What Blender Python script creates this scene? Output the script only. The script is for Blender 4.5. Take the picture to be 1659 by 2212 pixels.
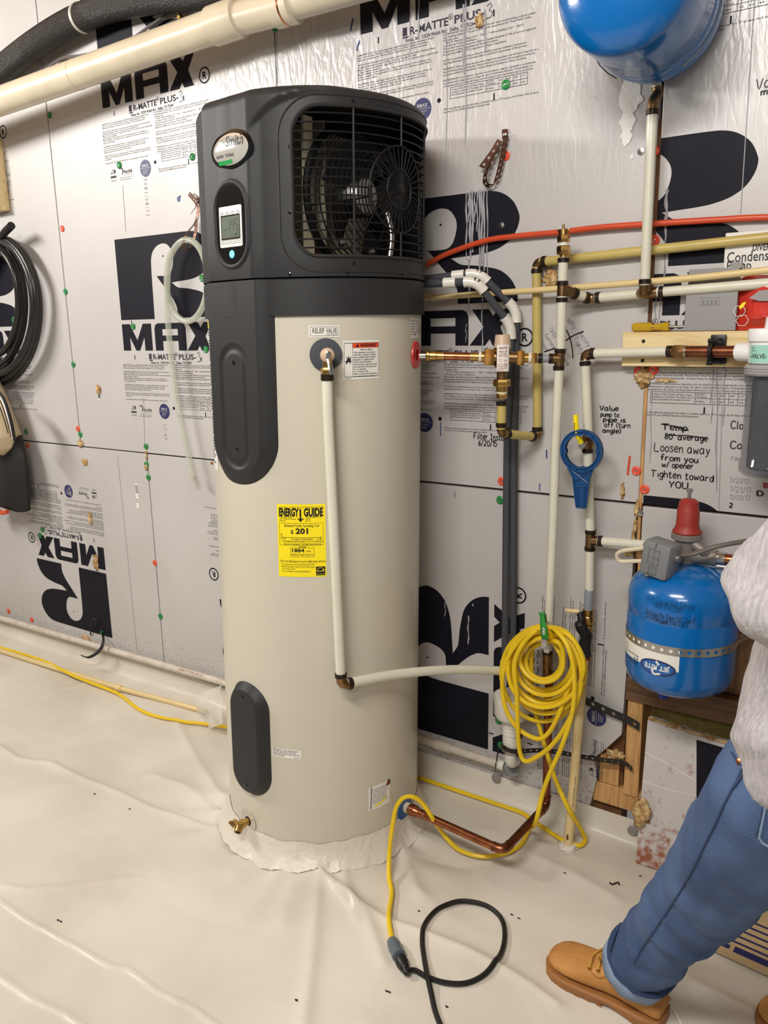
import bpy, bmesh, math, random
import numpy as np
from mathutils import Vector, Matrix, noise
from mathutils.geometry import tessellate_polygon

random.seed(7)
S = bpy.context.scene
for o in list(bpy.data.objects): bpy.data.objects.remove(o, do_unlink=True)
COL = S.collection

# ---------------------------------------------------------------- camera
CAM_R = Vector((0.82935795, 0.55840554, -0.01867213))
CAM_U = Vector((-0.10809785, 0.1931585, 0.97519467))
CAM_F = Vector((-0.54816079, 0.80676703, -0.22055998))
CAM_C = Vector((0.0, -2.18161775, 1.505))
FPX, PCX, PCY = 1750.0, 829.5, 1106.0
cd = bpy.data.cameras.new('camera'); cam = bpy.data.objects.new('camera', cd); COL.objects.link(cam)
M = Matrix((CAM_R, CAM_U, -CAM_F)).transposed().to_4x4(); M.translation = CAM_C
cam.matrix_world = M
cd.sensor_fit = 'HORIZONTAL'; cd.sensor_width = 36.0; cd.lens = FPX/1659.0*36.0
cd.clip_start = 0.02; cd.clip_end = 60
S.camera = cam

# ---------------------------------------------------------------- world, lamps, exposure
wd = bpy.data.worlds.new('room_light'); S.world = wd; wd.use_nodes = True
bg = wd.node_tree.nodes['Background']; bg.inputs[0].default_value = (1.0, 0.98, 0.94, 1); bg.inputs[1].default_value = 0.18
def area(name, loc, target, sx, sy, power, col):
    l = bpy.data.lights.new(name, 'AREA'); l.shape = 'RECTANGLE'; l.size = sx; l.size_y = sy; l.energy = power; l.color = col
    o = bpy.data.objects.new(name, l); COL.objects.link(o); o.location = loc
    o.rotation_euler = (Vector(target)-Vector(loc)).to_track_quat('-Z', 'Y').to_euler()
    return o
area('tube_lamp_far', (-4.1, -1.9, 2.75), (-1.6, -0.3, 0.9), 1.2, 0.25, 74, (1.0, 0.975, 0.93))
area('tube_lamp_near', (-0.6, -2.6, 3.0), (-0.9, -0.3, 0.4), 1.2, 0.3, 64, (1.0, 0.975, 0.93))
area('fill_lamp_behind', (0.3, -3.7, 2.7), (-1.3, -0.3, 1.0), 1.2, 0.3, 24, (1.0, 0.975, 0.93))  # added fill light behind the camera, brightens the front of the heater
S.view_settings.view_transform = 'Standard'; S.view_settings.look = 'None'
S.view_settings.exposure = 0.0; S.view_settings.gamma = 1.0; S.view_settings.use_curve_mapping = False

# ---------------------------------------------------------------- measuring helpers
def ray(px, py): return CAM_F + CAM_R*((px-PCX)/FPX) - CAM_U*((py-PCY)/FPX)
def W(px, py, Y=0.0):
    d = ray(px, py); return CAM_C + d*((Y-CAM_C.y)/d.y)
def G(px, py, Z=0.0):
    d = ray(px, py); return CAM_C + d*((Z-CAM_C.z)/d.z)
def cylhit(px, py, cx, cy, r):
    d = ray(px, py); ox, oy = CAM_C.x-cx, CAM_C.y-cy
    a = d.x*d.x+d.y*d.y; b = ox*d.x+oy*d.y; c = ox*ox+oy*oy-r*r
    t = (-b-math.sqrt(max(0.0, b*b-a*c)))/a
    return CAM_C+d*t
def beyond(A, B, L):
    A, B = Vector(A), Vector(B); return B+(B-A).normalized()*L
def online(A, B, px):
    lo, hi = 0.0, 1.0
    f = lambda s: (lambda q: PCX+FPX*(q.dot(CAM_R))/(q.dot(CAM_F)))(A.lerp(B, s)-CAM_C)-px
    if f(0) > f(1): A, B = B, A
    for _ in range(40):
        m = (lo+hi)/2
        if f(m) < 0: lo = m
        else: hi = m
    return A.lerp(B, lo)

# ---------------------------------------------------------------- materials
def lin(c):
    return tuple(((v/255.0)/12.92 if v/255.0 <= 0.04045 else ((v/255.0+0.055)/1.055)**2.4) for v in c)
MATS = {}
def mat(name, col, rough=0.5, metal=0.0, var=0.0, vscale=8.0, bump=0.0, bscale=60.0, alpha=1.0, trans=0.0, coat=0.0, col2=None, sss=0.0, emit=None, spec=0.5, stretch=None, detail=4.0):
    m = bpy.data.materials.new(name); m.use_nodes = True; nt = m.node_tree; N = nt.nodes; L = nt.links
    p = N['Principled BSDF']; c = lin(col)
    p.inputs['Base Color'].default_value = (*c, 1); p.inputs['Roughness'].default_value = rough; p.inputs['Metallic'].default_value = metal
    p.inputs['Specular IOR Level'].default_value = spec
    if alpha < 1: p.inputs['Alpha'].default_value = alpha
    if trans: p.inputs['Transmission Weight'].default_value = trans; p.inputs['IOR'].default_value = 1.4
    if coat: p.inputs['Coat Weight'].default_value = coat; p.inputs['Coat Roughness'].default_value = 0.08
    if sss: p.inputs['Subsurface Weight'].default_value = sss; p.inputs['Subsurface Radius'].default_value = (0.01, 0.008, 0.005)
    if emit: p.inputs['Emission Color'].default_value = (*lin(emit[0]), 1); p.inputs['Emission Strength'].default_value = emit[1]
    tc = N.new('ShaderNodeTexCoord'); src = tc.outputs['Object']
    if stretch:
        mp = N.new('ShaderNodeMapping'); mp.inputs['Scale'].default_value = stretch; L.new(src, mp.inputs[0]); src = mp.outputs[0]
    if var or col2:
        n = N.new('ShaderNodeTexNoise'); n.inputs['Scale'].default_value = vscale; n.inputs['Detail'].default_value = detail; L.new(src, n.inputs['Vector'])
        r = N.new('ShaderNodeValToRGB'); r.color_ramp.elements[0].position = 0.35; r.color_ramp.elements[1].position = 0.65
        b = lin(col2) if col2 else tuple(v*(1-var) for v in c)
        r.color_ramp.elements[0].color = (*b, 1); r.color_ramp.elements[1].color = (*c, 1)
        L.new(n.outputs['Fac'], r.inputs[0]); L.new(r.outputs[0], p.inputs['Base Color'])
    if bump:
        n2 = N.new('ShaderNodeTexNoise'); n2.inputs['Scale'].default_value = bscale; n2.inputs['Detail'].default_value = 3; L.new(src, n2.inputs['Vector'])
        bp = N.new('ShaderNodeBump'); bp.inputs['Strength'].default_value = bump; bp.inputs['Distance'].default_value = 0.01
        L.new(n2.outputs['Fac'], bp.inputs['Height']); L.new(bp.outputs[0], p.inputs['Normal'])
    MATS[name] = m; return m

def foil_material():
    m = bpy.data.materials.new('foil_facer'); m.use_nodes = True; nt = m.node_tree; N = nt.nodes; L = nt.links; p = N['Principled BSDF']
    tc = N.new('ShaderNodeTexCoord'); o = tc.outputs['Object']
    # soft dirt tone
    n = N.new('ShaderNodeTexNoise'); n.inputs['Scale'].default_value = 2.2; n.inputs['Detail'].default_value = 5; L.new(o, n.inputs['Vector'])
    r = N.new('ShaderNodeValToRGB'); r.color_ramp.elements[0].position = .3; r.color_ramp.elements[1].position = .7
    r.color_ramp.elements[0].color = (*lin((186, 182, 179)), 1); r.color_ramp.elements[1].color = (*lin((197, 194, 192)), 1)
    L.new(n.outputs['Fac'], r.inputs[0])
    # grime at the foot of the wall: specks
    sx = N.new('ShaderNodeSeparateXYZ'); L.new(o, sx.inputs[0])
    mr = N.new('ShaderNodeMapRange'); mr.inputs['From Min'].default_value = 0.30; mr.inputs['From Max'].default_value = 0.02; L.new(sx.outputs['Z'], mr.inputs['Value'])
    ng = N.new('ShaderNodeTexNoise'); ng.inputs['Scale'].default_value = 90; ng.inputs['Detail'].default_value = 4; L.new(o, ng.inputs['Vector'])
    rg = N.new('ShaderNodeValToRGB'); rg.color_ramp.elements[0].position = .56; rg.color_ramp.elements[1].position = .68
    L.new(ng.outputs['Fac'], rg.inputs[0])
    mu = N.new('ShaderNodeMath'); mu.operation = 'MULTIPLY'; L.new(rg.outputs[0], mu.inputs[0]); L.new(mr.outputs[0], mu.inputs[1])
    mx = N.new('ShaderNodeMix'); mx.data_type = 'RGBA'; L.new(mu.outputs[0], mx.inputs['Factor']); L.new(r.outputs[0], mx.inputs['A']); mx.inputs['B'].default_value = (*lin((120, 100, 84)), 1)
    L.new(mx.outputs['Result'], p.inputs['Base Color'])
    p.inputs['Metallic'].default_value = 0.12
    # crinkled, shinier film on the upper middle sheets
    mz = N.new('ShaderNodeMapRange'); mz.inputs['From Min'].default_value = 1.78; mz.inputs['From Max'].default_value = 2.35; L.new(sx.outputs['Z'], mz.inputs['Value'])
    mxx = N.new('ShaderNodeMapRange'); mxx.inputs['From Min'].default_value = -2.45; mxx.inputs['From Max'].default_value = -2.1; L.new(sx.outputs['X'], mxx.inputs['Value'])
    fm = N.new('ShaderNodeMath'); fm.operation = 'MULTIPLY'; L.new(mz.outputs[0], fm.inputs[0]); L.new(mxx.outputs[0], fm.inputs[1])
    mp = N.new('ShaderNodeMapping'); mp.inputs['Scale'].default_value = (1.0, 1.0, 0.30); L.new(o, mp.inputs[0])
    dn = N.new('ShaderNodeTexNoise'); dn.inputs['Scale'].default_value = 9; dn.inputs['Detail'].default_value = 3; L.new(mp.outputs[0], dn.inputs['Vector'])
    ad = N.new('ShaderNodeVectorMath'); ad.operation = 'SCALE'; ad.inputs['Scale'].default_value = 0.25; L.new(dn.outputs['Color'], ad.inputs[0])
    a2 = N.new('ShaderNodeVectorMath'); a2.operation = 'ADD'; L.new(mp.outputs[0], a2.inputs[0]); L.new(ad.outputs[0], a2.inputs[1])
    vo = N.new('ShaderNodeTexVoronoi'); vo.feature = 'DISTANCE_TO_EDGE'; vo.inputs['Scale'].default_value = 24; L.new(a2.outputs[0], vo.inputs['Vector'])
    n3 = N.new('ShaderNodeTexNoise'); n3.inputs['Scale'].default_value = 34; n3.inputs['Detail'].default_value = 3; L.new(a2.outputs[0], n3.inputs['Vector'])
    av = N.new('ShaderNodeMath'); av.operation = 'MINIMUM'; L.new(vo.outputs['Distance'], av.inputs[0]); av.inputs[1].default_value = .22
    sm = N.new('ShaderNodeMath'); sm.operation = 'ADD'; L.new(av.outputs[0], sm.inputs[0]); L.new(n3.outputs['Fac'], sm.inputs[1])
    ht = N.new('ShaderNodeMath'); ht.operation = 'MULTIPLY'; L.new(sm.outputs[0], ht.inputs[0]); L.new(fm.outputs[0], ht.inputs[1])
    fine = N.new('ShaderNodeTexNoise'); fine.inputs['Scale'].default_value = 14; fine.inputs['Detail'].default_value = 4; L.new(o, fine.inputs['Vector'])
    fs = N.new('ShaderNodeMath'); fs.operation = 'MULTIPLY'; fs.inputs[1].default_value = .10; L.new(fine.outputs['Fac'], fs.inputs[0])
    h2 = N.new('ShaderNodeMath'); h2.operation = 'ADD'; L.new(ht.outputs[0], h2.inputs[0]); L.new(fs.outputs[0], h2.inputs[1])
    bp = N.new('ShaderNodeBump'); bp.inputs['Strength'].default_value = .20; bp.inputs['Distance'].default_value = .02; L.new(h2.outputs[0], bp.inputs['Height']); L.new(bp.outputs[0], p.inputs['Normal'])
    rr = N.new('ShaderNodeMapRange'); rr.inputs['To Min'].default_value = .5; rr.inputs['To Max'].default_value = .34; L.new(fm.outputs[0], rr.inputs['Value']); L.new(rr.outputs[0], p.inputs['Roughness'])
    MATS['foil'] = m

def wood(name, c1, c2, scale=(2, 30, 30), rough=.65):
    m = bpy.data.materials.new(name); m.use_nodes = True; nt = m.node_tree; N = nt.nodes; L = nt.links; p = N['Principled BSDF']
    tc = N.new('ShaderNodeTexCoord'); mp = N.new('ShaderNodeMapping'); mp.inputs['Scale'].default_value = scale; L.new(tc.outputs['Object'], mp.inputs[0])
    n = N.new('ShaderNodeTexNoise'); n.inputs['Scale'].default_value = 1.6; n.inputs['Detail'].default_value = 6; n.inputs['Distortion'].default_value = 1.6; L.new(mp.outputs[0], n.inputs['Vector'])
    r = N.new('ShaderNodeValToRGB'); r.color_ramp.elements[0].position = .36; r.color_ramp.elements[1].position = .6
    r.color_ramp.elements[0].color = (*lin(c1), 1); r.color_ramp.elements[1].color = (*lin(c2), 1)
    L.new(n.outputs['Fac'], r.inputs[0]); L.new(r.outputs[0], p.inputs['Base Color']); p.inputs['Roughness'].default_value = rough
    MATS[name] = m

foil_material()
wood('pine', (210, 180, 122), (230, 208, 158), (2.5, 30, 22))
wood('stud', (176, 128, 76), (205, 160, 102), (30, 30, 2.5))
wood('brown_beam', (84, 60, 40), (112, 82, 55), (2, 30, 30))
wood('plank', (104, 74, 46), (136, 100, 64), (30, 30, 2))
mat('backing', (120, 78, 42), .8, var=.4, vscale=14)
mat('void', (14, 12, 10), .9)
mat('ink', (19, 18, 29), .6, spec=.2)
mat('ink_grey', (58, 56, 66), .7, spec=.2)
mat('ink_black', (14, 13, 14), .5)
mat('pencil', (150, 148, 150), .7)
mat('ink_blue', (26, 60, 120), .5)
mat('ink_red', (160, 40, 46), .5)
mat('seal_blue', (40, 42, 92), .5)
mat('jacket', (200, 194, 177), .34, bump=.04, bscale=400, coat=.15)
mat('shroud', (40, 40, 41), .52, bump=.05, bscale=700, spec=.35)
mat('shroud_in', (22, 22, 23), .6)
mat('beige_metal', (214, 204, 176), .5)
mat('torn', (240, 238, 232), .35)
mat('black', (16, 16, 17), .42)
mat('grille_black', (16, 16, 17), .55, spec=.3)
mat('gloss_black', (8, 8, 9), .08, coat=.5)
mat('steel', (170, 168, 164), .3, metal=1)
mat('chrome', (215, 213, 210), .14, metal=1)
mat('badge', (226, 222, 214), .06, metal=.55)
mat('white_card', (222, 216, 210), .35)
mat('lcd', (96, 106, 92), .2)
mat('green_led', (40, 200, 180), .4, emit=((60, 220, 200), 2.2))
mat('badge_green', (20, 150, 70), .3)
mat('sticker', (226, 224, 216), .4)
mat('yellow_label', (246, 224, 20), .45)
mat('orange_print', (226, 72, 34), .45)
mat('brass', (204, 164, 96), .28, metal=1, var=.35, vscale=60)
mat('bronze', (146, 116, 80), .36, metal=1, var=.3, vscale=70)
mat('copper', (196, 124, 86), .25, metal=1, var=.4, vscale=40)
mat('copper_dark', (150, 94, 68), .34, metal=1, var=.45, vscale=30)
mat('crimp', (52, 42, 36), .4, metal=.7)
mat('solder', (190, 176, 160), .3, metal=1)
mat('pex_white', (216, 214, 196), .34, sss=.25, var=.06, vscale=12)
mat('pex_yellow', (196, 176, 104), .34, sss=.2, var=.12, vscale=12)
mat('pex_grey', (140, 144, 152), .35)
mat('caulk', (150, 148, 152), .35)
mat('pex_orange', (206, 76, 42), .38, var=.1, vscale=20)
mat('cpvc', (220, 196, 142), .4, var=.06, vscale=10)
mat('pvc', (226, 222, 212), .3, var=.06, vscale=14, coat=.2)
mat('pvc_cream', (224, 212, 186), .3, coat=.25, col2=(208, 196, 172), vscale=5, stretch=(1, 1, 1))
mat('pvc_dirty', (208, 200, 186), .45, col2=(192, 180, 164), vscale=22)
mat('foam_sleeve', (62, 64, 68), .8, bump=.15, bscale=300)
mat('grey_plastic', (116, 118, 120), .5)
mat('grey_light', (146, 144, 142), .5)
mat('tan_plastic', (196, 170, 142), .45)
mat('red_ring', (200, 42, 34), .35)
mat('blue_ring', (30, 92, 160), .4)
mat('grey_ring', (76, 80, 88), .85, var=.35, vscale=260)
mat('clear_ring', (188, 180, 166), .2)
mat('blue_tank', (4, 98, 170), .2, coat=.4, bump=.03, bscale=260)
mat('blue_wrench', (10, 70, 124), .4, var=.2, vscale=20)
mat('blue_plug', (24, 40, 150), .4)
mat('cord_yellow', (232, 196, 26), .42, var=.1, vscale=18)
mat('cord_black', (18, 17, 17), .4)
mat('cord_white', (214, 202, 176), .5)
mat('strap_green', (36, 138, 52), .6)
mat('connector', (92, 104, 112), .25, alpha=.92)
mat('washer_green', (24, 128, 58), .4)
mat('washer_red', (228, 82, 58), .4)
mat('washer_grey', (136, 132, 126), .5)
mat('regulator_red', (150, 44, 35), .5, bump=.1, bscale=300)
mat('cast_grey', (138, 132, 124), .5, metal=.4, bump=.15, bscale=200)
mat('galv', (178, 176, 172), .3, metal=.9)
mat('strap_brown', (96, 66, 52), .36, metal=.75)
mat('strap_black', (26, 25, 25), .5)
mat('spray_foam', (218, 190, 138), .85, bump=1, bscale=70, col2=(150, 108, 60), vscale=60)  # darker noise tone paints crevice shade into the foam colour
mat('insulation', (176, 158, 92), .95, bump=1, bscale=40, var=.3, vscale=18)
mat('clear_vinyl', (204, 208, 192), .10, alpha=.42)
mat('clear_film', (236, 232, 224), .12, alpha=.5)
mat('hose_black', (34, 33, 32), .3)
mat('duct', (46, 42, 38), .55, bump=.6, bscale=60, stretch=(1, 1, 6))
mat('zip', (196, 192, 182), .4)
mat('cable_grey', (100, 92, 84), .5)
mat('bag_tan', (200, 182, 150), .8, var=.1, vscale=20)
mat('bag_black', (16, 16, 18), .6, bump=.3, bscale=30)
mat('tape_white', (218, 210, 196), .4, bump=.5, bscale=45)
mat('screwdriver', (214, 176, 40), .12, trans=.35)
mat('box_white', (222, 219, 214), .45)
mat('bag_red', (206, 58, 46), .2, coat=.6, bump=.2, bscale=12)
mat('filter_white', (228, 228, 228), .35)
mat('filter_label', (150, 200, 184), .4)
mat('filter_grey', (156, 154, 152), .3)
mat('smoke_clear', (70, 76, 88), .05, alpha=.38, coat=.3)
mat('cartridge', (92, 92, 92), .9, bump=.8, bscale=90, stretch=(1, 1, .4))
mat('cardboard', (186, 160, 120), .8, var=.08, vscale=6)
mat('skin', (204, 140, 116), .5, sss=.15)
mat('hair', (52, 38, 28), .7, bump=.6, bscale=80)
mat('hoodie', (182, 178, 178), .95, col2=(158, 154, 156), vscale=160, stretch=(1, 1, .25), bump=.3, bscale=220)
mat('denim', (76, 98, 136), .9, col2=(54, 74, 110), vscale=7, bump=.35, bscale=420)
mat('denim_light', (128, 146, 172), .9, bump=.3, bscale=420)
mat('denim_seam', (44, 60, 92), .9)
mat('boot', (188, 134, 70), .72, col2=(168, 114, 54), vscale=12, bump=.2, bscale=160)
mat('boot_sole', (150, 100, 52), .6)
mat('lace', (190, 142, 58), .6)
mat('liner', (218, 212, 200), .34, col2=(203, 195, 181), vscale=2.6, bump=.34, bscale=9, detail=8)
mat('debris', (40, 28, 22), .8)
mat('rust', (150, 84, 52), .8)
mat('ply_foam', (198, 194, 192), .5, col2=(188, 182, 178), vscale=4)
mat('concrete', (120, 112, 102), .9)

def smoothstep(x): x = min(1.0, max(0.0, x)); return x*x*(3-2*x)
# ---------------------------------------------------------------- object helpers
PARENT = {}
def link(o, parent=None):
    COL.objects.link(o)
    if parent is not None:
        o.parent = parent; o.matrix_parent_inverse = PARENT.get(parent.name, Matrix.Identity(4))
    PARENT[o.name] = o.matrix_basis.inverted() if parent is None else Matrix.Identity(4)
    return o
def thing(name, label, cat, loc, group=None):
    o = bpy.data.objects.new(name, None); o.empty_display_size = .05; o.location = loc
    o.matrix_basis = Matrix.Translation(Vector(loc))
    link(o); o['label'] = label; o['category'] = cat
    if group: o['group'] = group
    return o
def tag(o, label, cat, group=None):
    o['label'] = label; o['category'] = cat
    if group: o['group'] = group
    return o
def mesh(name, V, F, m, parent=None, smooth=True, label=None):
    me = bpy.data.meshes.new(name); me.from_pydata([tuple(v) for v in V], [], [tuple(f) for f in F]); me.update()
    if smooth: me.polygons.foreach_set('use_smooth', [True]*len(me.polygons))
    me.materials.append(MATS[m]) if isinstance(m, str) else me.materials.append(m)
    o = bpy.data.objects.new(name, me); link(o, parent)
    if label: o['label'] = label
    return o
def structure(o): o['kind'] = 'structure'; return o
def autosmooth(o, ang=40):
    me = o.data; bm = bmesh.new(); bm.from_mesh(me); bm.normal_update()
    for f in bm.faces: f.smooth = True
    for e in bm.edges:
        if len(e.link_faces) == 2 and e.calc_face_angle(0) > math.radians(ang): e.smooth = False
    bm.to_mesh(me); bm.free(); return o
def fixnormals(o):
    bm = bmesh.new(); bm.from_mesh(o.data); bmesh.ops.recalc_face_normals(bm, faces=bm.faces); bm.to_mesh(o.data); bm.free(); return o
class MB:
    def __init__(s): s.V = []; s.F = []
    def add(s, V, F):
        n = len(s.V); s.V += [Vector(v) for v in V]; s.F += [tuple(i+n for i in f) for f in F]; return s
    def build(s, name, m, parent=None, smooth=True, label=None, ang=40):
        o = mesh(name, s.V, s.F, m, parent, smooth, label); fixnormals(o)
        if smooth: autosmooth(o, ang)
        return o
def boxg(x0, x1, y0, y1, z0, z1, b=0.0):
    if b <= 0:
        V = [(x, y, z) for x in (x0, x1) for y in (y0, y1) for z in (z0, z1)]
        return V, [(0, 1, 3, 2), (4, 6, 7, 5), (0, 4, 5, 1), (2, 3, 7, 6), (0, 2, 6, 4), (1, 5, 7, 3)]
    bm = bmesh.new(); bmesh.ops.create_cube(bm, size=1)
    for v in bm.verts: v.co = Vector(((x0+x1)/2+v.co.x*(x1-x0), (y0+y1)/2+v.co.y*(y1-y0), (z0+z1)/2+v.co.z*(z1-z0)))
    bmesh.ops.bevel(bm, geom=list(bm.edges), offset=b, segments=2, profile=.5, affect='EDGES')
    bm.verts.index_update(); V = [v.co.copy() for v in bm.verts]; F = [tuple(v.index for v in f.verts) for f in bm.faces]; bm.free()
    return V, F
def xf(VF, mtx): return [mtx @ Vector(v) for v in VF[0]], VF[1]
def frame(z, up=Vector((0, 0, 1))):
    z = Vector(z).normalized()
    x = up.cross(z)
    if x.length < 1e-4: x = Vector((1, 0, 0)).cross(z)
    x.normalize(); y = z.cross(x); return x, y, z
def smoothpath(P, n=6, closed=False):
    P = [Vector(p) for p in P]; out = []
    N = len(P); rng = range(N if closed else N-1)
    for i in rng:
        p0 = P[(i-1) % N] if (closed or i > 0) else P[0]*2-P[1]
        p1 = P[i]; p2 = P[(i+1) % N]
        p3 = P[(i+2) % N] if (closed or i < N-2) else P[-1]*2-P[-2]
        for k in range(n):
            t = k/n
            out.append(.5*((2*p1)+(p2-p0)*t+(2*p0-5*p1+4*p2-p3)*t*t+(3*p1-p0-3*p2+p3)*t**3))
    if not closed: out.append(P[-1])
    return out
def tubeg(P, r, seg=10, cap=True, closed=False, flat=None):
    P = [Vector(p) for p in P]; n = len(P); V = []; F = []
    T = []
    for i in range(n):
        if closed: d = P[(i+1) % n]-P[i-1]
        else: d = (P[min(i+1, n-1)]-P[max(i-1, 0)])
        T.append(d.normalized() if d.length > 1e-9 else Vector((0, 0, 1)))
    x, y, _ = frame(T[0]); R = r if isinstance(r, (list, tuple)) else [r]*n
    for i in range(n):
        t = T[i]; x = (x-t*x.dot(t)); x = x.normalized() if x.length > 1e-6 else frame(t)[0]; y = t.cross(x)
        for k in range(seg):
            a = 2*math.pi*k/seg; V.append(P[i]+(x*math.cos(a)+y*math.sin(a))*R[i])
    for i in range(n if closed else n-1):
        for k in range(seg):
            a = i*seg+k; b = i*seg+(k+1) % seg; c = ((i+1) % n)*seg+(k+1) % seg; d = ((i+1) % n)*seg+k
            F.append((a, b, c, d))
    if cap and not closed:
        F.append(tuple(reversed(range(seg)))); F.append(tuple(range((n-1)*seg, n*seg)))
    return V, F
def latheg(prof, o, axis, seg=32, sx=None):
    """prof = [(radius, distance along axis)]"""
    x, y, z = frame(axis); o = Vector(o); V = []; F = []; n = len(prof)
    for (r, h) in prof:
        for k in range(seg):
            a = 2*math.pi*k/seg; V.append(o+z*h+(x*math.cos(a)+y*math.sin(a))*r)
    for i in range(n-1):
        for k in range(seg):
            F.append((i*seg+k, i*seg+(k+1) % seg, (i+1)*seg+(k+1) % seg, (i+1)*seg+k))
    if prof[0][0] > 1e-6: F.append(tuple(reversed(range(seg))))
    if prof[-1][0] > 1e-6: F.append(tuple(range((n-1)*seg, n*seg)))
    return V, F
def cylg(A, B, r, seg=20, b=0.0):
    A = Vector(A); B = Vector(B); L = (B-A).length
    if b: return latheg([(r-b, 0), (r, b), (r, L-b), (r-b, L)], A, B-A, seg)
    return latheg([(r, 0), (r, L)], A, B-A, seg)
def hexg(A, B, r): return latheg([(r*.9, 0), (r, (B-A).length*.15), (r, (B-A).length*.85), (r*.9, (B-A).length)], A, B-A, 6)
def one(VF, name, m, parent=None, smooth=True, label=None, ang=40): return MB().add(*VF).build(name, m, parent, smooth, label, ang)
def lump(name, m, c, r, parent=None, sq=(1, 1, 1), seed=0, amp=.35, sub=3, freq=1.6):
    bm = bmesh.new(); bmesh.ops.create_icosphere(bm, subdivisions=sub, radius=1)
    for v in bm.verts:
        k = 1+amp*noise.noise(v.co*freq+Vector((seed*3.1, seed*1.7, 0)))+amp*.4*noise.noise(v.co*freq*3+Vector((seed, 0, 9)))
        v.co = Vector(c)+Vector((v.co.x*sq[0], v.co.y*sq[1], v.co.z*sq[2]))*r*k
    bm.verts.index_update(); V = [v.co.copy() for v in bm.verts]; F = [tuple(v.index for v in f.verts) for f in bm.faces]; bm.free()
    return mesh(name, V, F, m, parent)

# ---------------------------------------------------------------- lettering: (x, y) shapes mapped by a function onto any surface
_TEXTS = {}
def textg(s, size, bold=0.0, align='LEFT', line=1.0, res=2, shear=0.0, sx=1.0, spacing=1.0):
    cu = bpy.data.curves.new('t', 'FONT'); cu.body = s; cu.size = size; cu.offset = bold*size; cu.align_x = align
    cu.space_line = line; cu.resolution_u = res; cu.shear = shear; cu.space_character = spacing; cu.fill_mode = 'FRONT'
    o = bpy.data.objects.new('t', cu); COL.objects.link(o)
    dg = bpy.context.evaluated_depsgraph_get(); dg.update()
    me = bpy.data.meshes.new_from_object(o.evaluated_get(dg))
    V = [(v.co.x*sx, v.co.y) for v in me.vertices]; F = [tuple(p.vertices) for p in me.polygons]
    bpy.data.objects.remove(o); bpy.data.curves.remove(cu); bpy.data.meshes.remove(me)
    return V, F
def fit(VF, w=None, x=0.0, y=0.0, center=False):
    V, F = VF
    if not V: return V, F
    xs = [v[0] for v in V]; x0, x1 = min(xs), max(xs); k = (w/(x1-x0)) if w else 1.0
    off = -(x1-x0)*k/2 if center else 0
    return [((v[0]-x0)*k+x+off, v[1]+y) for v in V], F
def polyg(outline, holes=()):
    loops = [[Vector((p[0], p[1], 0)) for p in outline]]+[[Vector((p[0], p[1], 0)) for p in h] for h in holes]
    tri = tessellate_polygon(loops); V = [(p.x, p.y) for l in loops for p in l]
    return V, [tuple(t) for t in tri]
def rectg(x0, x1, y0, y1):
    n = max(1, min(16, int((x1-x0)/.009))); V = []
    for k in range(n+1): V += [(x0+(x1-x0)*k/n, y0), (x0+(x1-x0)*k/n, y1)]
    return V, [(2*k, 2*k+2, 2*k+3, 2*k+1) for k in range(n)]
def ovalg(cx, cy, rx, ry, n=22):
    V = []
    for k in range(n+1):
        a = math.pi*k/n; V += [(cx-rx*math.cos(a), cy-ry*math.sin(a)), (cx-rx*math.cos(a), cy+ry*math.sin(a))]
    return V, [(2*k, 2*k+2, 2*k+3, 2*k+1) for k in range(n)]
def frameg(x0, x1, y0, y1, w):
    V = []; F = []
    for r in ((x0, x1, y0, y0+w), (x0, x1, y1-w, y1), (x0, x0+w, y0, y1), (x1-w, x1, y0, y1)):
        v, f = rectg(*r); n = len(V); V += v; F += [tuple(i+n for i in q) for q in f]
    return V, F
def discg(x, y, r, n=20, ry=None): return [(x+r*math.cos(2*math.pi*k/n), y+(ry or r)*math.sin(2*math.pi*k/n)) for k in range(n)], [tuple(range(n))]
def ringg(x, y, r, w, n=28):
    V = []; F = []
    for k in range(n):
        a = 2*math.pi*k/n; V += [(x+r*math.cos(a), y+r*math.sin(a)), (x+(r-w)*math.cos(a), y+(r-w)*math.sin(a))]
    for k in range(n): F.append((2*k, 2*((k+1) % n), 2*((k+1) % n)+1, 2*k+1))
    return V, F
def ribg(P, w):
    P = [Vector((p[0], p[1])) for p in P]; V = []; F = []
    for i in range(len(P)):
        d = P[min(i+1, len(P)-1)]-P[max(i-1, 0)]
        d = d.normalized() if d.length > 1e-9 else Vector((1, 0)); nrm = Vector((-d.y, d.x))*w/2
        V += [tuple(P[i]+nrm), tuple(P[i]-nrm)]
    for i in range(len(P)-1): F.append((2*i, 2*i+1, 2*i+3, 2*i+2))
    return V, F
class Flat:
    """collects 2-D print, then maps it"""
    def __init__(s): s.V = []; s.F = []
    def add(s, VF):
        n = len(s.V); s.V += list(VF[0]); s.F += [tuple(i+n for i in f) for f in VF[1]]; return s
    def build(s, name, fn, m, parent, label=None):
        return mesh(name, [fn(x, y) for x, y in s.V], s.F, m, parent, False, label)
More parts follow.
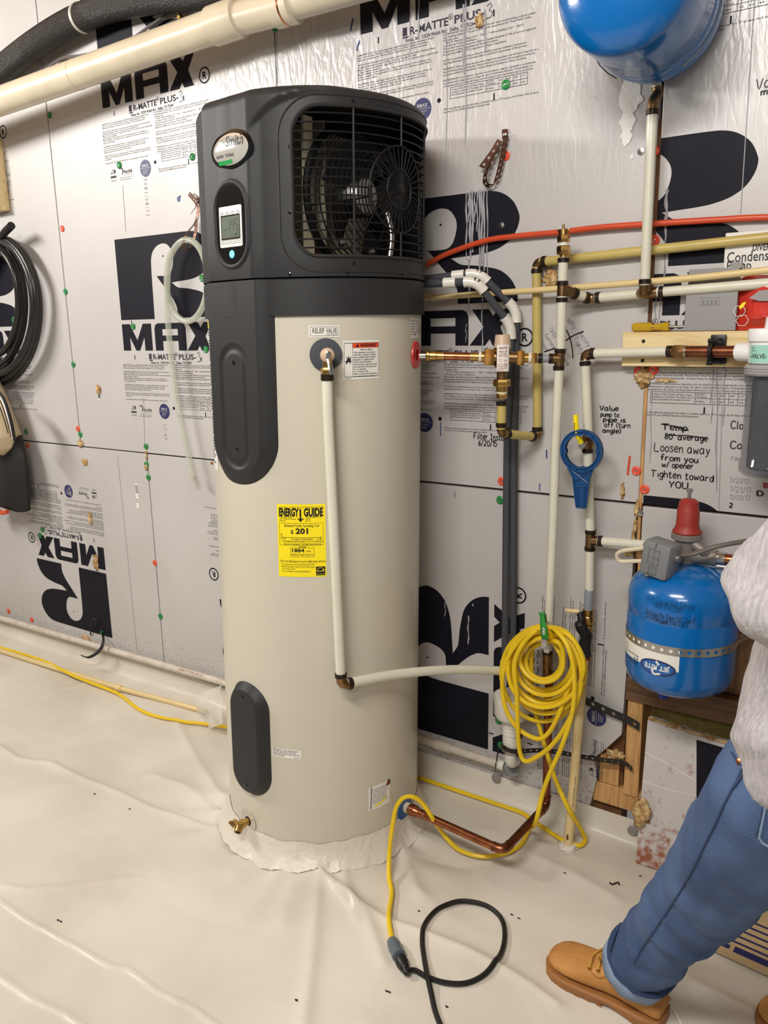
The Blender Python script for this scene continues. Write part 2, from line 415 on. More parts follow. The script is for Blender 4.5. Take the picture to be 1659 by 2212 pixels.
STROKE = {'A': '0,0 2,6 4,0|.8,2.2 3.2,2.2', 'C': '4,5 3,6 1,6 0,4 0,2 1,0 3,0 4,1', 'D': '0,0 0,6 2.5,5.6 4,3.5 3.6,1.2 2,0 0,0', 'F': '0,0 0,6 4,6|0,3.2 3,3.2',
 'I': '0,6 3,6|1.5,6 1.5,0|0,0 3,0', 'L': '0,6 0,0 4,0', 'O': '2,6 .4,5 0,3 .6,.8 2,0 3.5,.8 4,3 3.5,5 2,6', 'R': '0,0 0,6 3,6 3.8,4.6 3,3.2 0,3|1.6,3 4,0', 'S': '4,5 3,6 1,6 0,5 .6,3.7 3.4,2.4 4,1.2 3,0 1,0 0,1',
 'T': '0,6 5,6|2.4,6 2.2,0', 'U': '0,6 0,1.5 1,0 3,0 4,1.5 4,6', 'V': '0,6 2,0 4,6', 'W': '0,6 1,0 2.4,4 3.6,0 5,6', 'Y': '0,6 2,3 4,6|2,3 1.6,0', 'P': '0,0 0,6 3,6 4,4.7 3,3.2 0,3', 'B': '0,0 0,6 3,5.6 3,3.6 0,3.2 3.6,2.4 3.6,.6 0,0', 'K': '0,0 0,6|4,6 0,2.6 4,0', 'N': '0,0 0,6 4,0 4,6', 'E': '4,0 0,0 0,6 4,6|0,3 3,3',
 'a': '3,3.6 1.4,4 .2,2.6 .2,.8 1.4,0 3,1.2 3,3.8 3.2,.6 3.8,0', 'b': '0,6 0,0 2,.1 3,1.6 2.4,3.4 0,3', 'c': '3,3.2 1.6,4 .2,2.6 .4,.6 1.8,0 3,.8', 'd': '3,3 1.4,3.8 .1,2 1,0 2.6,.6 3,6 3.2,0', 'e': '.2,2 3,2.4 2.4,3.9 .9,3.9 0,2 .8,.2 3,.4', 'f': '3,5.4 2,6 1.2,5 1.2,0|0,3.2 2.6,3.2', 'g': '3,3.5 1.4,4 .2,2.4 1.2,.4 2.8,1 3,3.8 2.8,-1.4 1.2,-2 .2,-1.2', 'h': '0,6 0,0|0,2.6 1.6,3.8 2.8,3 3,0', 'i': '.6,3.6 .6,0|.6,5 .7,5.2', 'k': '0,6 0,0|2.6,3.8 .1,1.6 2.8,0', 'l': '.4,6 .4,.4 1,0', 'm': '0,3.8 0,0|0,2.6 1.2,3.8 2,3 2,0|2,2.6 3.2,3.8 4,3 4,0', 'n': '0,3.8 0,0|0,2.6 1.6,3.8 2.6,3 2.8,0', 'o': '1.5,4 .2,3 .2,1 1.5,0 2.8,1 2.8,3 1.5,4', 'p': '0,3.8 0,-2|0,3 1.6,3.9 3,2.4 2,.3 0,.6', 'q': '3,3.6 1.4,4 .2,2 1.4,.2 3,1|3,3.8 3,-2', 'r': '0,3.8 0,0|0,2.4 1.2,3.7 2.4,3.5', 's': '2.6,3.4 1.4,4 .3,3.2 2.6,1.2 1.6,0 0,.5', 't': '1,5.6 1,.6 1.8,0 2.8,.5|0,3.9 2.6,3.9', 'u': '0,3.8 .2,.6 1.4,0 2.6,1|2.7,3.8 2.8,0', 'v': '0,3.8 1.4,0 2.8,3.8', 'w': '0,3.8 .8,0 2,2.8 3,0 4,3.8', 'y': '0,3.8 1.4,.6|3,3.8 1.2,-1.2 0,-2', 'x': '0,3.8 2.8,0|2.8,3.8 0,0',
 '0': '1.6,6 .2,4.6 .2,1.4 1.6,0 3.2,1.4 3.2,4.6 1.6,6', '1': '.2,5 1.2,6 1.2,0', '2': '0,5 1.4,6 3,5 2.6,3 0,0 3.4,0', '3': '0,5.4 1.6,6 3,4.8 1.2,3.2 3.2,1.8 1.8,0 0,.6', '5': '3,6 .3,6 .2,3.4 2,3.8 3.2,2 2,0 0,.6', '6': '2.8,6 .6,3.6 .2,1 1.6,0 3,1.2 2.2,2.8 .4,2', '7': '0,6 3.2,6 1.2,0', '8': '1.6,3.2 .3,4.6 1.6,6 2.9,4.6 1.6,3.2 .1,1.4 1.6,0 3.1,1.4 1.6,3.2', '4': '2.4,0 2.4,6 0,2 3.4,2', '9': '3,4 1.6,3.2 .2,4.4 1.4,6 2.9,5 2.6,0',
 '/': '0,-.4 2.4,6.4', '(': '1.4,6.4 .2,4 .2,2 1.4,-.6', ')': '0,6.4 1.2,4 1.2,2 0,-.6', '-': '.2,2.4 2,2.4', '+': '0,2.4 2.8,2.4|1.4,3.8 1.4,1', "'": '.2,6 .2,4.8', '.': '.2,.2 .4,0', '*': '.4,6 0,5.4 .4,4.8 .8,5.4 .4,6'}
def hand(s, h, w, x=0, y=0, jit=.25, slope=0.0, adv=1.0):
    out = Flat(); cx = 0.0; k = h/6.0
    for ch in s:
        if ch == ' ': cx += 2.6*k*adv; continue
        g = STROKE.get(ch)
        if not g: cx += 2*k; continue
        mx = 0; dy = random.uniform(-jit, jit)
        for part in g.split('|'):
            P = [tuple(map(float, q.split(','))) for q in part.split()]; mx = max(mx, max(p[0] for p in P))
            Q = [Vector((x+cx+p[0]*k*.92, y+(p[1]+dy)*k+slope*cx, 0)) for p in P]
            if len(Q) > 2: Q = smoothpath(Q, 3)
            out.add(ribg([(q.x, q.y) for q in Q], w))
        cx += (mx*.92+1.15)*k*adv
    return out

# ================================================================ SETTING: wall of foil faced foam sheets
mb = MB()
mb.add(*boxg(-6.0, -0.652, .028, .09, -.05, 2.95)); mb.add(*boxg(-0.652, 2.2, .028, .09, .86, 2.95)); mb.add(*boxg(.47, 2.2, .028, .09, -.05, .86))
wall = structure(mb.build('wall_back', 'backing', None, False))
SE = .0035
def panel(x0, x1, z0, z1, y0=0.0): return one(boxg(x0, x1, y0, y0+.026, z0, z1, .0015), 'foam_panel', 'foil', wall, False)
pA0 = panel(-4.306, -3.086, 1.029, 2.9); pA = panel(-3.080, -1.871, 1.028, 2.9); pB = panel(-1.867, -.641, 1.028, 2.9); pC = panel(-.631, .59, 1.027, 2.9); panel(.594, 1.8, 1.027, 2.9); panel(-5.55, -4.312, 1.029, 2.9)
qA0 = panel(-5.1, -2.656, .045, 1.023); qA = panel(-2.650, -1.432, .045, 1.022)
# right lower sheets: the one left of the opening has a stepped foot
mb = MB(); pts = [(-1.428, .05), (-.98, .05), (-.745, .045), (-.735, .10), (-.722, .17), (-.735, .23), (-.70, .27), (-.655, .33), (-.650, .52), (-.646, 1.021), (-1.428, 1.021)]
V, F = polyg(pts); n = len(pts)
mb.add([(x, 0, z) for x, z in V]+[(x, .026, z) for x, z in V], F+[tuple(i+n for i in reversed(f)) for f in F]+[(i, (i+1) % n, (i+1) % n+n, i+n) for i in range(n)])
qB = mb.build('foam_panel', 'foil', wall, False)
qC = panel(-.628, .6, .858, 1.019); panel(.604, 1.8, .858, 1.019); panel(.46, 1.8, .045, .854)
# --- print: local u to the right, v up, origin on the base line of the big letters
def wallmap(x, y): return (x, 0, y)
def crv(*p): return [(q.x, q.y) for q in smoothpath([Vector((x, y, 0)) for x, y in p], 5)]
RB = [(0, .12), (0, .4268)]+crv((.39, .4276), (.44, .4255), (.475, .415), (.505, .392), (.521, .363), (.5245, .345), (.518, .32), (.50, .294), (.47, .274), (.43, .262), (.39, .257), (.352, .2547), (.3076, .2517))+crv((.3076, .2517), (.34, .233), (.38, .228), (.412, .2235), (.466, .2105), (.502, .183), (.52, .15), (.524, .1225))+[(.330, .1215)]+crv((.330, .1215), (.329, .157), (.318, .18), (.303, .20), (.268, .236), (.228, .2785))[1:]+crv((.27, .2775), (.296, .281), (.314, .297), (.324, .325), (.326, .347), (.32, .366), (.304, .385), (.285, .393), (.262, .3935), (.236, .385), (.214, .366), (.2035, .34), (.2005, .30), (.1995, .25))+[(.198, .12)]
MM = [(0, 0), (0, .1035), (.048, .1035), (.087, .040), (.126, .1035), (.174, .1035), (.174, 0), (.130, 0), (.130, .052), (.098, 0), (.076, 0), (.044, .052), (.044, 0)]
AA = [(.192, 0), (.192, .084), (.199, .098), (.212, .1035), (.346, .1035), (.359, .098), (.366, .084), (.366, 0), (.322, 0), (.322, .036), (.236, .036), (.236, 0)]
AH = [(.236, .057), (.236, .081), (.322, .081), (.322, .057)]
XX = [(.370, 0), (.416, .054), (.378, .1035), (.432, .1035), (.447, .084), (.463, .1035), (.505, .1035), (.470, .052), (.494, 0), (.446, 0), (.436, .018), (.422, 0)]
logo = Flat().add(polyg(RB)).add(polyg(MM)).add(polyg(AA, [AH])).add(polyg(XX))
logo.add(ringg(.547, .0225, .0265, .005)).add(fit(textg('R', .032, .03), .018, .5385, .0115))
for x, y in ((.061, -.024), (.437, -.03), (.0585, .112), (.44, -.237)): logo.add(rectg(x, x+.004, y-.011, y+.006))
logo.add(discg(.268, -.222, .0062)); logo.add(discg(.272, .349, .0035, 10))
txt = Flat()
txt.add(fit(textg('R-MATTE', .029, .022, sx=.82), .127, .172, -.034)).add(fit(textg('PLUS-', .029, .022, sx=.82), .094, .318, -.034))
txt.add(ringg(.306, -.0145, .0075, .0013, 18)).add(fit(textg('R', .0095, .02), .006, .3033, -.018))
txt.add(ribg([(.418, -.012), (.428, -.006), (.434, -.014), (.424, -.022), (.436, -.03), (.430, -.041), (.416, -.042)], .0022))
txt.add(rectg(.148, .163, -.034, -.012)).add(rectg(.148, .168, -.040, -.036))
txt.add(fit(textg('Rmax, Inc. 13524 Welch Rd.   Dallas, TX 75244', .0135, .012), .226, .158, -.051))
LEFTC = '''R-MATTE PLUS-3 is a polyisocyanurate rigid foam plastic thermal insulation board
faced on both sides. The face of this product is a coated aluminum foil with a
reflective side facing out. This product is classified as a non structural panel.

APPLICATION: Rmatte Plus-3 should be used in side wall and other framing where
insulating sheathing is used to reduce heat loss through the wall.
May be used on the exterior opposite brick veneer or on masonry when installed with
furring strips as insulation.
May be installed on the interior side, over unheated areas or the building to be
used as insulation. The application is not intended to be used as a nailing base or
the structural surface.

FASTENING: Nails with large washers, or staples with a broad crown driven at
the face of the board should be used in the wall. Place fasteners 12 inches
apart at the edges and in the field. Nails shall be long enough to penetrate
framing not less than the thickness of the board.

NOTE: This board is not a structural panel. All exterior building corners must be
braced to resist racking and lateral loading prior to installation. Consult the local
code officer.

Contact Rmax, Dallas at 972-387-4500 for recommendations of this product.'''
RIGHTC = '''ACCEPTANCES: Rmatte Plus-3 is recognized by the major model building codes as suitable
wall sheathing insulation. This product meets the requirements for "Foam Plastic" under
following codes.
     BOCA "National Building Code"    ICBO - "Uniform Building Code"    SBCCI
Code Bounty Product Certification
This product described meets the California Quality Standards of Title 25 and are registered
Department of Home Furnishing and Thermal Insulation.
R-matte Plus-3 MAY NOT be exposed in any type of application.

NOTE: It is essential that this product be installed properly. Installation instructions
regarding fastening are not furnished with or included in any package of this product.

WARNING: These products described are organic foamed plastic and will burn if exposed to a
fire of sufficient heat and intensity. This product must be protected from ignition sources by
a properly installed thermal barrier. Contact Rmax for limitations of these products.

ADVERTENCIA: Los productos descritos son de plastico organico espumado y se quemaran
repentinamente si expuestos a un fuego de calor e intensidad suficiente. Comuniquese con
el Departamento de Ventas de Rmax para informacion sobre las limitaciones de productos.'''
txt.add(fit(textg(LEFTC, .0066, .008, line=1.0, res=1), .281, -.0145, -.0585)).add(fit(textg(RIGHTC, .0072, .008, line=1.02, res=1), .288, .282, -.0585))
txt.add(frameg(.304, .541, -.2245, -.194, .0012)).add(rectg(.4165, .4177, -.2245, -.194)).add(rectg(.4165, .541, -.2098, -.2088))
for x in (.455, .4765, .498, .5195): txt.add(rectg(x, x+.001, -.2245, -.194))
txt.add(fit(textg('R-Value of This Product: R-Value means\nresistance to heat flow. The higher the R-\nValue the greater the insulation power.', .0066, .008, res=1), .107, .307, -.203))
txt.add(fit(textg('Product\nThickness', .0066, .008, res=1), .026, .42, -.2005)).add(fit(textg('R-Value', .0068, .008, res=1), .021, .42, -.219))
for x, a, b in ((.458, '1/2"', '3.2'), (.479, '5/8"', '4.0'), (.501, '3/4"', '4.8'), (.5225, '1.0"', '6.4')): txt.add(fit(textg(a, .0068, .008, res=1), .012, x, -.2035)).add(fit(textg(b, .0068, .008, res=1), .010, x, -.219))
txt.add(fit(textg('When the reflective aluminum foil surface is installed next to a .75" air space, the R-Value of the air space\nbecomes 2.77 per ASHRAE Handbook Fundamentals.', .0072, .008, res=1), .29, .283, -.251))
txt.add(rectg(.012, .044, -.250, -.243)).add(rectg(.012, .044, -.2585, -.2575)).add(rectg(.012, .044, -.2625, -.2615))
txt.add(ribg([(.013+.030*k/10, -.241+.020*math.sin(math.pi*(k/10*.8+.05))) for k in range(11)], .0012)).add(ribg([(.014, -.236), (.020, -.229), (.019, -.236), (.026, -.230), (.025, -.237), (.032, -.231), (.034, -.238), (.040, -.231)], .0018))
txt.add(polyg([(.036+.009*(1 if k % 2 == 0 else .42)*math.sin(k*math.pi/5), -.227+.009*(1 if k % 2 == 0 else .42)*math.cos(k*math.pi/5)) for k in range(10)]))
txt.add(fit(textg('WarmWall', .018, .01, sx=.6), .048, .088, -.241)).add(rectg(.088, .136, -.246, -.2452)).add(rectg(.064, .136, -.2555, -.2545)).add(rectg(.064, .13, -.2625, -.2612))
gear = [((.075+(.014 if k % 2 else .0115)*math.cos(k*math.pi/12)*.8), -.232+(.017 if k % 2 else .0145)*math.sin(k*math.pi/12)) for k in range(24)]
txt.add(polyg(gear, [[(.078, -.245), (.086, -.238), (.084, -.222), (.076, -.220), (.082, -.23)]]))
seal = Flat().add(discg(.2125, -.2365, .030, 28, ry=.030))
sealw = Flat().add(fit(textg('RMAX', .014, .01), .034, .1955, -.232)).add(rectg(.186, .239, -.2365, -.2355)).add(fit(textg('Performance\nInsulation\nSystems', .0058, .008, res=1), .03, .1985, -.244))
PR = []
def clipmesh(me, x0=None, z0=None, z1=None):
    bm = bmesh.new(); bm.from_mesh(me)
    for ax, val, sgn in ((Vector((1, 0, 0)), x0, -1), (Vector((0, 0, 1)), z0, -1), (Vector((0, 0, 1)), z1, 1)):
        if val is None: continue
        bmesh.ops.bisect_plane(bm, geom=list(bm.verts)+list(bm.edges)+list(bm.faces), plane_co=ax*val, plane_no=ax*sgn, clear_outer=True)
    m2 = bpy.data.meshes.new(me.name); bm.to_mesh(m2); bm.free()
    for mm in me.materials: m2.materials.append(mm)
    return m2
def mk(flat, name, m): 
    me = bpy.data.meshes.new(name); me.from_pydata([wallmap(x, y) for x, y in flat.V], [], flat.F); me.update(); me.materials.append(MATS[m]); return me
ME = [('printed_logo', mk(logo, 'printed_logo', 'ink'), .0007), ('printed_text', mk(txt, 'printed_text', 'ink_grey'), .0007), ('printed_seal', mk(seal, 'printed_seal', 'seal_blue'), .0007), ('seal_lettering', mk(sealw, 'seal_lettering', 'foil'), .0011)]
def put_print(par, ox, oz, rot=0, clip=None, skip=()):
    for nm, me, off in ME:
        if nm in skip: continue
        m2 = clipmesh(me, **clip) if clip else me
        if clip and not m2.polygons: continue
        o = bpy.data.objects.new(nm, m2); link(o, par)
        o.matrix_basis = Matrix.Translation((ox, -off, oz)) @ Matrix.Rotation(-math.radians(rot), 4, 'Y')
put_print(pA, -2.737, 1.4385); put_print(pA, -2.737, 2.340); put_print(pB, -1.533, 1.4515); put_print(pB, -1.533, 2.360)
put_print(pC, -.927, 1.525, clip=dict(x0=.2965)); put_print(pC, -.927, 2.427, clip=dict(x0=.2965))
put_print(pC, -.927, .623, clip=dict(x0=.2995, z0=.404), skip=('printed_text', 'printed_seal', 'seal_lettering'))
put_print(pA0, -3.945, 1.425); put_print(pA0, -3.945, 2.327); put_print(qA0, -2.995, .577, 180); put_print(qA, -1.762, .585, 180)
put_print(qB, -.968, .1545, 90)
# --- ink jet date stamps, pen marks and hand writing
def onwall(flat, name, m, par, off=.0013): return flat.build(name, lambda x, y: (x, -off, y), m, par)
st = Flat()
for s, px, py in (('9081/08/11', 310, 385), ('07:49', 352, 915), ('9008/', 148, 1045)):
    p = W(px, py); V, F = textg(s, .030, -.008, res=1, spacing=1.25, sx=.8)
    st.add(([(p.x+v[1]*.9, p.z-v[0]) for v in V], F))
onwall(st, 'date_stamp', 'pencil', wall)
def note(lines, m, w, par):
    f = Flat()
    for s, px, py, px2, h in lines:
        a = W(px, py); b = W(px2, py); g = hand(s, h, w)
        wd_ = max(v[0] for v in g.V); k = (b.x-a.x)/wd_
        V = [(a.x+v[0]*k, a.z+v[1]) for v in g.V]; f.add((V, g.F))
    return onwall(f, 'handwriting', m, par)
note([('Filter Insta', 1024, 947, 1090, .017), ('6/20/15', 1034, 962, 1074, .017)], 'ink_black', .0028, pB)
note([('Value', 1296, 886, 1337, .013), ('pump to', 1298, 899, 1338, .012), ('pipe is', 1304, 910, 1352, .012), ('off (turn', 1306, 922, 1362, .014), ('angle)', 1302, 934, 1342, .012)], 'ink_black', .0024, pB)
note([('Temp', 1430, 928, 1486, .016), ('80* average', 1436, 948, 1530, .015), ('Loosen away', 1414, 974, 1534, .022), ('from you', 1427, 994, 1509, .016), ('w/ opener', 1430, 1008, 1498, .015), ('Tighten toward', 1406, 1029, 1543, .018), ('YOU', 1445, 1052, 1487, .017), ('Clo', 1579, 925, 1606, .018), ('Ca', 1578, 968, 1604, .018)], 'ink_black', .0026, pC)
sc = Flat(); 
for x0, y0, x1, y1 in ((1428, 916, 1488, 930), (1440, 940, 1525, 946)):
    a = W(x0, y0); b = W(x1, y1); sc.add(ribg([(a.x, a.z), ((a.x+b.x)/2, (a.z+b.z)/2+.003), (b.x, b.z)], .0026))
onwall(sc, 'crossing_out', 'ink_black', pC)
note([('Filter', 1580, 994, 1602, .009), ('7/21/17', 1576, 1042, 1618, .012), ('7/23/17', 1576, 1061, 1622, .014), ('11/01/17', 1576, 1078, 1620, .013)], 'pencil', .0017, pC)
note([('2', 1576, 1095, 1583, .011), ('D', 1636, 1070, 1650, .012)], 'ink_black', .0026, pC)
note([('10', 1648, 1053, 1659, .012)], 'ink_red', .0026, pC); note([('Val', 1633, 193, 1672, .022), ('mo', 1644, 206, 1672, .014)], 'ink_black', .0024, pC)
# cross with turning hints around it
f = Flat()
for P in ([(1221, 708), (1230, 726), (1236, 750), (1238, 774)], [(1218, 739), (1235, 727), (1250, 720), (1261, 716)], [(1176, 760), (1188, 756), (1198, 752)]):
    Q = smoothpath([W(*p) for p in P], 4); f.add(ribg([(q.x, q.z) for q in Q], .0034))
onwall(f, 'handwriting', 'ink_black', pB)
f = Flat()
for s, px, py, ang, h in (('Only', 1186, 712, -52, .013), ('turning', 1176, 724, -55, .013), ('snug', 1168, 742, -52, .012), ('Tighty', 1238, 730, -62, .014), ('loosey', 1250, 720, -55, .014), ('toss', 1218, 756, -62, .012), ('snug', 1216, 772, -60, .011), ('lefty', 1224, 692, -48, .012)):
    p = W(px, py); g = hand(s, h, .0015); c, s_ = math.cos(math.radians(ang)), math.sin(math.radians(ang))
    f.add(([(p.x+v[0]*c-v[1]*s_, p.z+v[0]*s_+v[1]*c) for v in g.V], g.F))
onwall(f, 'handwriting', 'pencil', pB)
f = Flat()
for P, w in (([(763, 40), (760, 52), (758, 66)], .005), ([(777, 88), (773, 100), (771, 110)], .005), ([(952, 912), (952, 942)], .003), ([(1181, 972), (1181, 990)], .004), ([(1166, 1044), (1166, 1060)], .003), ([(983, 1062), (983, 1074)], .0018), ([(1038, 715), (1037, 722)], .003)):
    Q = [W(*p) for p in P]; f.add(ribg([(q.x, q.z) for q in Q], w))
p = W(386, 430); f.add(discg(p.x, p.z, .008, 12, ry=.010)).add(discg(p.x+.009, p.z+.008, .004, 10))
onwall(f, 'pen_mark', 'ink_blue', wall)
p = W(1357, 1000); onwall(Flat().add(ribg([(W(1361, 985).x, W(1361, 985).z), (W(1356, 1026).x, W(1356, 1026).z)], .006)), 'pen_mark', 'pex_orange', wall)
# faint factory score lines on the sheets
f = Flat()
for px0, py0, px1, py1 in ((597, 60, 600, 180), (1630, 0, 1600, 462), (265, 400, 272, 500), (254, 985, 296, 1405), (1560, 870, 1553, 1100), (310, 860, 313, 960)):
    a = W(px0, py0); b = W(px1, py1); f.add(ribg([(a.x, a.z), (b.x, b.z)], .0022))
onwall(f, 'score_line', 'pencil', wall, .0009)
# white caulk that ran down over the print, as thin proud drips
mb = MB()
for px, y0, y1, r in ((1008, 416, 560, 3.2), (1013, 418, 480, 3), (1016, 414, 556, 4.2), (1021, 412, 545, 5), (1026, 415, 480, 2.6), (1031, 412, 500, 2.8), (1036, 411, 590, 3.2), (1041, 410, 575, 4.4), (1046, 410, 585, 4.2), (1053, 410, 600, 2.6), (1014, 560, 670, 4), (1042, 585, 760, 2.2), (886, 10, 120, 2), (905, 0, 80, 2.4), (1002, 10, 160, 4), (1048, 20, 110, 3), (1006, 0, 310, 2.2), (1441, 410, 500, 5), (1438, 480, 600, 3), (1418, 620, 690, 2), (1428, 610, 690, 2), (1408, 840, 1000, 1.4), (1540, 800, 915, 1.6), (1550, 800, 1060, 2.2), (1566, 800, 920, 1.8), (962, 1290, 1332, 2), (1012, 1330, 1392, 3), (1022, 1304, 1310, 2), (965, 60, 400, 1.6), (1007, 700, 740, 1.6)):
    a = W(px, y0); b = W(px-(3 if px > 1300 else 0), y1); r *= .0011; P = [a.lerp(b, k/8)+Vector((.0016*math.sin(k*1.3+px), -.0006, 0)) for k in range(9)]
    mb.add(*tubeg(P, [r*(.75+.3*math.sin(k*2.1+px)) for k in range(8)]+[r*.5], 6))
mb.build('caulk_drips', 'caulk', wall)
# torn bright foil patch beside the riser
p = W(1359, 245); mb = MB()
for i, (dx, dz, rx, rz) in enumerate(((0, .045, .020, .048), (-.003, -.005, .014, .03), (-.004, -.035, .010, .022), (.024, .035, .008, .010), (.012, -.08, .003, .006))):
    N_ = 14; V = [(p.x+dx+1.35*rx*math.cos(2*math.pi*k/N_)*(1+.2*math.sin(k*2.7+i)), -.0014-.0006*((k+i) % 2), p.z-.012+dz*1.15+rz*math.sin(2*math.pi*k/N_)*(1+.15*math.cos(k*1.9))) for k in range(N_)]
    mb.add(V+[(p.x+dx, -.0026, p.z-.012+dz*1.15)], [(k, (k+1) % N_, N_) for k in range(N_)])
mb.build('torn_foil', 'torn', wall, False)
for px, py in ((214, 845),):
    p = W(px, py); f = Flat().add(rectg(p.x-.012, p.x+.012, p.z-.035, p.z-.004)); onwall(f, 'barcode_sticker', 'sticker', wall, .001)
    g = Flat()
    for k in range(7): g.add(rectg(p.x-.009+k*.0026, p.x-.009+k*.0026+.0013, p.z-.030, p.z-.010))
    onwall(g, 'barcode_print', 'ink_black', wall, .0016); lump('foam_blob', 'spray_foam', p+Vector((0, -.003, .006)), .016, wall, (.9, .35, 1.2), 3)
p0 = W(296, 1070); f = Flat().add(([(p0.x-.009+.004*(y > 0), p0.z+y) if i % 2 == 0 else (p0.x+.009+.004*(y > 0), p0.z+y) for y in (-.055, .05) for i in (0, 1)], [(0, 1, 3, 2)])); onwall(f, 'barcode_sticker', 'sticker', wall, .001)
g = Flat()
for k in range(8): g.add(rectg(p0.x-.005, p0.x+.010, p0.z+.010+k*.0045, p0.z+.012+k*.0045))
g.add(rectg(p0.x-.006, p0.x+.006, p0.z-.03, p0.z-.027)).add(rectg(p0.x-.006, p0.x+.006, p0.z-.02, p0.z-.017)); onwall(g, 'barcode_print', 'ink_black', wall, .0016)
# --- plastic cap washers that pin the sheets
def washer(px, py, m, lab, r=.0128):
    p = W(px, py); o = one(latheg([(r, 0), (r, .0025), (r*.72, .0045), (r*.4, .003), (0.0001, .003)], (p.x, -.0002, p.z), (0, -1, 0), 18), 'cap_washer', m, wall, True, lab)
    one(latheg([(.0034, 0), (.0030, .0022), (.0001, .003)], (p.x, -.0030, p.z), (0, -1, 0), 8), 'nail_head', 'steel', o)
for p in ((595, 60), (108, 249), (258, 357), (416, 339), (1093, 183), (142, 630), (159, 787), (288, 705), (174, 938), (316, 964), (317, 1003), (321, 1031), (347, 1331), (57, 932), (92, 1144), (87, 1157), (221, 1368), (30, 691), (1081, 1080), (1078, 1556), (1083, 1610), (437, 601), (445, 755)): washer(*p, 'washer_green', 'green plastic cap washer')
for p in ((135, 494), (169, 926), (60, 962), (335, 1216), (19, 1320), (69, 1339), (1093, 337), (1415, 519), (1375, 1017), (1393, 1057), (1084, 1039), (1380, 802), (1412, 799), (1414, 327)): washer(*p, 'washer_red', 'orange red plastic cap washer')
for p in ((1072, 1681), (1367, 1795)): 
    q = W(*p, -.014); o = one(latheg([(.016, 0), (.016, .002), (.013, .003), (.0001, .002)], (q.x, q.y, q.z), (0, -1, 0), 20), 'cap_washer', 'washer_grey', wall, True, 'grey liner rivet')
# --- spray foam squeezed out of the joints
for i, (px, py, r, sq) in enumerate(((174, 958, .022, (1, .3, .8)), (183, 998, .022, (1, .3, .8)), (207, 1215, .026, (.7, .4, 1.6)), (195, 1120, .018, (.8, .3, 1.6)), (185, 1378, .022, (1.5, .3, .7)), (316, 1008, .016, (.8, .3, 1.2)), (1036, 45, .014, (1, .3, 1.4)), (1190, 600, .022, (1.1, .6, 1.3)), (1390, 815, .022, (1.2, .5, 1.3)), (1345, 1060, .010, (.7, .4, 2.6)), (1375, 1100, .010, (.7, .4, 2.8)), (1372, 1135, .008, (.8, .4, 3.2)), (1368, 1160, .007, (.8, .4, 3)), (1440, 822, .010, (2.6, .4, .6)), (316, 983, .008, (.8, .4, 2.4)), (457, 1000, .008, (1, .4, .8)), (1330, 1633, .026, (1.3, .6, .9)), (1357, 1195, .012, (1.4, .6, .8)))):
    lump('foam_blob', 'spray_foam', W(px, py, -.002), r*.78, wall, sq, i, .75, 4, 2.2)
# --- screws in the sheet
for px, py in ((1084, 487), (1385, 322+5), (1383, 1108)):
    p = W(px, py); o = one(latheg([(.010, 0), (.009, .003), (.004, .0035), (.0001, .0045)], p, (0, -1, 0), 14), 'screw', 'steel', wall)
# --- framing visible in the opening at lower right: parts of the wall
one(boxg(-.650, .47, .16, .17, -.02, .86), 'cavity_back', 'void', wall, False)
one(boxg(-.642, -.598, .002, .09, .14, .60, .002), 'stud', 'stud', wall, False); one(boxg(-.16, -.12, .002, .09, .14, .44, .002), 'stud', 'stud', wall, False)
one(boxg(-.735, .458, .010, .10, .085, .150, .002), 'sill_plate', 'stud', wall, False)
one(boxg(-.72, -.660, .012, .09, .152, .245, .002), 'stud_block', 'stud', wall, False)
one(boxg(-.648, .458, -.004, .085, .444, .515, .002), 'beam', 'brown_beam', wall, False)
for k in range(10): one(boxg(-.60+k*.1, -.504+k*.1, .03, .05, .517, .86, .0025), 'wall_plank', 'plank', wall, False)
one(boxg(-.6405, -.6325, .003, .02, .87, 1.46), 'seam_strip', 'stud', wall, False); one(boxg(-.6405, -.6325, .006, .02, 1.46, 2.0), 'seam_strip', 'backing', wall, False)
one(boxg(-.632, -.594, -.006, .03, .80, .90, .002), 'stud_block', 'stud', wall, False)
for i, (x, z, r) in enumerate(((-.50, .38, .09), (-.36, .38, .10), (-.20, .37, .09), (-.58, .28, .055), (-.57, .21, .05), (-.675, .20, .04), (-.05, .38, .10), (-.56, .33, .045), (.10, .37, .10), (.25, .38, .10), (.37, .37, .09), (.05, .24, .08), (.28, .24, .08))):
    lump('insulation_tuft', 'insulation', (x, .115, z), r, wall, (1.2, .45, .9), i+20, .35)

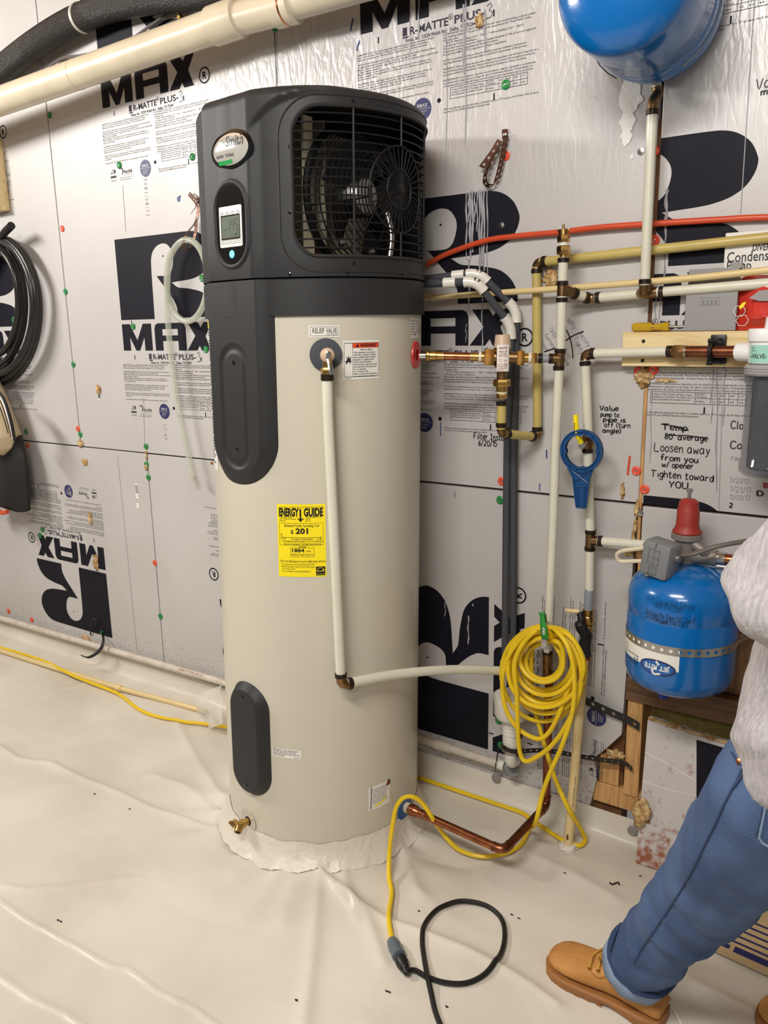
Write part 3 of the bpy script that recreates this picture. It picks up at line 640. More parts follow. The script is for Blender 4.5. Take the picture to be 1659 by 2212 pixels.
# ================================================================ SETTING: floor liner
CUX, CUY, CUR = -1.478, -.350, .297
ridges = []
for P, h, w in (([(-40, 1590), (40, 1640), (110, 1645), (190, 1690), (330, 1750), (460, 1783)], .010, .014), ([(0, 1912), (60, 1920), (200, 1906), (310, 1898)], .006, .012), ([(-30, 1925), (60, 1985), (150, 2035), (240, 2087), (275, 2090), (340, 2140), (420, 2180), (500, 2240)], .0065, .006), ([(-20, 2095), (60, 2150), (140, 2185), (220, 2240)], .006, .009),
                ([(690, 1885), (760, 1950), (840, 1995), (900, 2015), (1000, 2055), (1100, 2105), (1200, 2170)], .007, .016), ([(690, 1890), (680, 2000), (672, 2080), (655, 2212)], .009, .016), ([(690, 1885), (790, 1980), (828, 2085)], .010, .02), ([(905, 1850), (1010, 1870), (1130, 1850)], -.006, .03), ([(1130, 1840), (1230, 1890), (1330, 1950)], .006, .03), ([(640, 1870), (610, 1990)], .008, .03), ([(480, 1760), (400, 1700), (330, 1680)], .010, .03), ([(0, 1545), (130, 1490), (210, 1470), (232, 1430)], .006, .014), ([(380, 1560), (430, 1650), (480, 1720)], .010, .022), ([(790, 2212), (1010, 2080)], .004, .02), ([(1490, 2120), (1659, 2200)], .005, .015), ([(870, 1840), (905, 1930)], .008, .02), ([(740, 1880), (770, 1990)], .008, .015)):
    ridges.append(([np.array(G(*p)[:2]) for p in P], h, w))
nx, ny = 560, 300
xs = np.linspace(-5.2, 1.6, nx); ys = np.concatenate([np.linspace(-3.2, -1.6, 40)[:-1], np.linspace(-1.6, -.0, ny-39)])
X, Y = np.meshgrid(xs, ys); Z = np.zeros_like(X)
rng = np.random.RandomState(3)
for k in range(26):
    a = rng.uniform(0, math.pi); fr = rng.uniform(2, 9); Z += .0018/(.5+fr/4)*np.sin((X*math.cos(a)+Y*math.sin(a))*fr*2+rng.uniform(0, 6)+1.3*np.sin(X*1.7*math.cos(a+1)+Y*2.1+k))
for P, h, w in ridges:
    D = np.full_like(X, 1e9)
    for a, b in zip(P[:-1], P[1:]):
        ab = b-a; t = np.clip(((X-a[0])*ab[0]+(Y-a[1])*ab[1])/(ab@ab), 0, 1); D = np.minimum(D, np.hypot(X-a[0]-t*ab[0], Y-a[1]-t*ab[1]))
    Z += (1.35 if P[0][0] > -1.6 else .85)*h*np.exp(-(np.maximum(D, 0)/w)**1.3)
for k in range(150):      # short random creases
    c0 = rng.uniform([-4.2, -2.2], [.6, -.1]); a = rng.uniform(0, math.pi); ln = rng.uniform(.15, .55); dxy = np.array([math.cos(a), math.sin(a)*.6])
    t = np.clip((X-c0[0])*dxy[0]+(Y-c0[1])*dxy[1], -ln, ln); D = np.hypot(X-c0[0]-t*dxy[0], Y-c0[1]-t*dxy[1]+.02*np.sin(t*11+k)); Z += rng.uniform(-.0036, .005)*np.exp(-(D/rng.uniform(.012, .04))**1.2)*(1-np.abs(t)/ln*.8)
# radial pleats around the heater foot
dr = np.hypot(X-CUX+.017, Y-CUY+.014); th = np.arctan2(Y-CUY, X-CUX)
Z += .006*np.exp(-np.maximum(dr-.34, 0)/.12)*np.sin(th*17+2*np.sin(th*5))*(dr > .30)
Z = np.where(dr < .31, -.004, Z)
# cove: the liner turns up the wall
up = np.clip((Y+.05)/.05, 0, 1); hgt = np.interp(X, [-5, -2.7, -1.9, -1.0, -.6, .5], [.085, .085, .075, .072, .070, .06])
Z = Z*(1-up)+np.where(up > 0, hgt*(up**2.2), 0)+.004*np.sin(X*23)*up*(1-up)*4
Yd = np.where(up > 0, -.05+.046*np.sqrt(np.clip(up, 0, 1)), Y)
Vv = np.stack([X, Yd, Z], -1).reshape(-1, 3); rows = len(ys)
idx = np.arange(rows*nx).reshape(rows, nx); Fq = np.stack([idx[:-1, :-1], idx[:-1, 1:], idx[1:, 1:], idx[1:, :-1]], -1).reshape(-1, 4)
me = bpy.data.meshes.new('floor'); me.from_pydata(Vv.tolist(), [], Fq.tolist()); me.update(); me.polygons.foreach_set('use_smooth', [True]*len(me.polygons)); me.materials.append(MATS['liner'])
floor = bpy.data.objects.new('floor', me); link(floor); structure(floor)
def floor_z(x, y):
    i = int(np.clip(np.searchsorted(ys, y), 1, rows-1)); j = int(np.clip(np.searchsorted(xs, x), 1, nx-1)); return float(Z[i, j])
# fold seam strips welded on the liner and bits of dirt
for px, py, n_ in ((205, 1720, 1), (125, 1985, 2), (1383, 1894, 1), (1105, 1980, 1), (1120, 1988, 1), (965, 2178, 1), (280, 1750, 1), (905, 1972, 1), (640, 2160, 1), (835, 2140, 2), (1220, 1895, 1), (520, 1655, 1)):
    for k in range(n_):
        p = G(px+k*6, py+k*3); z = floor_z(p.x, p.y)
        lump('dirt_speck', 'debris', (p.x, p.y, z+.0015), .0032, floor, (1.6, .8, .4), px, .5, 1)
p = G(1326, 1918); mb = MB(); z = floor_z(p.x, p.y)+.003
mb.add(*tubeg(smoothpath([(p.x-.012, p.y, z), (p.x-.004, p.y-.005, z+.002), (p.x, p.y+.004, z), (p.x+.008, p.y+.010, z+.003), (p.x+.013, p.y+.006, z)], 4), .0022, 6)); mb.build('dirt_speck', 'debris', floor)
# rest of the room shell
structure(one(boxg(-5.6, -5.5, -4.0, .05, -.05, 3.4), 'wall_left', 'ply_foam', None, False))
structure(one(boxg(-6, 2.2, -4.2, .09, 3.42, 3.5), 'ceiling', 'stud', None, False))

# ================================================================ WATER HEATER
heater = thing('water_heater', 'tall beige heat pump water heater with black fan top, standing on the white floor liner', 'water heater', (CUX, CUY, 0))
# the heater stands a little out of plumb: everything is built upright, then leaned
LEAN = Vector((.0142, .0115, 0)); LZ = .9
def leanv(p): p = Vector(p); return p+LEAN*(p.z-LZ)
CL = CAM_C-LEAN*(CAM_C.z-LZ)
def rayl(px, py): d = ray(px, py); return d-LEAN*d.z
def hhit(px, py, r):
    d = rayl(px, py); ox, oy = CL.x-CUX, CL.y-CUY
    a = d.x*d.x+d.y*d.y; b = ox*d.x+oy*d.y; c = ox*ox+oy*oy-r*r
    return CL+d*((-b-math.sqrt(max(0.0, b*b-a*c)))/a)
def cp(deg, z, r): a = math.radians(deg); return Vector((CUX+r*math.cos(a), CUY+r*math.sin(a), z))
one(latheg([(CUR-.012, .0), (CUR, .004), (CUR, 1.50), (CUR, 1.548)], (CUX, CUY, .002), (0, 0, 1), 128), 'tank_jacket', 'jacket', heater)
RS = .305; PHI = -96.0; ph = math.radians(PHI); CN = Vector((math.cos(ph), math.sin(ph), 0)); CT = Vector((-math.sin(ph), math.cos(ph), 0)); CC = Vector((CUX, CUY, 0))
NF, BF, BK = .304, .084, .126      # column face distance, half width of its face, half width at its feet
def colp(t, z, n): return CC+CT*t+CN*n+Vector((0, 0, z))
def facehit(px, py, n=NF):
    d = rayl(px, py); k = (n-(CL-CC).dot(CN))/d.dot(CN); p = CL+d*k
    return (p-CC).dot(CT), p.z
# plan outline of the shroud: circle joined with the flat faced column
def rho(deg):
    a = math.radians(deg-PHI); ct, st_ = math.cos(a), math.sin(a); best = RS
    if ct > 0:
        nk = math.sqrt(RS*RS-BK*BK)
        poly = [(-BK-.004, nk-.01), (-BF, NF), (BF, NF), (BK+.004, nk-.01)]
        for (t0, n0), (t1, n1) in zip(poly[:-1], poly[1:]):
            # ray (s*st, s*ct) crossing the segment
            dx, dy = t1-t0, n1-n0; det = st_*dy-ct*dx
            if abs(det) < 1e-9: continue
            s_ = (t0*dy-n0*dx)/det; u = (t0*ct-n0*st_)/det*1.0
            u = ((s_*st_-t0)*dx+(s_*ct-n0)*dy)/(dx*dx+dy*dy)
            if s_ > 0 and -1e-6 <= u <= 1+1e-6: best = max(best, s_)
    return best
NS = 360
OUT = [rho(d) for d in range(NS)]
for _ in range(0): OUT = [(OUT[i-1]+2*OUT[i]+OUT[(i+1) % NS])/4 for i in range(NS)]
def shell_rings(levels, name, m):
    V = []; F = []; L = len(levels)
    for z, off in levels:
        for d in range(NS):
            dd = (d+180) % 360-180; e = 0.0
            for s_, lo, hi in ((1, -81, -46),):      # raised hood edge sweeping from the column over the top
                u = (hi-dd)/(hi-lo) if s_ > 0 else (dd-lo)/(hi-lo)
                if 0 < u <= 1.0: e = max(e, .0102*smoothstep((z-(1.925+.112*math.sqrt(max(0, 1-min(1, u)**2))))/.018))
                elif u <= 0: e = max(e, .0102*smoothstep((z-2.037)/.018)*smoothstep(1+u*2))
            V.append(cp(d, z, max(OUT[d], RS+e)+off))
    for i in range(L-1):
        for d in range(NS): F.append((i*NS+d, i*NS+(d+1) % NS, (i+1)*NS+(d+1) % NS, (i+1)*NS+d))
    return V, F
ZT = 2.062
V, F = shell_rings([(1.632, -.010), (1.632, -.0004), (1.634, 0), (1.70, 0), (1.85, 0), *[(1.90+.004*q, 0) for q in range(34)], (ZT-.026, 0), (ZT-.020, -.002), (ZT-.014, -.005), (ZT-.009, -.009), (ZT-.005, -.015), (ZT-.001, -.024), (ZT, -.034)], '', '')
n0 = len(V); V.append(Vector((CUX, CUY, ZT+.001))); L = n0//NS
F += [((L-1)*NS+d, (L-1)*NS+(d+1) % NS, n0) for d in range(NS)]
shroud = mesh('top_shroud', V, F, 'shroud', heater)
# cut the fan opening
GA, GZ0, GZ1, GR = 54.5, 1.683, 2.012, .062; GC = -5.5
def rrect(hw, z0, z1, r, n=10):
    P = []
    for cx_, cz_, a0 in ((hw-r, z1-r, 0), (-hw+r, z1-r, 90), (-hw+r, z0+r, 180), (hw-r, z0+r, 270)):
        for k in range(n+1):
            a = math.radians(a0+90*k/n); P.append((cx_+r*math.cos(a), cz_+r*math.sin(a)))
    return P
def dens(P, m=6):
    Q = []
    for i in range(len(P)):
        a = Vector(P[i]); b = Vector(P[(i+1) % len(P)]); k = max(1, int((b-a).length/.02))
        Q += [tuple(a.lerp(b, j/k)) for j in range(k)]
    return Q
HW = RS*math.radians(GA); GO = dens(rrect(HW, GZ0, GZ1, GR)); gn = len(GO)
cV = [cp(GC+math.degrees(s/RS), z, .42) for s, z in GO]+[cp(GC+math.degrees(s/RS), z, .20) for s, z in GO]+[cp(GC, 1.85, .42), cp(GC, 1.85, .20)]
cF = [(i, (i+1) % gn, gn+(i+1) % gn, gn+i) for i in range(gn)]+[(i, 2*gn, (i+1) % gn) for i in range(gn)]+[(gn+i, gn+(i+1) % gn, 2*gn+1) for i in range(gn)]
cut = mesh('cutter', cV, cF, 'shroud', None, False); fixnormals(cut); fixnormals(shroud)
sm = shroud.modifiers.new('s', 'SOLIDIFY'); sm.thickness = .007; sm.offset = -1
bo = shroud.modifiers.new('b', 'BOOLEAN'); bo.object = cut; bo.operation = 'DIFFERENCE'; bo.solver = 'EXACT'
dg = bpy.context.evaluated_depsgraph_get(); dg.update(); me = bpy.data.meshes.new_from_object(shroud.evaluated_get(dg))
shroud.modifiers.clear(); shroud.data = me; bpy.data.objects.remove(cut, do_unlink=True); autosmooth(shroud, 22)
# frame bead round the opening
mb = MB()
mb.add(*tubeg([cp(GC+math.degrees(s/RS), z, RS+.001) for s, z in dens(rrect(HW+.004, GZ0-.004, GZ1+.004, GR+.003))], .004, 6, closed=True))
mb.add(*tubeg([cp(GC+math.degrees(s/RS), z, RS) for s, z in dens(rrect(HW+.036, GZ0-.040, GZ1+.026, GR+.03))], .0022, 5, closed=True)); mb.build('grille_frame', 'shroud', heater)
# band under the shroud
one(latheg([(RS-.006, 1.540), (RS, 1.541), (RS, 1.626), (RS-.005, 1.629)], (CUX, CUY, 0), (0, 0, 1), 128), 'shroud_band', 'shroud', heater)
# column cover running down the jacket, with its oblong access recess
def stadium(t, z, z0, z1, hw):       # signed distance inside an upright stadium
    zc = min(max(z, z0+hw), z1-hw); return hw-math.hypot(t, z-zc)
CZ0, CZ1 = 1.100, 1.628
nt, nz = 90, 150; V = []; F = []
ta, za0 = facehit(502, 745); tb, zb0 = facehit(505, 1010, .300)
AC, AZ0, AZ1, AH = ta, zb0, za0, .054
for i in range(nz+1):
    z = CZ0+(CZ1-CZ0)*i/nz
    hw = BK if z > CZ0+BK else math.sqrt(max(0, BK*BK-(CZ0+BK-z)**2)); hw = max(hw, .0005)
    for j in range(nt+1):
        t = (-1+2*j/nt)*hw; tn = math.sqrt(CUR*CUR-t*t)-.003
        din = stadium(t, z, CZ0, 9.0, BK); f = smoothstep(din/.034)
        n_ = tn+(NF-tn)*min(1, max(0, din/.034))**.9
        d2 = stadium(t-AC, z, AZ0, AZ1, AH)
        n_ -= .0048*smoothstep((d2+.004)/.009)*f; n_ += .0034*smoothstep((d2-.012)/.010)*f; n_ = max(n_, tn+.0015)
        V.append(colp(t, z, n_))
for i in range(nz):
    for j in range(nt): a = i*(nt+1)+j; F.append((a, a+1, a+nt+2, a+nt+1))
column = mesh('column_cover', V, F, 'shroud', heater)
def screw(par, p, n, r=.006, m='gloss_black', name='screw'):
    o = one(latheg([(r, 0), (r*.9, r*.4), (r*.35, r*.55), (r*.3, r*.2), (.0001, r*.2)], p, n, 12), name, m, par); return o
for z in (AZ1-.045, AZ0+.05): screw(column, colp(AC, z, NF-.003), CN)
for px, py in ((626, 317), (626, 459), (626, 592)): 
    p = hhit(px, py, RS); screw(heater, p, (p-Vector((CUX, CUY, p.z))), .0042, 'gloss_black')
for dg_, z in ((-33, 2.028), (-33, 1.662), (-3, 1.64), (-36, 1.64)): screw(heater, cp(dg_, z, RS), cp(dg_, z, RS)-Vector((CUX, CUY, z)), .0042, 'gloss_black')
# lower access cover
mb = MB(); LZ0, LZ1, LH = .186, .549, .083; LN = math.radians(-96.5); nn = Vector((math.cos(LN), math.sin(LN), 0)); tt = Vector((-math.sin(LN), math.cos(LN), 0))
V = []; F = []; nt, nz = 44, 120
for i in range(nz+1):
    z = LZ0+(LZ1-LZ0)*i/nz; dz = max(LZ0+LH-z, z-(LZ1-LH), 0); hw = max(math.sqrt(max(0, LH*LH-dz*dz)), .0004)
    for j in range(nt+1):
        t = (-1+2*j/nt)*hw; tn = math.sqrt(CUR*CUR-t*t)-.003; din = stadium(t, z, LZ0, LZ1, LH)
        n_ = tn+(.022+(CUR-tn)*.85)*smoothstep(din/.030); V.append(CC+tt*t+nn*n_+Vector((0, 0, z)))
for i in range(nz):
    for j in range(nt): a = i*(nt+1)+j; F.append((a, a+1, a+nt+2, a+nt+1))
lower = mesh('lower_access_cover', V, F, 'shroud', heater)
for z in (.504, .232): screw(lower, CC+nn*(CUR+.0212)+Vector((0, 0, z)), nn, .0055)
# badge
bt, bz = facehit(500, 323); bm_ = lambda x, y, e=0: colp(bt+x, bz+y, NF+e)
def dome(name, cx, cz, rx, rz, h, m, par, n=36, e=0.0, tilt=0.0):
    V = []; F = []; K = 7
    for k in range(K):
        s = 1-k/(K-1)*.999; hh = h*math.sqrt(max(0, 1-s*s)) if k else 0
        for i in range(n):
            a = 2*math.pi*i/n; x, y = rx*s*math.cos(a), rz*s*math.sin(a); x, y = x*math.cos(tilt)-y*math.sin(tilt), x*math.sin(tilt)+y*math.cos(tilt)
            V.append(colp(cx+x, cz+y, NF+hh+e))
    for k in range(K-1):
        for i in range(n): F.append((k*n+i, k*n+(i+1) % n, (k+1)*n+(i+1) % n, (k+1)*n+i))
    o = mesh(name, V, F, m, par); return fixnormals(o)
BX, BZ = .073, .041
rim = dome('badge_rim', bt, bz, BX+.004, BZ+.004, .006, 'gloss_black', heater)
badge = dome('badge', bt, bz, BX, BZ, .0085, 'badge', heater)
def bmap(x, y): s = min(.99, math.hypot(x/BX, y/BZ)); return colp(bt+x, bz+y, NF+.0085*math.sqrt(1-s*s)+.0006)
tess = Flat().add(fit(textg('Smith', .034, .02, res=2), .062, -.012, .006)); tess.build('badge_lettering', bmap, 'ink_black', badge)
g = Flat()
for k in range(10):
    x0, x1 = -.046+.0055*k, -.046+.0055*(k+1); f0 = lambda x: -.028+.35*(x+.018)**2*4; g.add(([(x0, f0(x0)-.005), (x1, f0(x1)-.005), (x1, f0(x1)+.004), (x0, f0(x0)+.004)], [(0, 1, 2, 3)]))
g.build('badge_swoosh', bmap, 'badge_green', badge); g = Flat(); g.add(polyg([(-.048, .010), (-.040, .018), (-.030, .021), (-.022, .016), (-.034, .012)])); g.build('badge_swoosh', bmap, 'badge_green', badge)
Flat().add(fit(textg('Voltex', .013, .02, res=2), .034, -.016, -.017)).add(rectg(-.05, -.022, -.016, -.010)).build('badge_lettering', bmap, 'ink_black', badge)
# control panel
pt, pz0 = facehit(496, 397); _, pz1 = facehit(496, 573); pzc = (pz0+pz1)/2; ph_ = (pz0-pz1)/2; pw = .056
def stad2(hw, hh, n=16): 
    P = []
    for k in range(n+1): a = math.pi*k/n; P.append((hw*math.cos(a), hh-hw+hw*math.sin(a)))
    for k in range(n+1): a = math.pi+math.pi*k/n; P.append((hw*math.cos(a), -hh+hw+hw*math.sin(a)))
    return P
V = []; F = []; prof = [(.012, 0.0), (.007, .004), (.002, .004), (-.003, -.001)]
for off, n_ in prof: V += [colp(pt+x, pzc+y, NF+n_+.0006) for x, y in stad2(pw+off, ph_+off)]
m_ = len(stad2(1, 2)); 
for k in range(len(prof)-1): F += [(k*m_+i, k*m_+(i+1) % m_, (k+1)*m_+(i+1) % m_, (k+1)*m_+i) for i in range(m_)]
panelo = fixnormals(mesh('control_bezel', V, F, 'shroud_in', heater)); 
cmap = lambda e: (lambda x, y: colp(pt+x, pzc+y, NF+e))
P_ = stad2(pw-.001, ph_-.001); disp = Flat().add(polyg(P_)).build('control_panel', cmap(.0012), 'gloss_black', heater)
w_ = .042; ya, yb = ph_*.46, -ph_*.55
def slab(x0, x1, y0, y1, e0, e1, r=.004):
    P = [(x0+x1)/2+0, ]; Q = rrect((x1-x0)/2, y0, y1, r, 5); n = len(Q); c = (x0+x1)/2
    V = [colp(pt+c+x, pzc+y, NF+e0) for x, y in Q]+[colp(pt+c+x, pzc+y, NF+e1) for x, y in Q]
    return V, [tuple(range(n, 2*n))]+[(i, (i+1) % n, (i+1) % n+n, i+n) for i in range(n)]
one(slab(-w_, w_, yb, ya, .0012, .0026), 'button_card', 'white_card', disp, False)
ly0, ly1 = -ph_*.36, ph_*.24
one(slab(-.036, .036, ly0, ly1, .0026, .0030, .003), 'screen_border', 'gloss_black', disp, False); one(slab(-.033, .034, ly0+.003, ly1-.003, .003, .0034, .002), 'lcd_screen', 'lcd', disp, False)
SEG = {'1': 'bc', '4': 'fgbc', '5': 'afgcd'}; sg = Flat()
for i, ch in enumerate('145'):
    x0, y0, w2, h2, t2 = -.012+i*.0145, ly1-.036, .0105, .026, .0022
    R_ = {'a': (x0, x0+w2, y0+h2-t2, y0+h2), 'g': (x0, x0+w2, y0+h2/2-t2/2, y0+h2/2+t2/2), 'd': (x0, x0+w2, y0, y0+t2), 'f': (x0, x0+t2, y0+h2/2, y0+h2), 'b': (x0+w2-t2, x0+w2, y0+h2/2, y0+h2), 'c': (x0+w2-t2, x0+w2, y0, y0+h2/2), 'e': (x0, x0+t2, y0, y0+h2/2)}
    for q in SEG[ch]: sg.add(rectg(*R_[q]))
sg.add(rectg(-.024, -.010, ly0+.022, ly0+.024)).add(polyg([(.010, ly0+.008), (.028, ly0+.008), (.028, ly0+.018)])); sg.build('screen_digits', cmap(.0037), 'ink_black', disp)
ic = Flat(); yi = ya-.020
for k in range(4):
    x = -.030+.020*k; ic.add(ringg(x, yi, .0075, .0010, 18)).add(rectg(x-.0012, x+.0012, yi-.003, yi+.003)).add(rectg(x-.006, x+.006, yi-.0135, yi-.0125)).add(frameg(x-.0085, x+.0085, yb+.008, yb+.017, .0008)).add(rectg(x-.0025, x+.0025, yb+.0118, yb+.0132))
ic.build('button_print', cmap(.0029), 'ink_grey', disp)
yl = -ph_*.73; Flat().add(ringg(0, yl, .0095, .0028, 24)).add(discg(0, yl, .0042)).build('power_light', cmap(.0016), 'green_led', disp)
Flat().add(ringg(0, yl, .0062, .0018, 20)).build('power_symbol', cmap(.0018), 'white_card', disp)
# fan grille: curved bars, two uprights, round spoke web
ZC, RW = 1.843, .102
def gspan(z):      # half arc length of the opening at height z
    if z > GZ1-GR: d = z-(GZ1-GR); return HW-GR+math.sqrt(max(0, GR*GR-d*d))
    if z < GZ0+GR: d = (GZ0+GR)-z; return HW-GR+math.sqrt(max(0, GR*GR-d*d))
    return HW
gb = lambda s, z, r=RS-.003: cp(GC+math.degrees(s/RS), z, r)
zs = np.linspace(GZ0+.016, GZ1-.012, 16)
for z in zs:
    h = gspan(z); c = math.sqrt(max(0, RW*RW-(z-ZC)**2))
    for a, b in (((-h, -c), (c, h)) if c > 0 else ((-h, h),)):
        one(tubeg([gb(a+(b-a)*k/14, z) for k in range(15)], .0021, 6), 'grille_bar', 'grille_black', heater)
for s in (-RS*math.radians(27.3), RS*math.radians(27.3)): one(tubeg([gb(s, GZ0+(GZ1-GZ0)*k/6, RS-.001) for k in range(7)], .0034, 6), 'grille_upright', 'grille_black', heater)
for z0, z1 in ((GZ0, ZC-RW), (ZC+RW, GZ1)): one(tubeg([gb(0, z0, RS-.001), gb(0, z1, RS-.001)], .003, 6), 'grille_upright', 'grille_black', heater)
for r_ in (RW, .047): one(tubeg([gb(r_*math.cos(2*math.pi*k/48), ZC+r_*math.sin(2*math.pi*k/48)) for k in range(48)], .0026, 6, closed=True), 'grille_ring', 'grille_black', heater)
for k in range(34):
    a = 2*math.pi*k/34; one(tubeg([gb(q*math.cos(a), ZC+q*math.sin(a)) for q in (.012, .06, RW)], .0016, 5), 'grille_spoke', 'grille_black', heater)
one(latheg([(.013, -.003), (.013, .002), (.010, .004), (.0001, .004)], gb(0, ZC), (1, 0, 0), 18), 'grille_hub', 'grille_black', heater)
# inside: plates, fan in its wire cage, motor
one(boxg(CUX-.12, CUX+.085, -.412, -.404, 1.64, 2.03), 'inner_plate', 'beige_metal', heater, False)
fins = MB(); fins.add(*boxg(CUX+.0, CUX+.006, -.47, -.10, 1.64, 2.03))
for k in range(60): 
    y = -.468+k*.006; fins.add(*boxg(CUX+.006, CUX+.011, y, y+.0016, 1.65, 2.02))
fins.build('evaporator_fins', 'beige_metal', heater, False)
one(latheg([(.29, 1.634), (.29, 1.640)], (CUX, CUY, 0), (0, 0, 1), 64), 'inner_floor', 'shroud_in', heater, False)
one(boxg(CUX+.10, CUX+.108, -.52, -.485, 1.642, 2.02), 'inner_bracket', 'beige_metal', heater, False)
FX, FY, FZ, FR = CUX+.175, CUY-.005, 1.842, .162
for k, r_ in enumerate(np.linspace(.045, FR, 11)):
    x = FX+.052-.040*(r_/FR)**3
    one(tubeg([(x, FY+r_*math.cos(2*math.pi*i/40), FZ+r_*math.sin(2*math.pi*i/40)) for i in range(40)], .0016, 5, closed=True), 'cage_ring', 'grille_black', heater)
for k in range(5): one(tubeg([(FX+.012-.018*k, FY+FR*math.cos(2*math.pi*i/40), FZ+FR*math.sin(2*math.pi*i/40)) for i in range(40)], .0020, 5, closed=True), 'cage_ring', 'steel' if k == 3 else 'grille_black', heater)
for k in range(8):
    a = 2*math.pi*k/8+.2; one(tubeg([(FX-.06, FY+FR*math.cos(a), FZ+FR*math.sin(a)), (FX+.012, FY+FR*math.cos(a), FZ+FR*math.sin(a)), (FX+.045, FY+.6*FR*math.cos(a), FZ+.6*FR*math.sin(a)), (FX+.052, FY+.25*FR*math.cos(a), FZ+.25*FR*math.sin(a))], .0022, 5), 'cage_stay', 'grille_black', heater)
one(latheg([(.052, -.05), (.052, .018), (.046, .026), (.0001, .028)], (FX-.02, FY, FZ), (1, 0, 0), 24), 'fan_motor', 'steel', heater)
for k in range(5):
    a0 = 2*math.pi*k/5; V = []; F = []
    for i in range(7):
        for j in range(7):
            q = .05+(.148-.05)*i/6; a = a0+(-.42+.84*j/6)*(.8+.3*i/6); V.append((FX-.012+.030*(j/6-.5)*-1, FY+q*math.cos(a), FZ+q*math.sin(a)))
    for i in range(6):
        for j in range(6): n_ = i*7+j; F.append((n_, n_+1, n_+8, n_+7))
    mesh('fan_blade', V, F, 'grille_black', heater)
one(tubeg([(FX-.055, FY+.172*math.cos(2*math.pi*i/48), FZ+.172*math.sin(2*math.pi*i/48)) for i in range(48)], .010, 8, closed=True), 'fan_venturi', 'grille_black', heater)
path = smoothpath([(FX+.055, FY+.02, 1.80), (FX+.075, FY+.012, 1.745), (FX+.078, FY+.0, 1.69), (FX+.07, FY-.01, 1.645)], 10)
one(tubeg(path, [.0085 if i % 2 else .0068 for i in range(len(path))], 10), 'flex_conduit', 'steel', heater)
for y, z in ((FY-.15, 1.715), (FY-.02, 1.70)): one(latheg([(.010, 0), (.010, .008), (.006, .012), (.0001, .014)], (FX+.03, y, z), (1, 0, 0), 10), 'cage_bolt', 'steel', heater)
# ---- stickers on the jacket
def sticker(name, d0, d1, z0, z1, m, e=.0008, n=14):
    V = []; F = []
    for i in range(n+1):
        a = d0+(d1-d0)*i/n; V += [cp(a, z0, CUR+e), cp(a, z1, CUR+e)]
    for i in range(n): F.append((2*i, 2*i+2, 2*i+3, 2*i+1))
    return mesh(name, V, F, m, heater, False)
def smap(d0, z0, e=.0013): return lambda x, y: cp(d0+math.degrees(x/CUR), z0+y, CUR+e)
# energy label
L0, L1, EZ0, EZ1 = -73.0, -48.4, .870, 1.066; lw = CUR*math.radians(L1-L0); lh = EZ1-EZ0; en = sticker('energy_label', L0, L1, EZ0, EZ1, 'yellow_label'); em = smap(L0, EZ0)
t = Flat()
t.add(fit(textg('ENERGY', .029, .05, res=3), .054, .005, lh-.031)).add(fit(textg('GUIDE', .029, .05, res=3), .050, lw-.056, lh-.031))
t.add(rectg(.0605, .0650, lh-.041, lh-.012)).add(polyg([(.0530, lh-.036), (.0628, lh-.047), (.0725, lh-.036), (.0628, lh-.040)]))
t.add(fit(textg('U.S. Government', .005, .005, res=1), .022, .006, lh-.009)).add(fit(textg('Federal law prohibits removal of this label before consumer purchase', .005, .005, res=1), .088, .036, lh-.009))
t.add(fit(textg('WATER HEATER - ELECTRIC\nCAPACITY (FIRST HOUR RATING)\n66 GALLONS', .005, .005, res=1), .045, .006, lh-.036)).add(fit(textg('U.S. WATER HEATER PRODUCTS\nMODEL(S)\nHPTU - 50', .005, .005, res=1), .042, .076, lh-.036))
t.add(frameg(.005, lw-.006, .086, lh-.050, .0007)).add(fit(textg('Estimated Yearly Operating Cost', .010, .012, res=1), .092, .019, lh-.060))
t.add(fit(textg('$', .014, .02), None, .036, lh-.078)).add(fit(textg('201', .020, .04), .033, .049, lh-.078))
t.add(rectg(.010, lw-.012, lh-.0895, lh-.0885)).add(rectg(.010, .011, lh-.092, lh-.080)).add(rectg(lw-.013, lw-.012, lh-.094, lh-.084)).add(polyg([(.0095, lh-.080), (.0135, lh-.078), (.0095, lh-.084)]))
t.add(fit(textg('$ 185', .005, .01, res=1), None, .011, lh-.094)).add(fit(textg('Cost Range of Similar Models', .006, .01, res=1), .056, .038, lh-.095)).add(fit(textg('$ 484', .005, .01, res=1), None, lw-.022, lh-.095))
t.add(fit(textg('THE ESTIMATED ANNUAL ENERGY COST OF THIS MODEL\nWAS NOT AVAILABLE AT THE TIME THE RANGE WAS\nPUBLISHED', .006, .01, align='CENTER', line=1.2, res=1), .108, .012, lh-.1015))
t.add(frameg(.034, .097, .055, .080, .0007)).add(fit(textg('1884', .013, .03), .033, .038, .068)).add(fit(textg('kWh', .006, .01), .012, .076, .068)).add(fit(textg('Estimated Yearly Energy Use', .007, .01, res=1), .058, .0365, .059))
t.add(fit(textg('Your cost will depend on your utility rates and use.', .009, .012, res=1), .122, .004, .040)).add(fit(textg('* Cost range based on models capacity tested by ELECTRIC.\n* Estimated operating cost based on a 2007 national average\n   cost of 10.65c per kWh.\n* For more information, visit www.ftc.gov/appliances', .006, .006, line=1.05, res=1), .092, .006, .0325))
t.add(rectg(lw-.027, lw-.003, .004, .028)); t.build('label_print', em, 'ink_black', en)
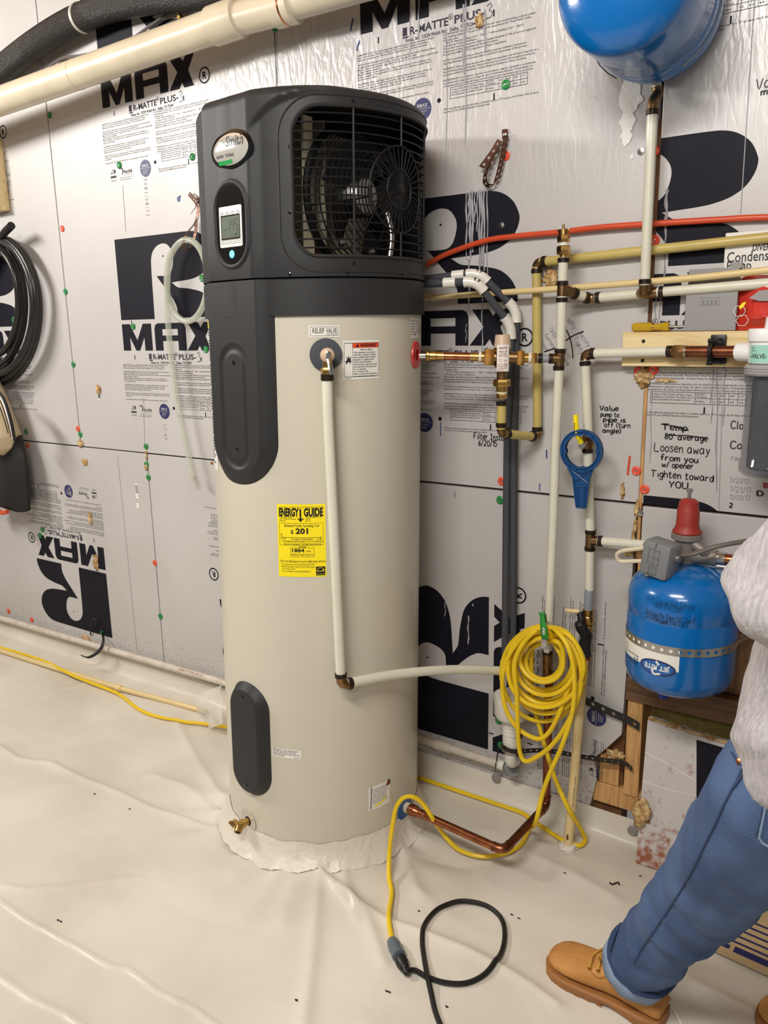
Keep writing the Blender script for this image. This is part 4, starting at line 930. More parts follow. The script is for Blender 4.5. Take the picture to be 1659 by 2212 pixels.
w = Flat().add(ribg([(lw-.0255+.021*k/8, .015+.0105*math.sin(math.pi*(k/8*.8+.1))) for k in range(9)], .0009)).add(ribg([(lw-.025, .0145), (lw-.021, .0175), (lw-.020, .0145), (lw-.016, .017), (lw-.015, .014), (lw-.010, .0175), (lw-.006, .0155)], .0014)).add(rectg(lw-.026, lw-.004, .0075, .0082)).add(polyg([(lw-.009, .021), (lw-.008, .0185), (lw-.005, .018), (lw-.0075, .0165), (lw-.007, .014), (lw-.009, .0155)])); w.build('label_print', smap(L0, EZ0, .0018), 'yellow_label', en)
# relief valve strip
d0, d1, z0, z1 = -54.9, -40.0, 1.487, 1.516; rs = sticker('relief_valve_sticker', d0, d1, z0, z1, 'sticker'); ww = CUR*math.radians(d1-d0); t = Flat()
t.add(frameg(.004, ww-.004, .004, .0255, .0007)).add(fit(textg('RELIEF', .017, .004, res=2), .029, .0095, .0105)).add(fit(textg('VALVE', .017, .004, res=2), .0265, .043, .0105)).add(fit(textg('PART NO. 189431-00', .004, .002, res=1), .025, .045, .006)); t.build('sticker_print', smap(d0, z0), 'ink_black', rs)
# warning
d0, d1, z0, z1 = -38.7, -18.7, 1.381, 1.478; ws = sticker('warning_sticker', d0, d1, z0, z1, 'sticker'); ww = CUR*math.radians(d1-d0); hh = z1-z0; t = Flat()
t.add(frameg(.003, ww-.003, .007, hh-.006, .0009)).add(rectg(.0255, .0263, .007, hh-.006))
Flat().add(rectg(.0263, ww-.0039, hh-.0185, hh-.0069)).build('sticker_print', smap(d0, z0, .0011), 'orange_print', ws)
t.add(fit(textg('WARNING', .0115, .03), .046, .046, hh-.0165)).add(polyg([(.034, hh-.0165), (.044, hh-.0165), (.039, hh-.0085)])).add(fit(textg('Explosion Hazard', .0052, .012, res=1), .034, .047, hh-.0245))
t.add(fit(textg('If the temperature and pressure\nrelief valve is dripping or leaking\nhave a qualified person replace it.\nExamples of a qualified person\ninclude: licensed plumbers,\nauthorized gas company personnel\nand authorized service personnel.\nDo not plug valve.\nDo not remove valve.\nFailure to follow these instructions\ncan result in death or explosion.', .0058, .012, line=1.02, res=1), .0665, .0285, hh-.0315))
t.add(polyg([(.0045, .044), (.011, .049), (.009, .060), (.0135, .052), (.0150, .062), (.0170, .052), (.0225, .058), (.0195, .048), (.0245, .046), (.019, .044), (.021, .038), (.017, .042), (.0145, .046), (.012, .042), (.007, .037), (.009, .044)])); t.add(fit(textg('187215-000', .004, .004, res=1), .016, .005, .002)); t.build('sticker_print', smap(d0, z0, .0015), 'ink_black', ws)
# important strip low down, torn data label, side label
d0, d1, z0, z1 = -80.3, -63.4, .339, .367; s_ = sticker('important_sticker', d0, d1, z0, z1, 'sticker'); t = Flat().add(fit(textg('IMPORTANT: Using an element greater\nthan 3500 watts in place of the lower\nelement will damage the water heater and\nvoid the warranty.', .0055, .01, res=1), .078, .003, .0215)).add(fit(textg('100093-011', .004, .004, res=1), .02, .066, .0025)); t.build('sticker_print', smap(d0, z0), 'ink_black', s_)
d0, d1, z0, z1 = -26.6, -11.6, .150, .226; s_ = sticker('torn_data_sticker', d0, d1, z0, z1, 'sticker'); t = Flat()
t.add(fit(textg('\n'.join(['Rinse and drain the tank as described', 'in the manual before servicing unit.', 'Disconnect power before opening covers', 'or damage to elements may result.', 'Fill the tank fully before turning on', 'the power supply to this appliance.', 'See the instructions for water quality']*1), .006, .004, line=1.15, res=1), .060, .013, .062)); t.add(ribg([(.008, .004), (.009, .03), (.0095, .06), (.011, .074)], .0026)); t.build('sticker_print', smap(d0, z0), 'ink_grey', s_)
Flat().add(ribg([(.022, .010), (.045, .014), (.062, .026)], .005)).build('sticker_print', smap(d0, z0, .0016), 'yellow_label', s_); Flat().add(polyg([(.062, .058), (.078, .062), (.078, .076), (.068, .076)])).build('sticker_print', smap(d0, z0, .0018), 'copper_dark', s_)
d0, d1, z0, z1 = 5.0, 17.6, 1.478, 1.532; s_ = sticker('outlet_sticker', d0, d1, z0, z1, 'sticker'); t = Flat().add(fit(textg('\n'.join(['HOT OUTLET', 'Connect the hot', 'water supply to', 'this fitting only', 'with dielectric', 'unions or nipples']), .006, .006, line=1.15, res=1), .034, .003, .044)).add(fit(textg('\n'.join(['OUTLET', 'before use', 'fill tank', 'with water', 'completely']), .006, .006, line=1.15, res=1), .02, .041, .044)).add(polyg([(.036, .016), (.039, .008), (.042, .016)])); t.build('sticker_print', smap(d0, z0), 'ink_black', s_)
d0, d1, z0, z1 = -146, -119.5, 1.13, 1.535; s_ = sticker('instruction_sticker', d0, d1, z0, z1, 'sticker'); t = Flat()
for k in range(52):
    if k % 9 == 5: continue
    t.add(rectg(.006, .124-(k*37 % 5)*.006, .395-k*.0074, .398-k*.0074))
t.build('sticker_print', smap(d0, z0), 'ink_grey', s_); Flat().add(rectg(0, .132, .385, .405)).build('sticker_print', smap(d0, z0, .0016), 'yellow_label', s_)
# ---- relief valve
rv = cp(-47, 1.445, CUR); rn = (rv-Vector((CUX, CUY, 1.445))).normalized(); up = Vector((0, 0, 1))
relief = one(latheg([(.040, 0), (.040, .006), (.037, .008), (.015, .008), (.0001, .008)], rv, rn, 40), 'relief_valve_ring', 'grey_ring', heater)
vb = MB(); vb.add(*cylg(rv, rv+rn*.055, .013)); vb.add(*cylg(rv+rn*.036+up*.006, rv+rn*.036-up*.036, .011)); vb.add(*hexg(rv+rn*.036-up*.030, rv+rn*.036-up*.046, .0155)); valve = vb.build('relief_valve', 'brass', heater)
one(latheg([(.0165, .045), (.018, .050), (.016, .062), (.008, .068), (.0001, .069)], rv, rn, 24), 'valve_cap', 'tan_plastic', valve)
lev = MB(); x_, y_, z_ = frame(rn); B4 = Matrix((x_, y_, z_)).transposed().to_4x4(); B4.translation = rv+rn*.072-up*.004
lev.add(*xf(boxg(-.0055, .0055, -.008, .014, -.003, .003, .0015), B4)); B4.translation = rv+rn*.078-up*.024+Vector(x_)*.004
B5 = B4 @ Matrix.Rotation(math.radians(-14), 4, 'X') @ Matrix.Rotation(math.radians(8), 4, 'Z'); lev.add(*xf(boxg(-.0062, .0062, -.022, .018, -.0012, .0012, .0008), B5)); lev.build('valve_lever', 'chrome', valve, True, 'shiny test lever')
one(xf(boxg(-.0025, .0025, -.012, -.003, .0012, .0016), B5), 'lever_slot', 'ink_black', valve, False)
# ---- drain valve
dvp = cp(-100.8, .096, CUR); dn = Vector((math.cos(math.radians(-100.8)), math.sin(math.radians(-100.8)), 0))
one(latheg([(.036, 0), (.036, .0012), (.013, .0014), (.0001, .0014)], dvp, dn, 32), 'drain_escutcheon', 'clear_ring', heater)
one(latheg([(.014, .0015), (.014, .002), (.0001, .002)], dvp, dn, 20), 'drain_hole', 'void', heater)
dl = (Vector((CAM_R)).cross(Vector((0, 0, 1)))); sd = Vector((-math.cos(math.radians(-12)), -.2, 0)).normalized()
db = MB(); e1 = dvp+dn*.030; db.add(*cylg(dvp, e1, .0105)); db.add(*cylg(e1-dn*.012, e1+dn*.012, .0135)); md = Vector((.30, -.78, -.55)).normalized(); db.add(*cylg(e1, e1+md*.022, .0115)); dv = db.build('drain_valve', 'brass', heater)
db = MB(); db.add(*cylg(e1, e1+sd*.016, .0095)); db.add(*hexg(e1+sd*.014, e1+sd*.025, .0125)); db.add(*cylg(e1+sd*.024, e1+sd*.037, .0042)); db.add(*hexg(e1+sd*.030, e1+sd*.034, .0065)); db.build('drain_stem', 'brass', dv)
one(latheg([(.0078, 0), (.0078, .0008), (.0001, .0008)], e1+md*.0222, md, 14), 'drain_mouth', 'void', dv)
# ---- hot outlet and cold inlet collars
HOTA, HOTB = W(906, 768, -.268), W(1210, 775, -.10); hd = (HOTB-HOTA).normalized()
hp = cp(13.5, 1.434, CUR); hn = (hp-Vector((CUX, CUY, hp.z))).normalized()
one(latheg([(.037, 0), (.036, .004), (.016, .005), (.016, .0), (.0001, .0)], hp, hn, 32), 'hot_ring', 'red_ring', heater, True, 'red plastic collar')
CI = Vector((-1.183, -.358, .102)); cpn = cp(2, .098, CUR)
one(latheg([(.038, 0), (.037, .004), (.016, .005), (.016, 0), (.0001, 0)], cpn, (1, .03, 0), 32), 'cold_ring', 'blue_ring', heater, True, 'blue plastic collar')
one(latheg([(.015, 0), (.015, .028)], cpn, (1, .03, 0), 18), 'cold_nipple', 'chrome', heater)
# ---- tape round the foot of the heater
V = []; F = []; n = 240
for k in range(5):
    f_ = k/4
    for i in range(n):
        a = 360*i/n; wob = .0018*noise.noise(Vector((math.cos(math.radians(a))*9, math.sin(math.radians(a))*9, k*.7)))+.0012*math.sin(i*.9+k*1.7)*(.3+f_)
        top = .078+.008*noise.noise(Vector((a*.09, 0, 3)))+.004*noise.noise(Vector((a*.5, 1, 3)))
        r_ = CUR+.0015+(.030*f_**1.6)+wob*(0.4+f_); q = cp(a, top*(1-f_)**1.1, r_+.008*f_**3); w_ = leanv(q); q.z += f_**3*(max(floor_z(w_.x, w_.y), -.003)+.0012); V.append(q)
for k in range(4):
    for i in range(n): F.append((k*n+i, k*n+(i+1) % n, (k+1)*n+(i+1) % n, (k+1)*n+i))
tag(fixnormals(mesh('foot_tape', V, F, 'tape_white', None)), 'crinkled white tape sealing the beige heater foot to the floor', 'tape')

def lean_tree(o):
    if o.type == 'MESH' and not o.data.get('leaned'):
        co = np.empty(len(o.data.vertices)*3, dtype=np.float32); o.data.vertices.foreach_get('co', co); co = co.reshape(-1, 3)
        k = co[:, 2:3]-LZ; co += k*np.array(LEAN[:], dtype=np.float32)[None, :]; o.data.vertices.foreach_set('co', co.ravel()); o.data.update(); o.data['leaned'] = 1
    for c in o.children: lean_tree(c)
bpy.context.view_layer.update(); lean_tree(heater); lean_tree(bpy.data.objects['foot_tape'])

# ================================================================ PLUMBING
def pipe(par, A, B, r, m, name='pipe', seg=16): return one(cylg(A, B, r, seg), name, m, par)
def crimp(par, P, d, r=.0128, L=.012): d = Vector(d).normalized(); return one(latheg([(r*1.02, 0), (r*1.22, .001), (r*1.22, L-.001), (r*1.02, L)], Vector(P)-d*L/2, d, 18), 'crimp_ring', 'crimp', par)
def elbow(par, A, P, B, r, l=.020, m='bronze', name='elbow'):
    A, P, B = Vector(A), Vector(P), Vector(B); a = (A-P).normalized(); b = (B-P).normalized(); pts = [P+a*l]
    for k in range(9):
        t = k/8; pts.append((P+a*l*.8)*(1-t)**2+P*2*t*(1-t)+(P+b*l*.8)*t*t)
    pts.append(P+b*l)
    rr = [r*1.06]+[r*1.0]*9+[r*1.06]; return one(tubeg(pts, rr, 16), name, m, par)
def tee(par, A, B, P, Cc, r, m='bronze'):
    mb = MB(); mb.add(*cylg(A, B, r, 16)); mb.add(*cylg(P, Cc, r, 16)); return mb.build('tee', m, par)
def route(par, pts, r, m, fit_m='bronze', trim=.022, ends=(False, False), rings=True, fit_name='elbow', fr=1.0):
    """straight pipes between the corner points, an elbow and two crimp rings at each corner"""
    pts = [Vector(p) for p in pts]; n = len(pts)
    for i in range(n-1):
        d = (pts[i+1]-pts[i]).normalized(); A = pts[i]+d*(trim*.6 if i > 0 else 0); B = pts[i+1]-d*(trim*.6 if i < n-2 else 0)
        pipe(par, A, B, r, m)
        if rings:
            if i > 0: crimp(par, pts[i]+d*(trim+.004), d, r*1.0)
            if i < n-2: crimp(par, pts[i+1]-d*(trim+.004), d, r*1.0)
    for i in range(1, n-1): elbow(par, pts[i-1], pts[i], pts[i+1], r*fr, trim, fit_m, fit_name)
RP = .0125
# ---- relief discharge line
hl2 = lambda px, py, e: leanv(hhit(px, py, CUR+e))
E_ = hl2(737, 1478, .050); T_ = leanv(rv+rn*.036-up*.048); D1 = W(1088, 1449, -.098)
dis = thing('discharge_pipe', 'white plastic tube hanging from the relief valve, turning to the wall low down', 'pipe', (E_.x, E_.y, 0))
P0 = [T_, hl2(709, 900, .040), hl2(718, 1080, .045), hl2(728, 1280, .049), E_+up*.012]
one(tubeg(smoothpath(P0, 6), .0132, 16), 'pipe', 'pex_white', dis)
dE = (D1-E_).normalized(); P1 = [E_+dE*.012, E_.lerp(D1, .3)+up*.016, E_.lerp(D1, .65)+up*.017, D1]
one(tubeg(smoothpath(P1, 6), .0132, 16), 'pipe', 'pex_white', dis)
elbow(dis, E_+up*.1, E_, E_+dE*.1, .0135, .020); crimp(dis, T_-up*.006, up, .0135, .016); crimp(dis, E_+up*.026, up, .0135); crimp(dis, E_+dE*.026, dE, .0135)
# ---- cold riser in front of the wall
cr = lambda px, py: W(px, py, -.10)
rise = thing('cold_riser_pipe', 'tall translucent white riser pipe with capped brass top, between mixing valve and wall writing', 'pipe', (-.85, -.10, 0))
t1, t2 = cr(1215, 625), cr(1210, 775)
pipe(rise, cr(1217, 556), cr(1215, 612), RP, 'pex_white'); pipe(rise, cr(1214, 640), cr(1211, 760), RP, 'pex_white')
one(tubeg(smoothpath([cr(1208, 790), cr(1201, 950), cr(1194, 1150), cr(1186, 1330), cr(1183, 1412)], 5), RP, 16), 'pipe', 'pex_white', rise)
for px, py in ((1217, 562), (1215, 612), (1213.5, 648), (1210, 758), (1207, 795)): crimp(rise, cr(px, py), (0, 0, 1), RP)
H = cr(1272, 645); H.y = -.034; H = W(1272, 645, -.034)
tee(rise, cr(1215, 612), cr(1214, 640), t1, t1.lerp(H, .45), RP*1.06); tee(rise, cr(1210.5, 762), cr(1208, 790), t2, t2-hd*.026, RP*1.06)
mb = MB(); zc = lambda y: cr(1217.5, y)
mb.add(*cylg(zc(556), zc(548), .010)); mb.add(*hexg(zc(550), zc(531), .0178)); mb.add(*hexg(zc(524), zc(508), .0165)); mb.add(*cylg(zc(509), zc(496), .0135)); mb.add(*cylg(zc(497), zc(484), .0032)); mb.build('brass_cap', 'brass', rise)
one(cylg(zc(531), zc(524), .013), 'thread_tape', 'pvc', rise); one(boxg(zc(498).x-.016, zc(498).x+.016, -.104, -.096, zc(500).z, zc(495).z, .001), 'cap_wing', 'brass', rise)
crimp(rise, cr(1183, 1408), (0, 0, 1), RP); one(cylg(cr(1183, 1412), cr(1182, 1470), .0145), 'adapter', 'bronze', rise)
# branch to the wall and along it
br = thing('wall_branch_pipe', 'translucent white pipe along the wall from the tall riser to the upper tank drop', 'pipe', (H.x, H.y, 0))
J = W(1393, 634, -.034); K2 = W(1420, 631, -.034)
pipe(br, t1.lerp(H, .42), H, RP, 'pex_white'); crimp(br, t1.lerp(H, .46), H-t1, RP); crimp(br, t1.lerp(H, .93), H-t1, RP)
elbow(br, t1, H, J, RP, .018); pipe(br, H.lerp(J, .10), H.lerp(J, .92), RP, 'pex_white'); crimp(br, H.lerp(J, .17), J-H, RP)
Rr = beyond(W(1420, 631, -.034), W(1740, 606.5, -.034), .9); pipe(br, K2, Rr, RP, 'pex_white'); crimp(br, W(1429, 631.5, -.034), (1, 0, 0), RP); tee(br, J, K2, J, J+Vector((.0, -.03, 0)), RP*1.1)
# drop from the upper tank
dp = thing('tank_drop_pipe', 'vertical white pipe below the upper blue tank with two bronze elbows on top', 'pipe', (W(1400, 400, -.07).x, -.07, 1.6))
a = W(1410, 219, -.07); b = W(1392, 634, -.066); c = W(1421, 206, -.035); d = W(1416, 150, -.035)
pipe(dp, d, c, RP*.9, 'pex_white'); elbow(dp, d, c, a, RP, .018); elbow(dp, c, a, b, RP*1.05, .018); crimp(dp, a.lerp(b, .055), b-a, RP); pipe(dp, a.lerp(b, .05), a.lerp(b, .955), RP, 'pex_white'); crimp(dp, a.lerp(b, .935), b-a, RP); elbow(dp, a, b, J, RP*1.1, .020)
# yellow aged tube feeding the mixing valve
VB = online(HOTA, HOTB, 1085)
yl_ = thing('aged_yellow_pipe', 'yellowed plastic tube from the mixing valve up and along the wall', 'pipe', (W(1160, 800, -.02).x, -.02, 1.2))
v0 = Vector((VB.x, VB.y, W(1086, 868, VB.y).z)); v1 = Vector((VB.x, VB.y, W(1083, 936, VB.y).z)); v2 = W(1161, 944, -.022); v3 = W(1159, 567, -.022); v4 = beyond(W(1159, 567, -.022), W(1745, 504, -.022), .9)
route(yl_, [v0, v1, v2, v3, v4], RP, 'pex_yellow', trim=.019); crimp(yl_, v0-up*.004, up, RP)
# thin cream pipe and flat orange tube
o = tag(one(tubeg(smoothpath([W(880, 646, -.05), W(1100, 631, -.05), W(1295, 617, -.05), W(1500, 600, -.05), W(1740, 575, -.05), beyond(W(1500, 600, -.05), W(1740, 575, -.05), .9)], 6), .0085, 12), 'cream_pipe', 'cpvc', None), 'thin cream pipe running across the wall in front of the yellowed tube', 'pipe')
o = tag(one(tubeg(smoothpath([W(880, 586, -.03), W(922, 570, -.016), W(972, 546, -.013), W(1049, 520, -.013), W(1117, 510, -.013), W(1206, 502, -.013), W(1300, 491, -.016), W(1416, 483, -.015), W(1548, 475, -.013), W(1740, 467, -.013), beyond(W(1416, 475, -.013), W(1740, 467, -.013), .9)], 6), .0078, 12), 'orange_tube', 'pex_orange', None), 'orange tube sagging across the wall behind the heater and the risers', 'pipe')
# ---- mixing valve between heater outlet and riser
mv = thing('mixing_valve', 'brass mixing valve with tan cap and white red-lettered tag, fed by a copper nipple', 'valve', VB)
S1 = lambda px: online(HOTA, HOTB, px)
one(cylg(S1(903), S1(921), .0095), 'nipple', 'chrome', mv)
mb = MB(); mb.add(*latheg([(.015, 0), (.0165, .002), (.0165, .009), (.014, .011), (.014, .028), (.012, .030)], S1(920), hd, 20)); mb.add(*cylg(S1(938), S1(957), .0125)); mb.build('adapter', 'brass', mv)
one(cylg(S1(955), S1(1018), .0112), 'copper_tube', 'copper', mv)
for px in (957, 1018): one(cylg(S1(px-1.5), S1(px+1.5), .0122), 'solder_joint', 'solder', mv)
mb = MB(); mb.add(*cylg(S1(1018), S1(1036), .0125)); mb.add(*cylg(S1(1036), S1(1047), .0145)); mb.add(*hexg(S1(1046), S1(1067), .0245)); mb.build('union_nut', 'brass', mv)
one(cylg(S1(1034), S1(1040), .0155), 'thread_tape', 'pvc_cream', mv)
body = MB(); body.add(*cylg(S1(1062), S1(1122), .0165)); body.add(*latheg([(.018, 0), (.0225, .004), (.0225, .052), (.018, .056)], VB-up*.026, up, 24)); body.add(*cylg(VB-up*.02, VB-up*.062, .0145)); bd = body.build('valve_body', 'bronze', mv)
one(latheg([(.0235, .026), (.0225, .030), (.0195, .058), (.018, .060), (.0001, .060)], VB, up, 28), 'tan_cap', 'tan_plastic', mv)
mb = MB(); mb.add(*hexg(S1(1117), S1(1133), .0215)); mb.add(*cylg(S1(1133), S1(1148), .0125)); mb.add(*hexg(S1(1148), S1(1160), .0155)); mb.build('union_nut', 'brass', mv)
one(cylg(S1(1141), S1(1148), .0148), 'thread_tape', 'pvc_cream', mv); pipe(mv, S1(1160), S1(1204), .0105, 'pex_grey'); crimp(mv, S1(1167), hd, .0112); crimp(mv, S1(1190), hd, .0112)
mb = MB(); vz = lambda y: Vector((VB.x, VB.y, W(1086, y, VB.y).z))
mb.add(*cylg(vz(806), vz(822), .014)); mb.add(*hexg(vz(819), vz(835), .0235)); mb.add(*cylg(vz(834), vz(846), .0155)); mb.add(*hexg(vz(849), vz(861), .0150)); mb.build('union_nut', 'brass', mv); one(cylg(vz(843), vz(850), .0150), 'thread_tape', 'pvc_cream', mv)
# tag wrapped over the body
tc = VB-up*.004; V = []; F = []
A0, A1, TR = math.radians(-100), math.radians(-18), .0245
for i in range(11):
    a_ = A0+(A1-A0)*i/10
    for z in (.034, -.036): V.append((VB.x+TR*math.cos(a_), VB.y+TR*math.sin(a_), VB.z+z))
for i in range(10): F.append((2*i, 2*i+2, 2*i+3, 2*i+1))
tg = mesh('paper_tag', V, F, 'sticker', mv, True)
t = Flat().add(fit(textg('WATTS', .0085, .03), .022, .006, .022)).add(fit(textg('TEMPERATURE\nACTUATED\nMIXING VALVE', .0055, .01, align='CENTER', res=1), .022, .006, .014)).add(ringg(.011, -.007, .0045, .0009, 16)).add(fit(textg('UL', .007, .01), None, .020, -.010)).add(fit(textg('DO NOT OVERHEAT\nTHIS VALVE WHILE\nSOLDERING JOINT\nMAX 200 PSI', .0052, .01, res=1), .028, .003, -.019))
t.build('tag_print', lambda x, y: (VB.x+(TR+.0006)*math.cos(A0+x/TR), VB.y+(TR+.0006)*math.sin(A0+x/TR), VB.z+y), 'ink_red', tg)
# ---- two dark grey condensate pipes with white elbows
CPR = .0108
for nm, lab, pts in (('front', 'dark grey drain pipe with white elbows, nearer of the pair beside the heater', [W(880, 615, -.17), W(1029, 608, -.12), W(1105, 705, -.05), W(1095, 1000, -.034), W(1090.5, 1452, -.05)]),
                     ('back', 'dark grey drain pipe with white elbows, nearer the wall of the pair', [W(880, 607, -.14), W(1034, 590, -.085), W(1116, 670, -.028), W(1110, 1000, -.024), W(1108, 1466, -.026)])):
    g_ = thing('drain_pipe', lab, 'pipe', (pts[3].x, pts[3].y, .5), 'pair of grey condensate pipes')
    A, B, C_, D_, E2 = pts
    pipe(g_, A, B, CPR, 'foam_sleeve'); pipe(g_, B, C_, CPR, 'foam_sleeve'); one(tubeg(smoothpath([C_, C_.lerp(D_, .5), D_, E2], 5), CPR, 14), 'pipe', 'foam_sleeve', g_)
    for P_1, P_2, P_3 in ((A, B, C_), (B, C_, D_)): elbow(g_, P_1, P_2, P_3, CPR*1.32, .034, 'pvc')
    c0 = A.lerp(B, .62 if nm == 'front' else .72); d_ = (B-A).normalized(); one(latheg([(CPR*1.0, -.018), (CPR*1.32, -.017), (CPR*1.32, .017), (CPR, .018)], c0, d_, 18), 'coupling', 'pvc', g_)
# ---- standpipe with funnel
FU = W(1105, 1501, -.088); fx, fy = FU.x, FU.y; fz = lambda py: W(1105, py, -.088).z
fun = thing('funnel_drain', 'white PVC funnel cup drain with reducers and elbow, low on the wall behind the coil', 'drain', (fx, fy, 0))
one(latheg([(.049, fz(1501)-.004), (.0535, fz(1501)), (.0535, fz(1540)), (.045, fz(1550)), (.029, fz(1555)), (.026, fz(1555)), (.040, fz(1544)), (.049, fz(1534)), (.049, fz(1502))], (fx, fy, 0), up, 36), 'funnel_cup', 'pvc', fun)
for y0, y1, r in ((1552, 1568, .0285), (1569, 1586, .0275), (1587, 1612, .0255)): one(latheg([(r-.002, fz(y1)), (r, fz(y1)+.002), (r, fz(y0)-.002), (r-.002, fz(y0))], (fx, fy, 0), up, 28), 'reducer', 'pvc', fun)
one(latheg([(.0265, fz(1622)), (.0265, fz(1616))], (fx, fy, 0), up, 24), 'clamp_band', 'galv', fun)
one(cylg((fx, fy, fz(1612)), (fx, fy, fz(1640)), .0165), 'tailpiece', 'pvc', fun)
we = Vector((fx, -.034, fz(1652)-.004)); elbow(fun, (fx, fy, 1), (fx, fy, we.z+.006), we, .0185, .030, 'pvc')
wg = W(1112, 1662, -.03); wl = W(1076, 1651, -.03); elbow(fun, (we.x, we.y-.1, we.z), wg, wl, .0195, .028, 'grey_plastic')
one(cylg(W(1090, 1655, -.03), W(1076, 1650, -.03), .0165), 'bushing', 'pvc', fun)
wp = thing('wall_base_pipe', 'white PVC pipe along the foot of the wall, left of and behind the heater', 'pipe', (-2.4, -.03, 0))
A = beyond(W(470, 1471, -.03), W(-70, 1315, -.03), .6); B = W(470, 1471, -.03); C_ = W(909, 1597, -.03); D_ = W(1080, 1651, -.03); PR = .0140
pipe(wp, A, B, PR, 'pvc_dirty'); pipe(wp, B, C_, PR, 'pvc_dirty'); pipe(wp, C_, D_, PR, 'pvc_dirty')
c0 = W(957, 1612, -.03); one(latheg([(PR, -.03), (PR*1.25, -.029), (PR*1.25, .029), (PR, .03)], c0, D_-C_, 20), 'coupling', 'pvc_dirty', wp)
t = textg('CHARLOTTE PIPE  PVC 1120', .012, .0, res=1); L_ = (B-A).normalized(); q0 = W(390, 1446, -.03)
mesh('pipe_print', [tuple(q0+L_*v[0]+Vector((0, -PR*math.cos(.5+v[1]/PR*.8)-.0004, 0))+up*(PR*math.sin(.3+v[1]/PR*.8))) for v in t[0]], t[1], 'ink_red', wp, False)
# cream pipe lying on the liner
fp = thing('floor_pipe', 'cream pipe with a coupling lying on the liner left of the heater', 'pipe', (-2.8, -.12, 0))
A = beyond(G(258, 1487, .014), G(-70, 1383, .014), .5); B = G(258, 1487, .014); C_ = G(446, 1537, .014)
pipe(fp, A, B, .0115, 'cpvc'); pipe(fp, B, C_, .0108, 'cpvc'); one(latheg([(.0115, -.022), (.0145, -.021), (.0145, .012), (.0125, .013)], B, C_-B, 18), 'coupling', 'cpvc', fp)
# cream standpipe through the floor
sp = thing('cream_standpipe', 'cream pipe rising from a sealed hole in the floor behind the yellow coil', 'pipe', (-.75, -.146, 0))
A = G(1227, 1832, 0); B = W(1262, 1425, -.075); pipe(sp, A, B, .0135, 'cpvc'); lump('sealant', 'tape_white', A+up*.006, .028, sp, (1, 1, .45), 4)
lump('solvent_stain', 'copper_dark', A.lerp(B, .06)-Vector((0, .0125, 0)), .010, sp, (.35, .12, 1.7), 2, .2, 2)
t = textg('FLOWGUARD GOLD', .010, .01, res=1); q0 = A.lerp(B, .24); dd = (B-A).normalized()
mesh('pipe_print', [tuple(q0+dd*v[0]+Vector((.006+v[1]*.5, -.0128+v[1]*.3, 0))) for v in t[0]], t[1], 'ink_grey', sp, False)
# copper cold feed low in front
cc = thing('copper_feed_pipe', 'copper pipe with three soldered bends from the blue collar to the riser', 'pipe', (-.95, -.36, 0))
A = leanv(cpn)+Vector((.022, .0, 0)); B = G(1088, 1838, A.z); C_ = G(1180, 1740, A.z); D_ = W(1186, 1465, -.106); C_ = Vector((C_.x, C_.y, A.z)); D_ = W(1186, 1465, C_.y); RC = .0122
for a_, b_, sgn in ((A, B, 'copper'), (B, C_, 'copper_dark'), (C_, D_, 'copper_dark')):
    d_ = (b_-a_).normalized(); pipe(cc, a_+d_*(.0 if a_ is A else .02), b_-d_*(.018 if b_ is not D_ else 0), RC, sgn)
one(latheg([(.014, -.004), (.0175, .0), (.0175, .022), (.0135, .028), (.0135, .05)], A, B-A, 20), 'adapter', 'copper', cc); one(latheg([(.0165, -.016), (.0165, -.002)], A, B-A, 18), 'thread_tape', 'pvc_cream', cc)
for a_, b_, c_ in ((A, B, C_), (B, C_, D_)): elbow(cc, a_, b_, c_, RC*1.1, .034, 'copper_dark')
for p_, d_ in ((A+(B-A).normalized()*.052, B-A), (B-(B-A).normalized()*.034, B-A), (C_-(C_-B).normalized()*.034, C_-B)): one(cylg(p_, p_+Vector(d_).normalized()*.0035, .0137), 'solder_joint', 'solder', cc)
one(cylg(D_-up*.01, D_+up*.02, .0165), 'adapter', 'bronze', cc)
# ---- filter feed riser at the right
rr = lambda px, py, y=-.06: W(px, py, y)
fr = thing('filter_feed_pipe', 'white riser pipe with a yellow-handled ball valve, right of the tall capped riser', 'pipe', (-.73, -.06, .8))
k0, k1 = rr(1263.5, 764), rr(1440, 759.5); kv = rr(1270, 953); kt = rr(1275, 1167)
pipe(fr, k0.lerp(k1, .09), k1, RP, 'pex_white'); elbow(fr, k1, k0, kv, RP, .018); crimp(fr, k0.lerp(k1, .10), k1-k0, RP); crimp(fr, k0.lerp(kv, .11), kv-k0, RP); pipe(fr, k0.lerp(kv, .1), kv+up*.02, RP, 'pex_white')
pipe(fr, kv-up*.02, kt+up*.01, RP, 'pex_white'); pipe(fr, kt-up*.01, rr(1273, 1274), RP, 'pex_white'); pipe(fr, rr(1273, 1272), rr(1270.5, 1318), RP*1.0, 'pex_grey')
tb = rr(1396, 1177); tee(fr, kt+up*.02, kt-up*.02, kt, kt+(tb-kt).normalized()*.022, RP*1.05); pipe(fr, kt.lerp(tb, .14), tb, RP, 'pex_white'); crimp(fr, kt.lerp(tb, .19), tb-kt, RP)
for p_ in (kt+up*.024, kt-up*.024, kv-up*.026): crimp(fr, p_, up, RP)
mb = MB(); mb.add(*latheg([(.0135, -.028), (.0135, -.016), (.018, -.010), (.019, 0), (.018, .010), (.0135, .016), (.0135, .026)], kv, up, 20)); mb.add(*cylg(kv, kv+Vector((0, -.030, 0)), .009)); mb.build('ball_valve', 'bronze', fr)
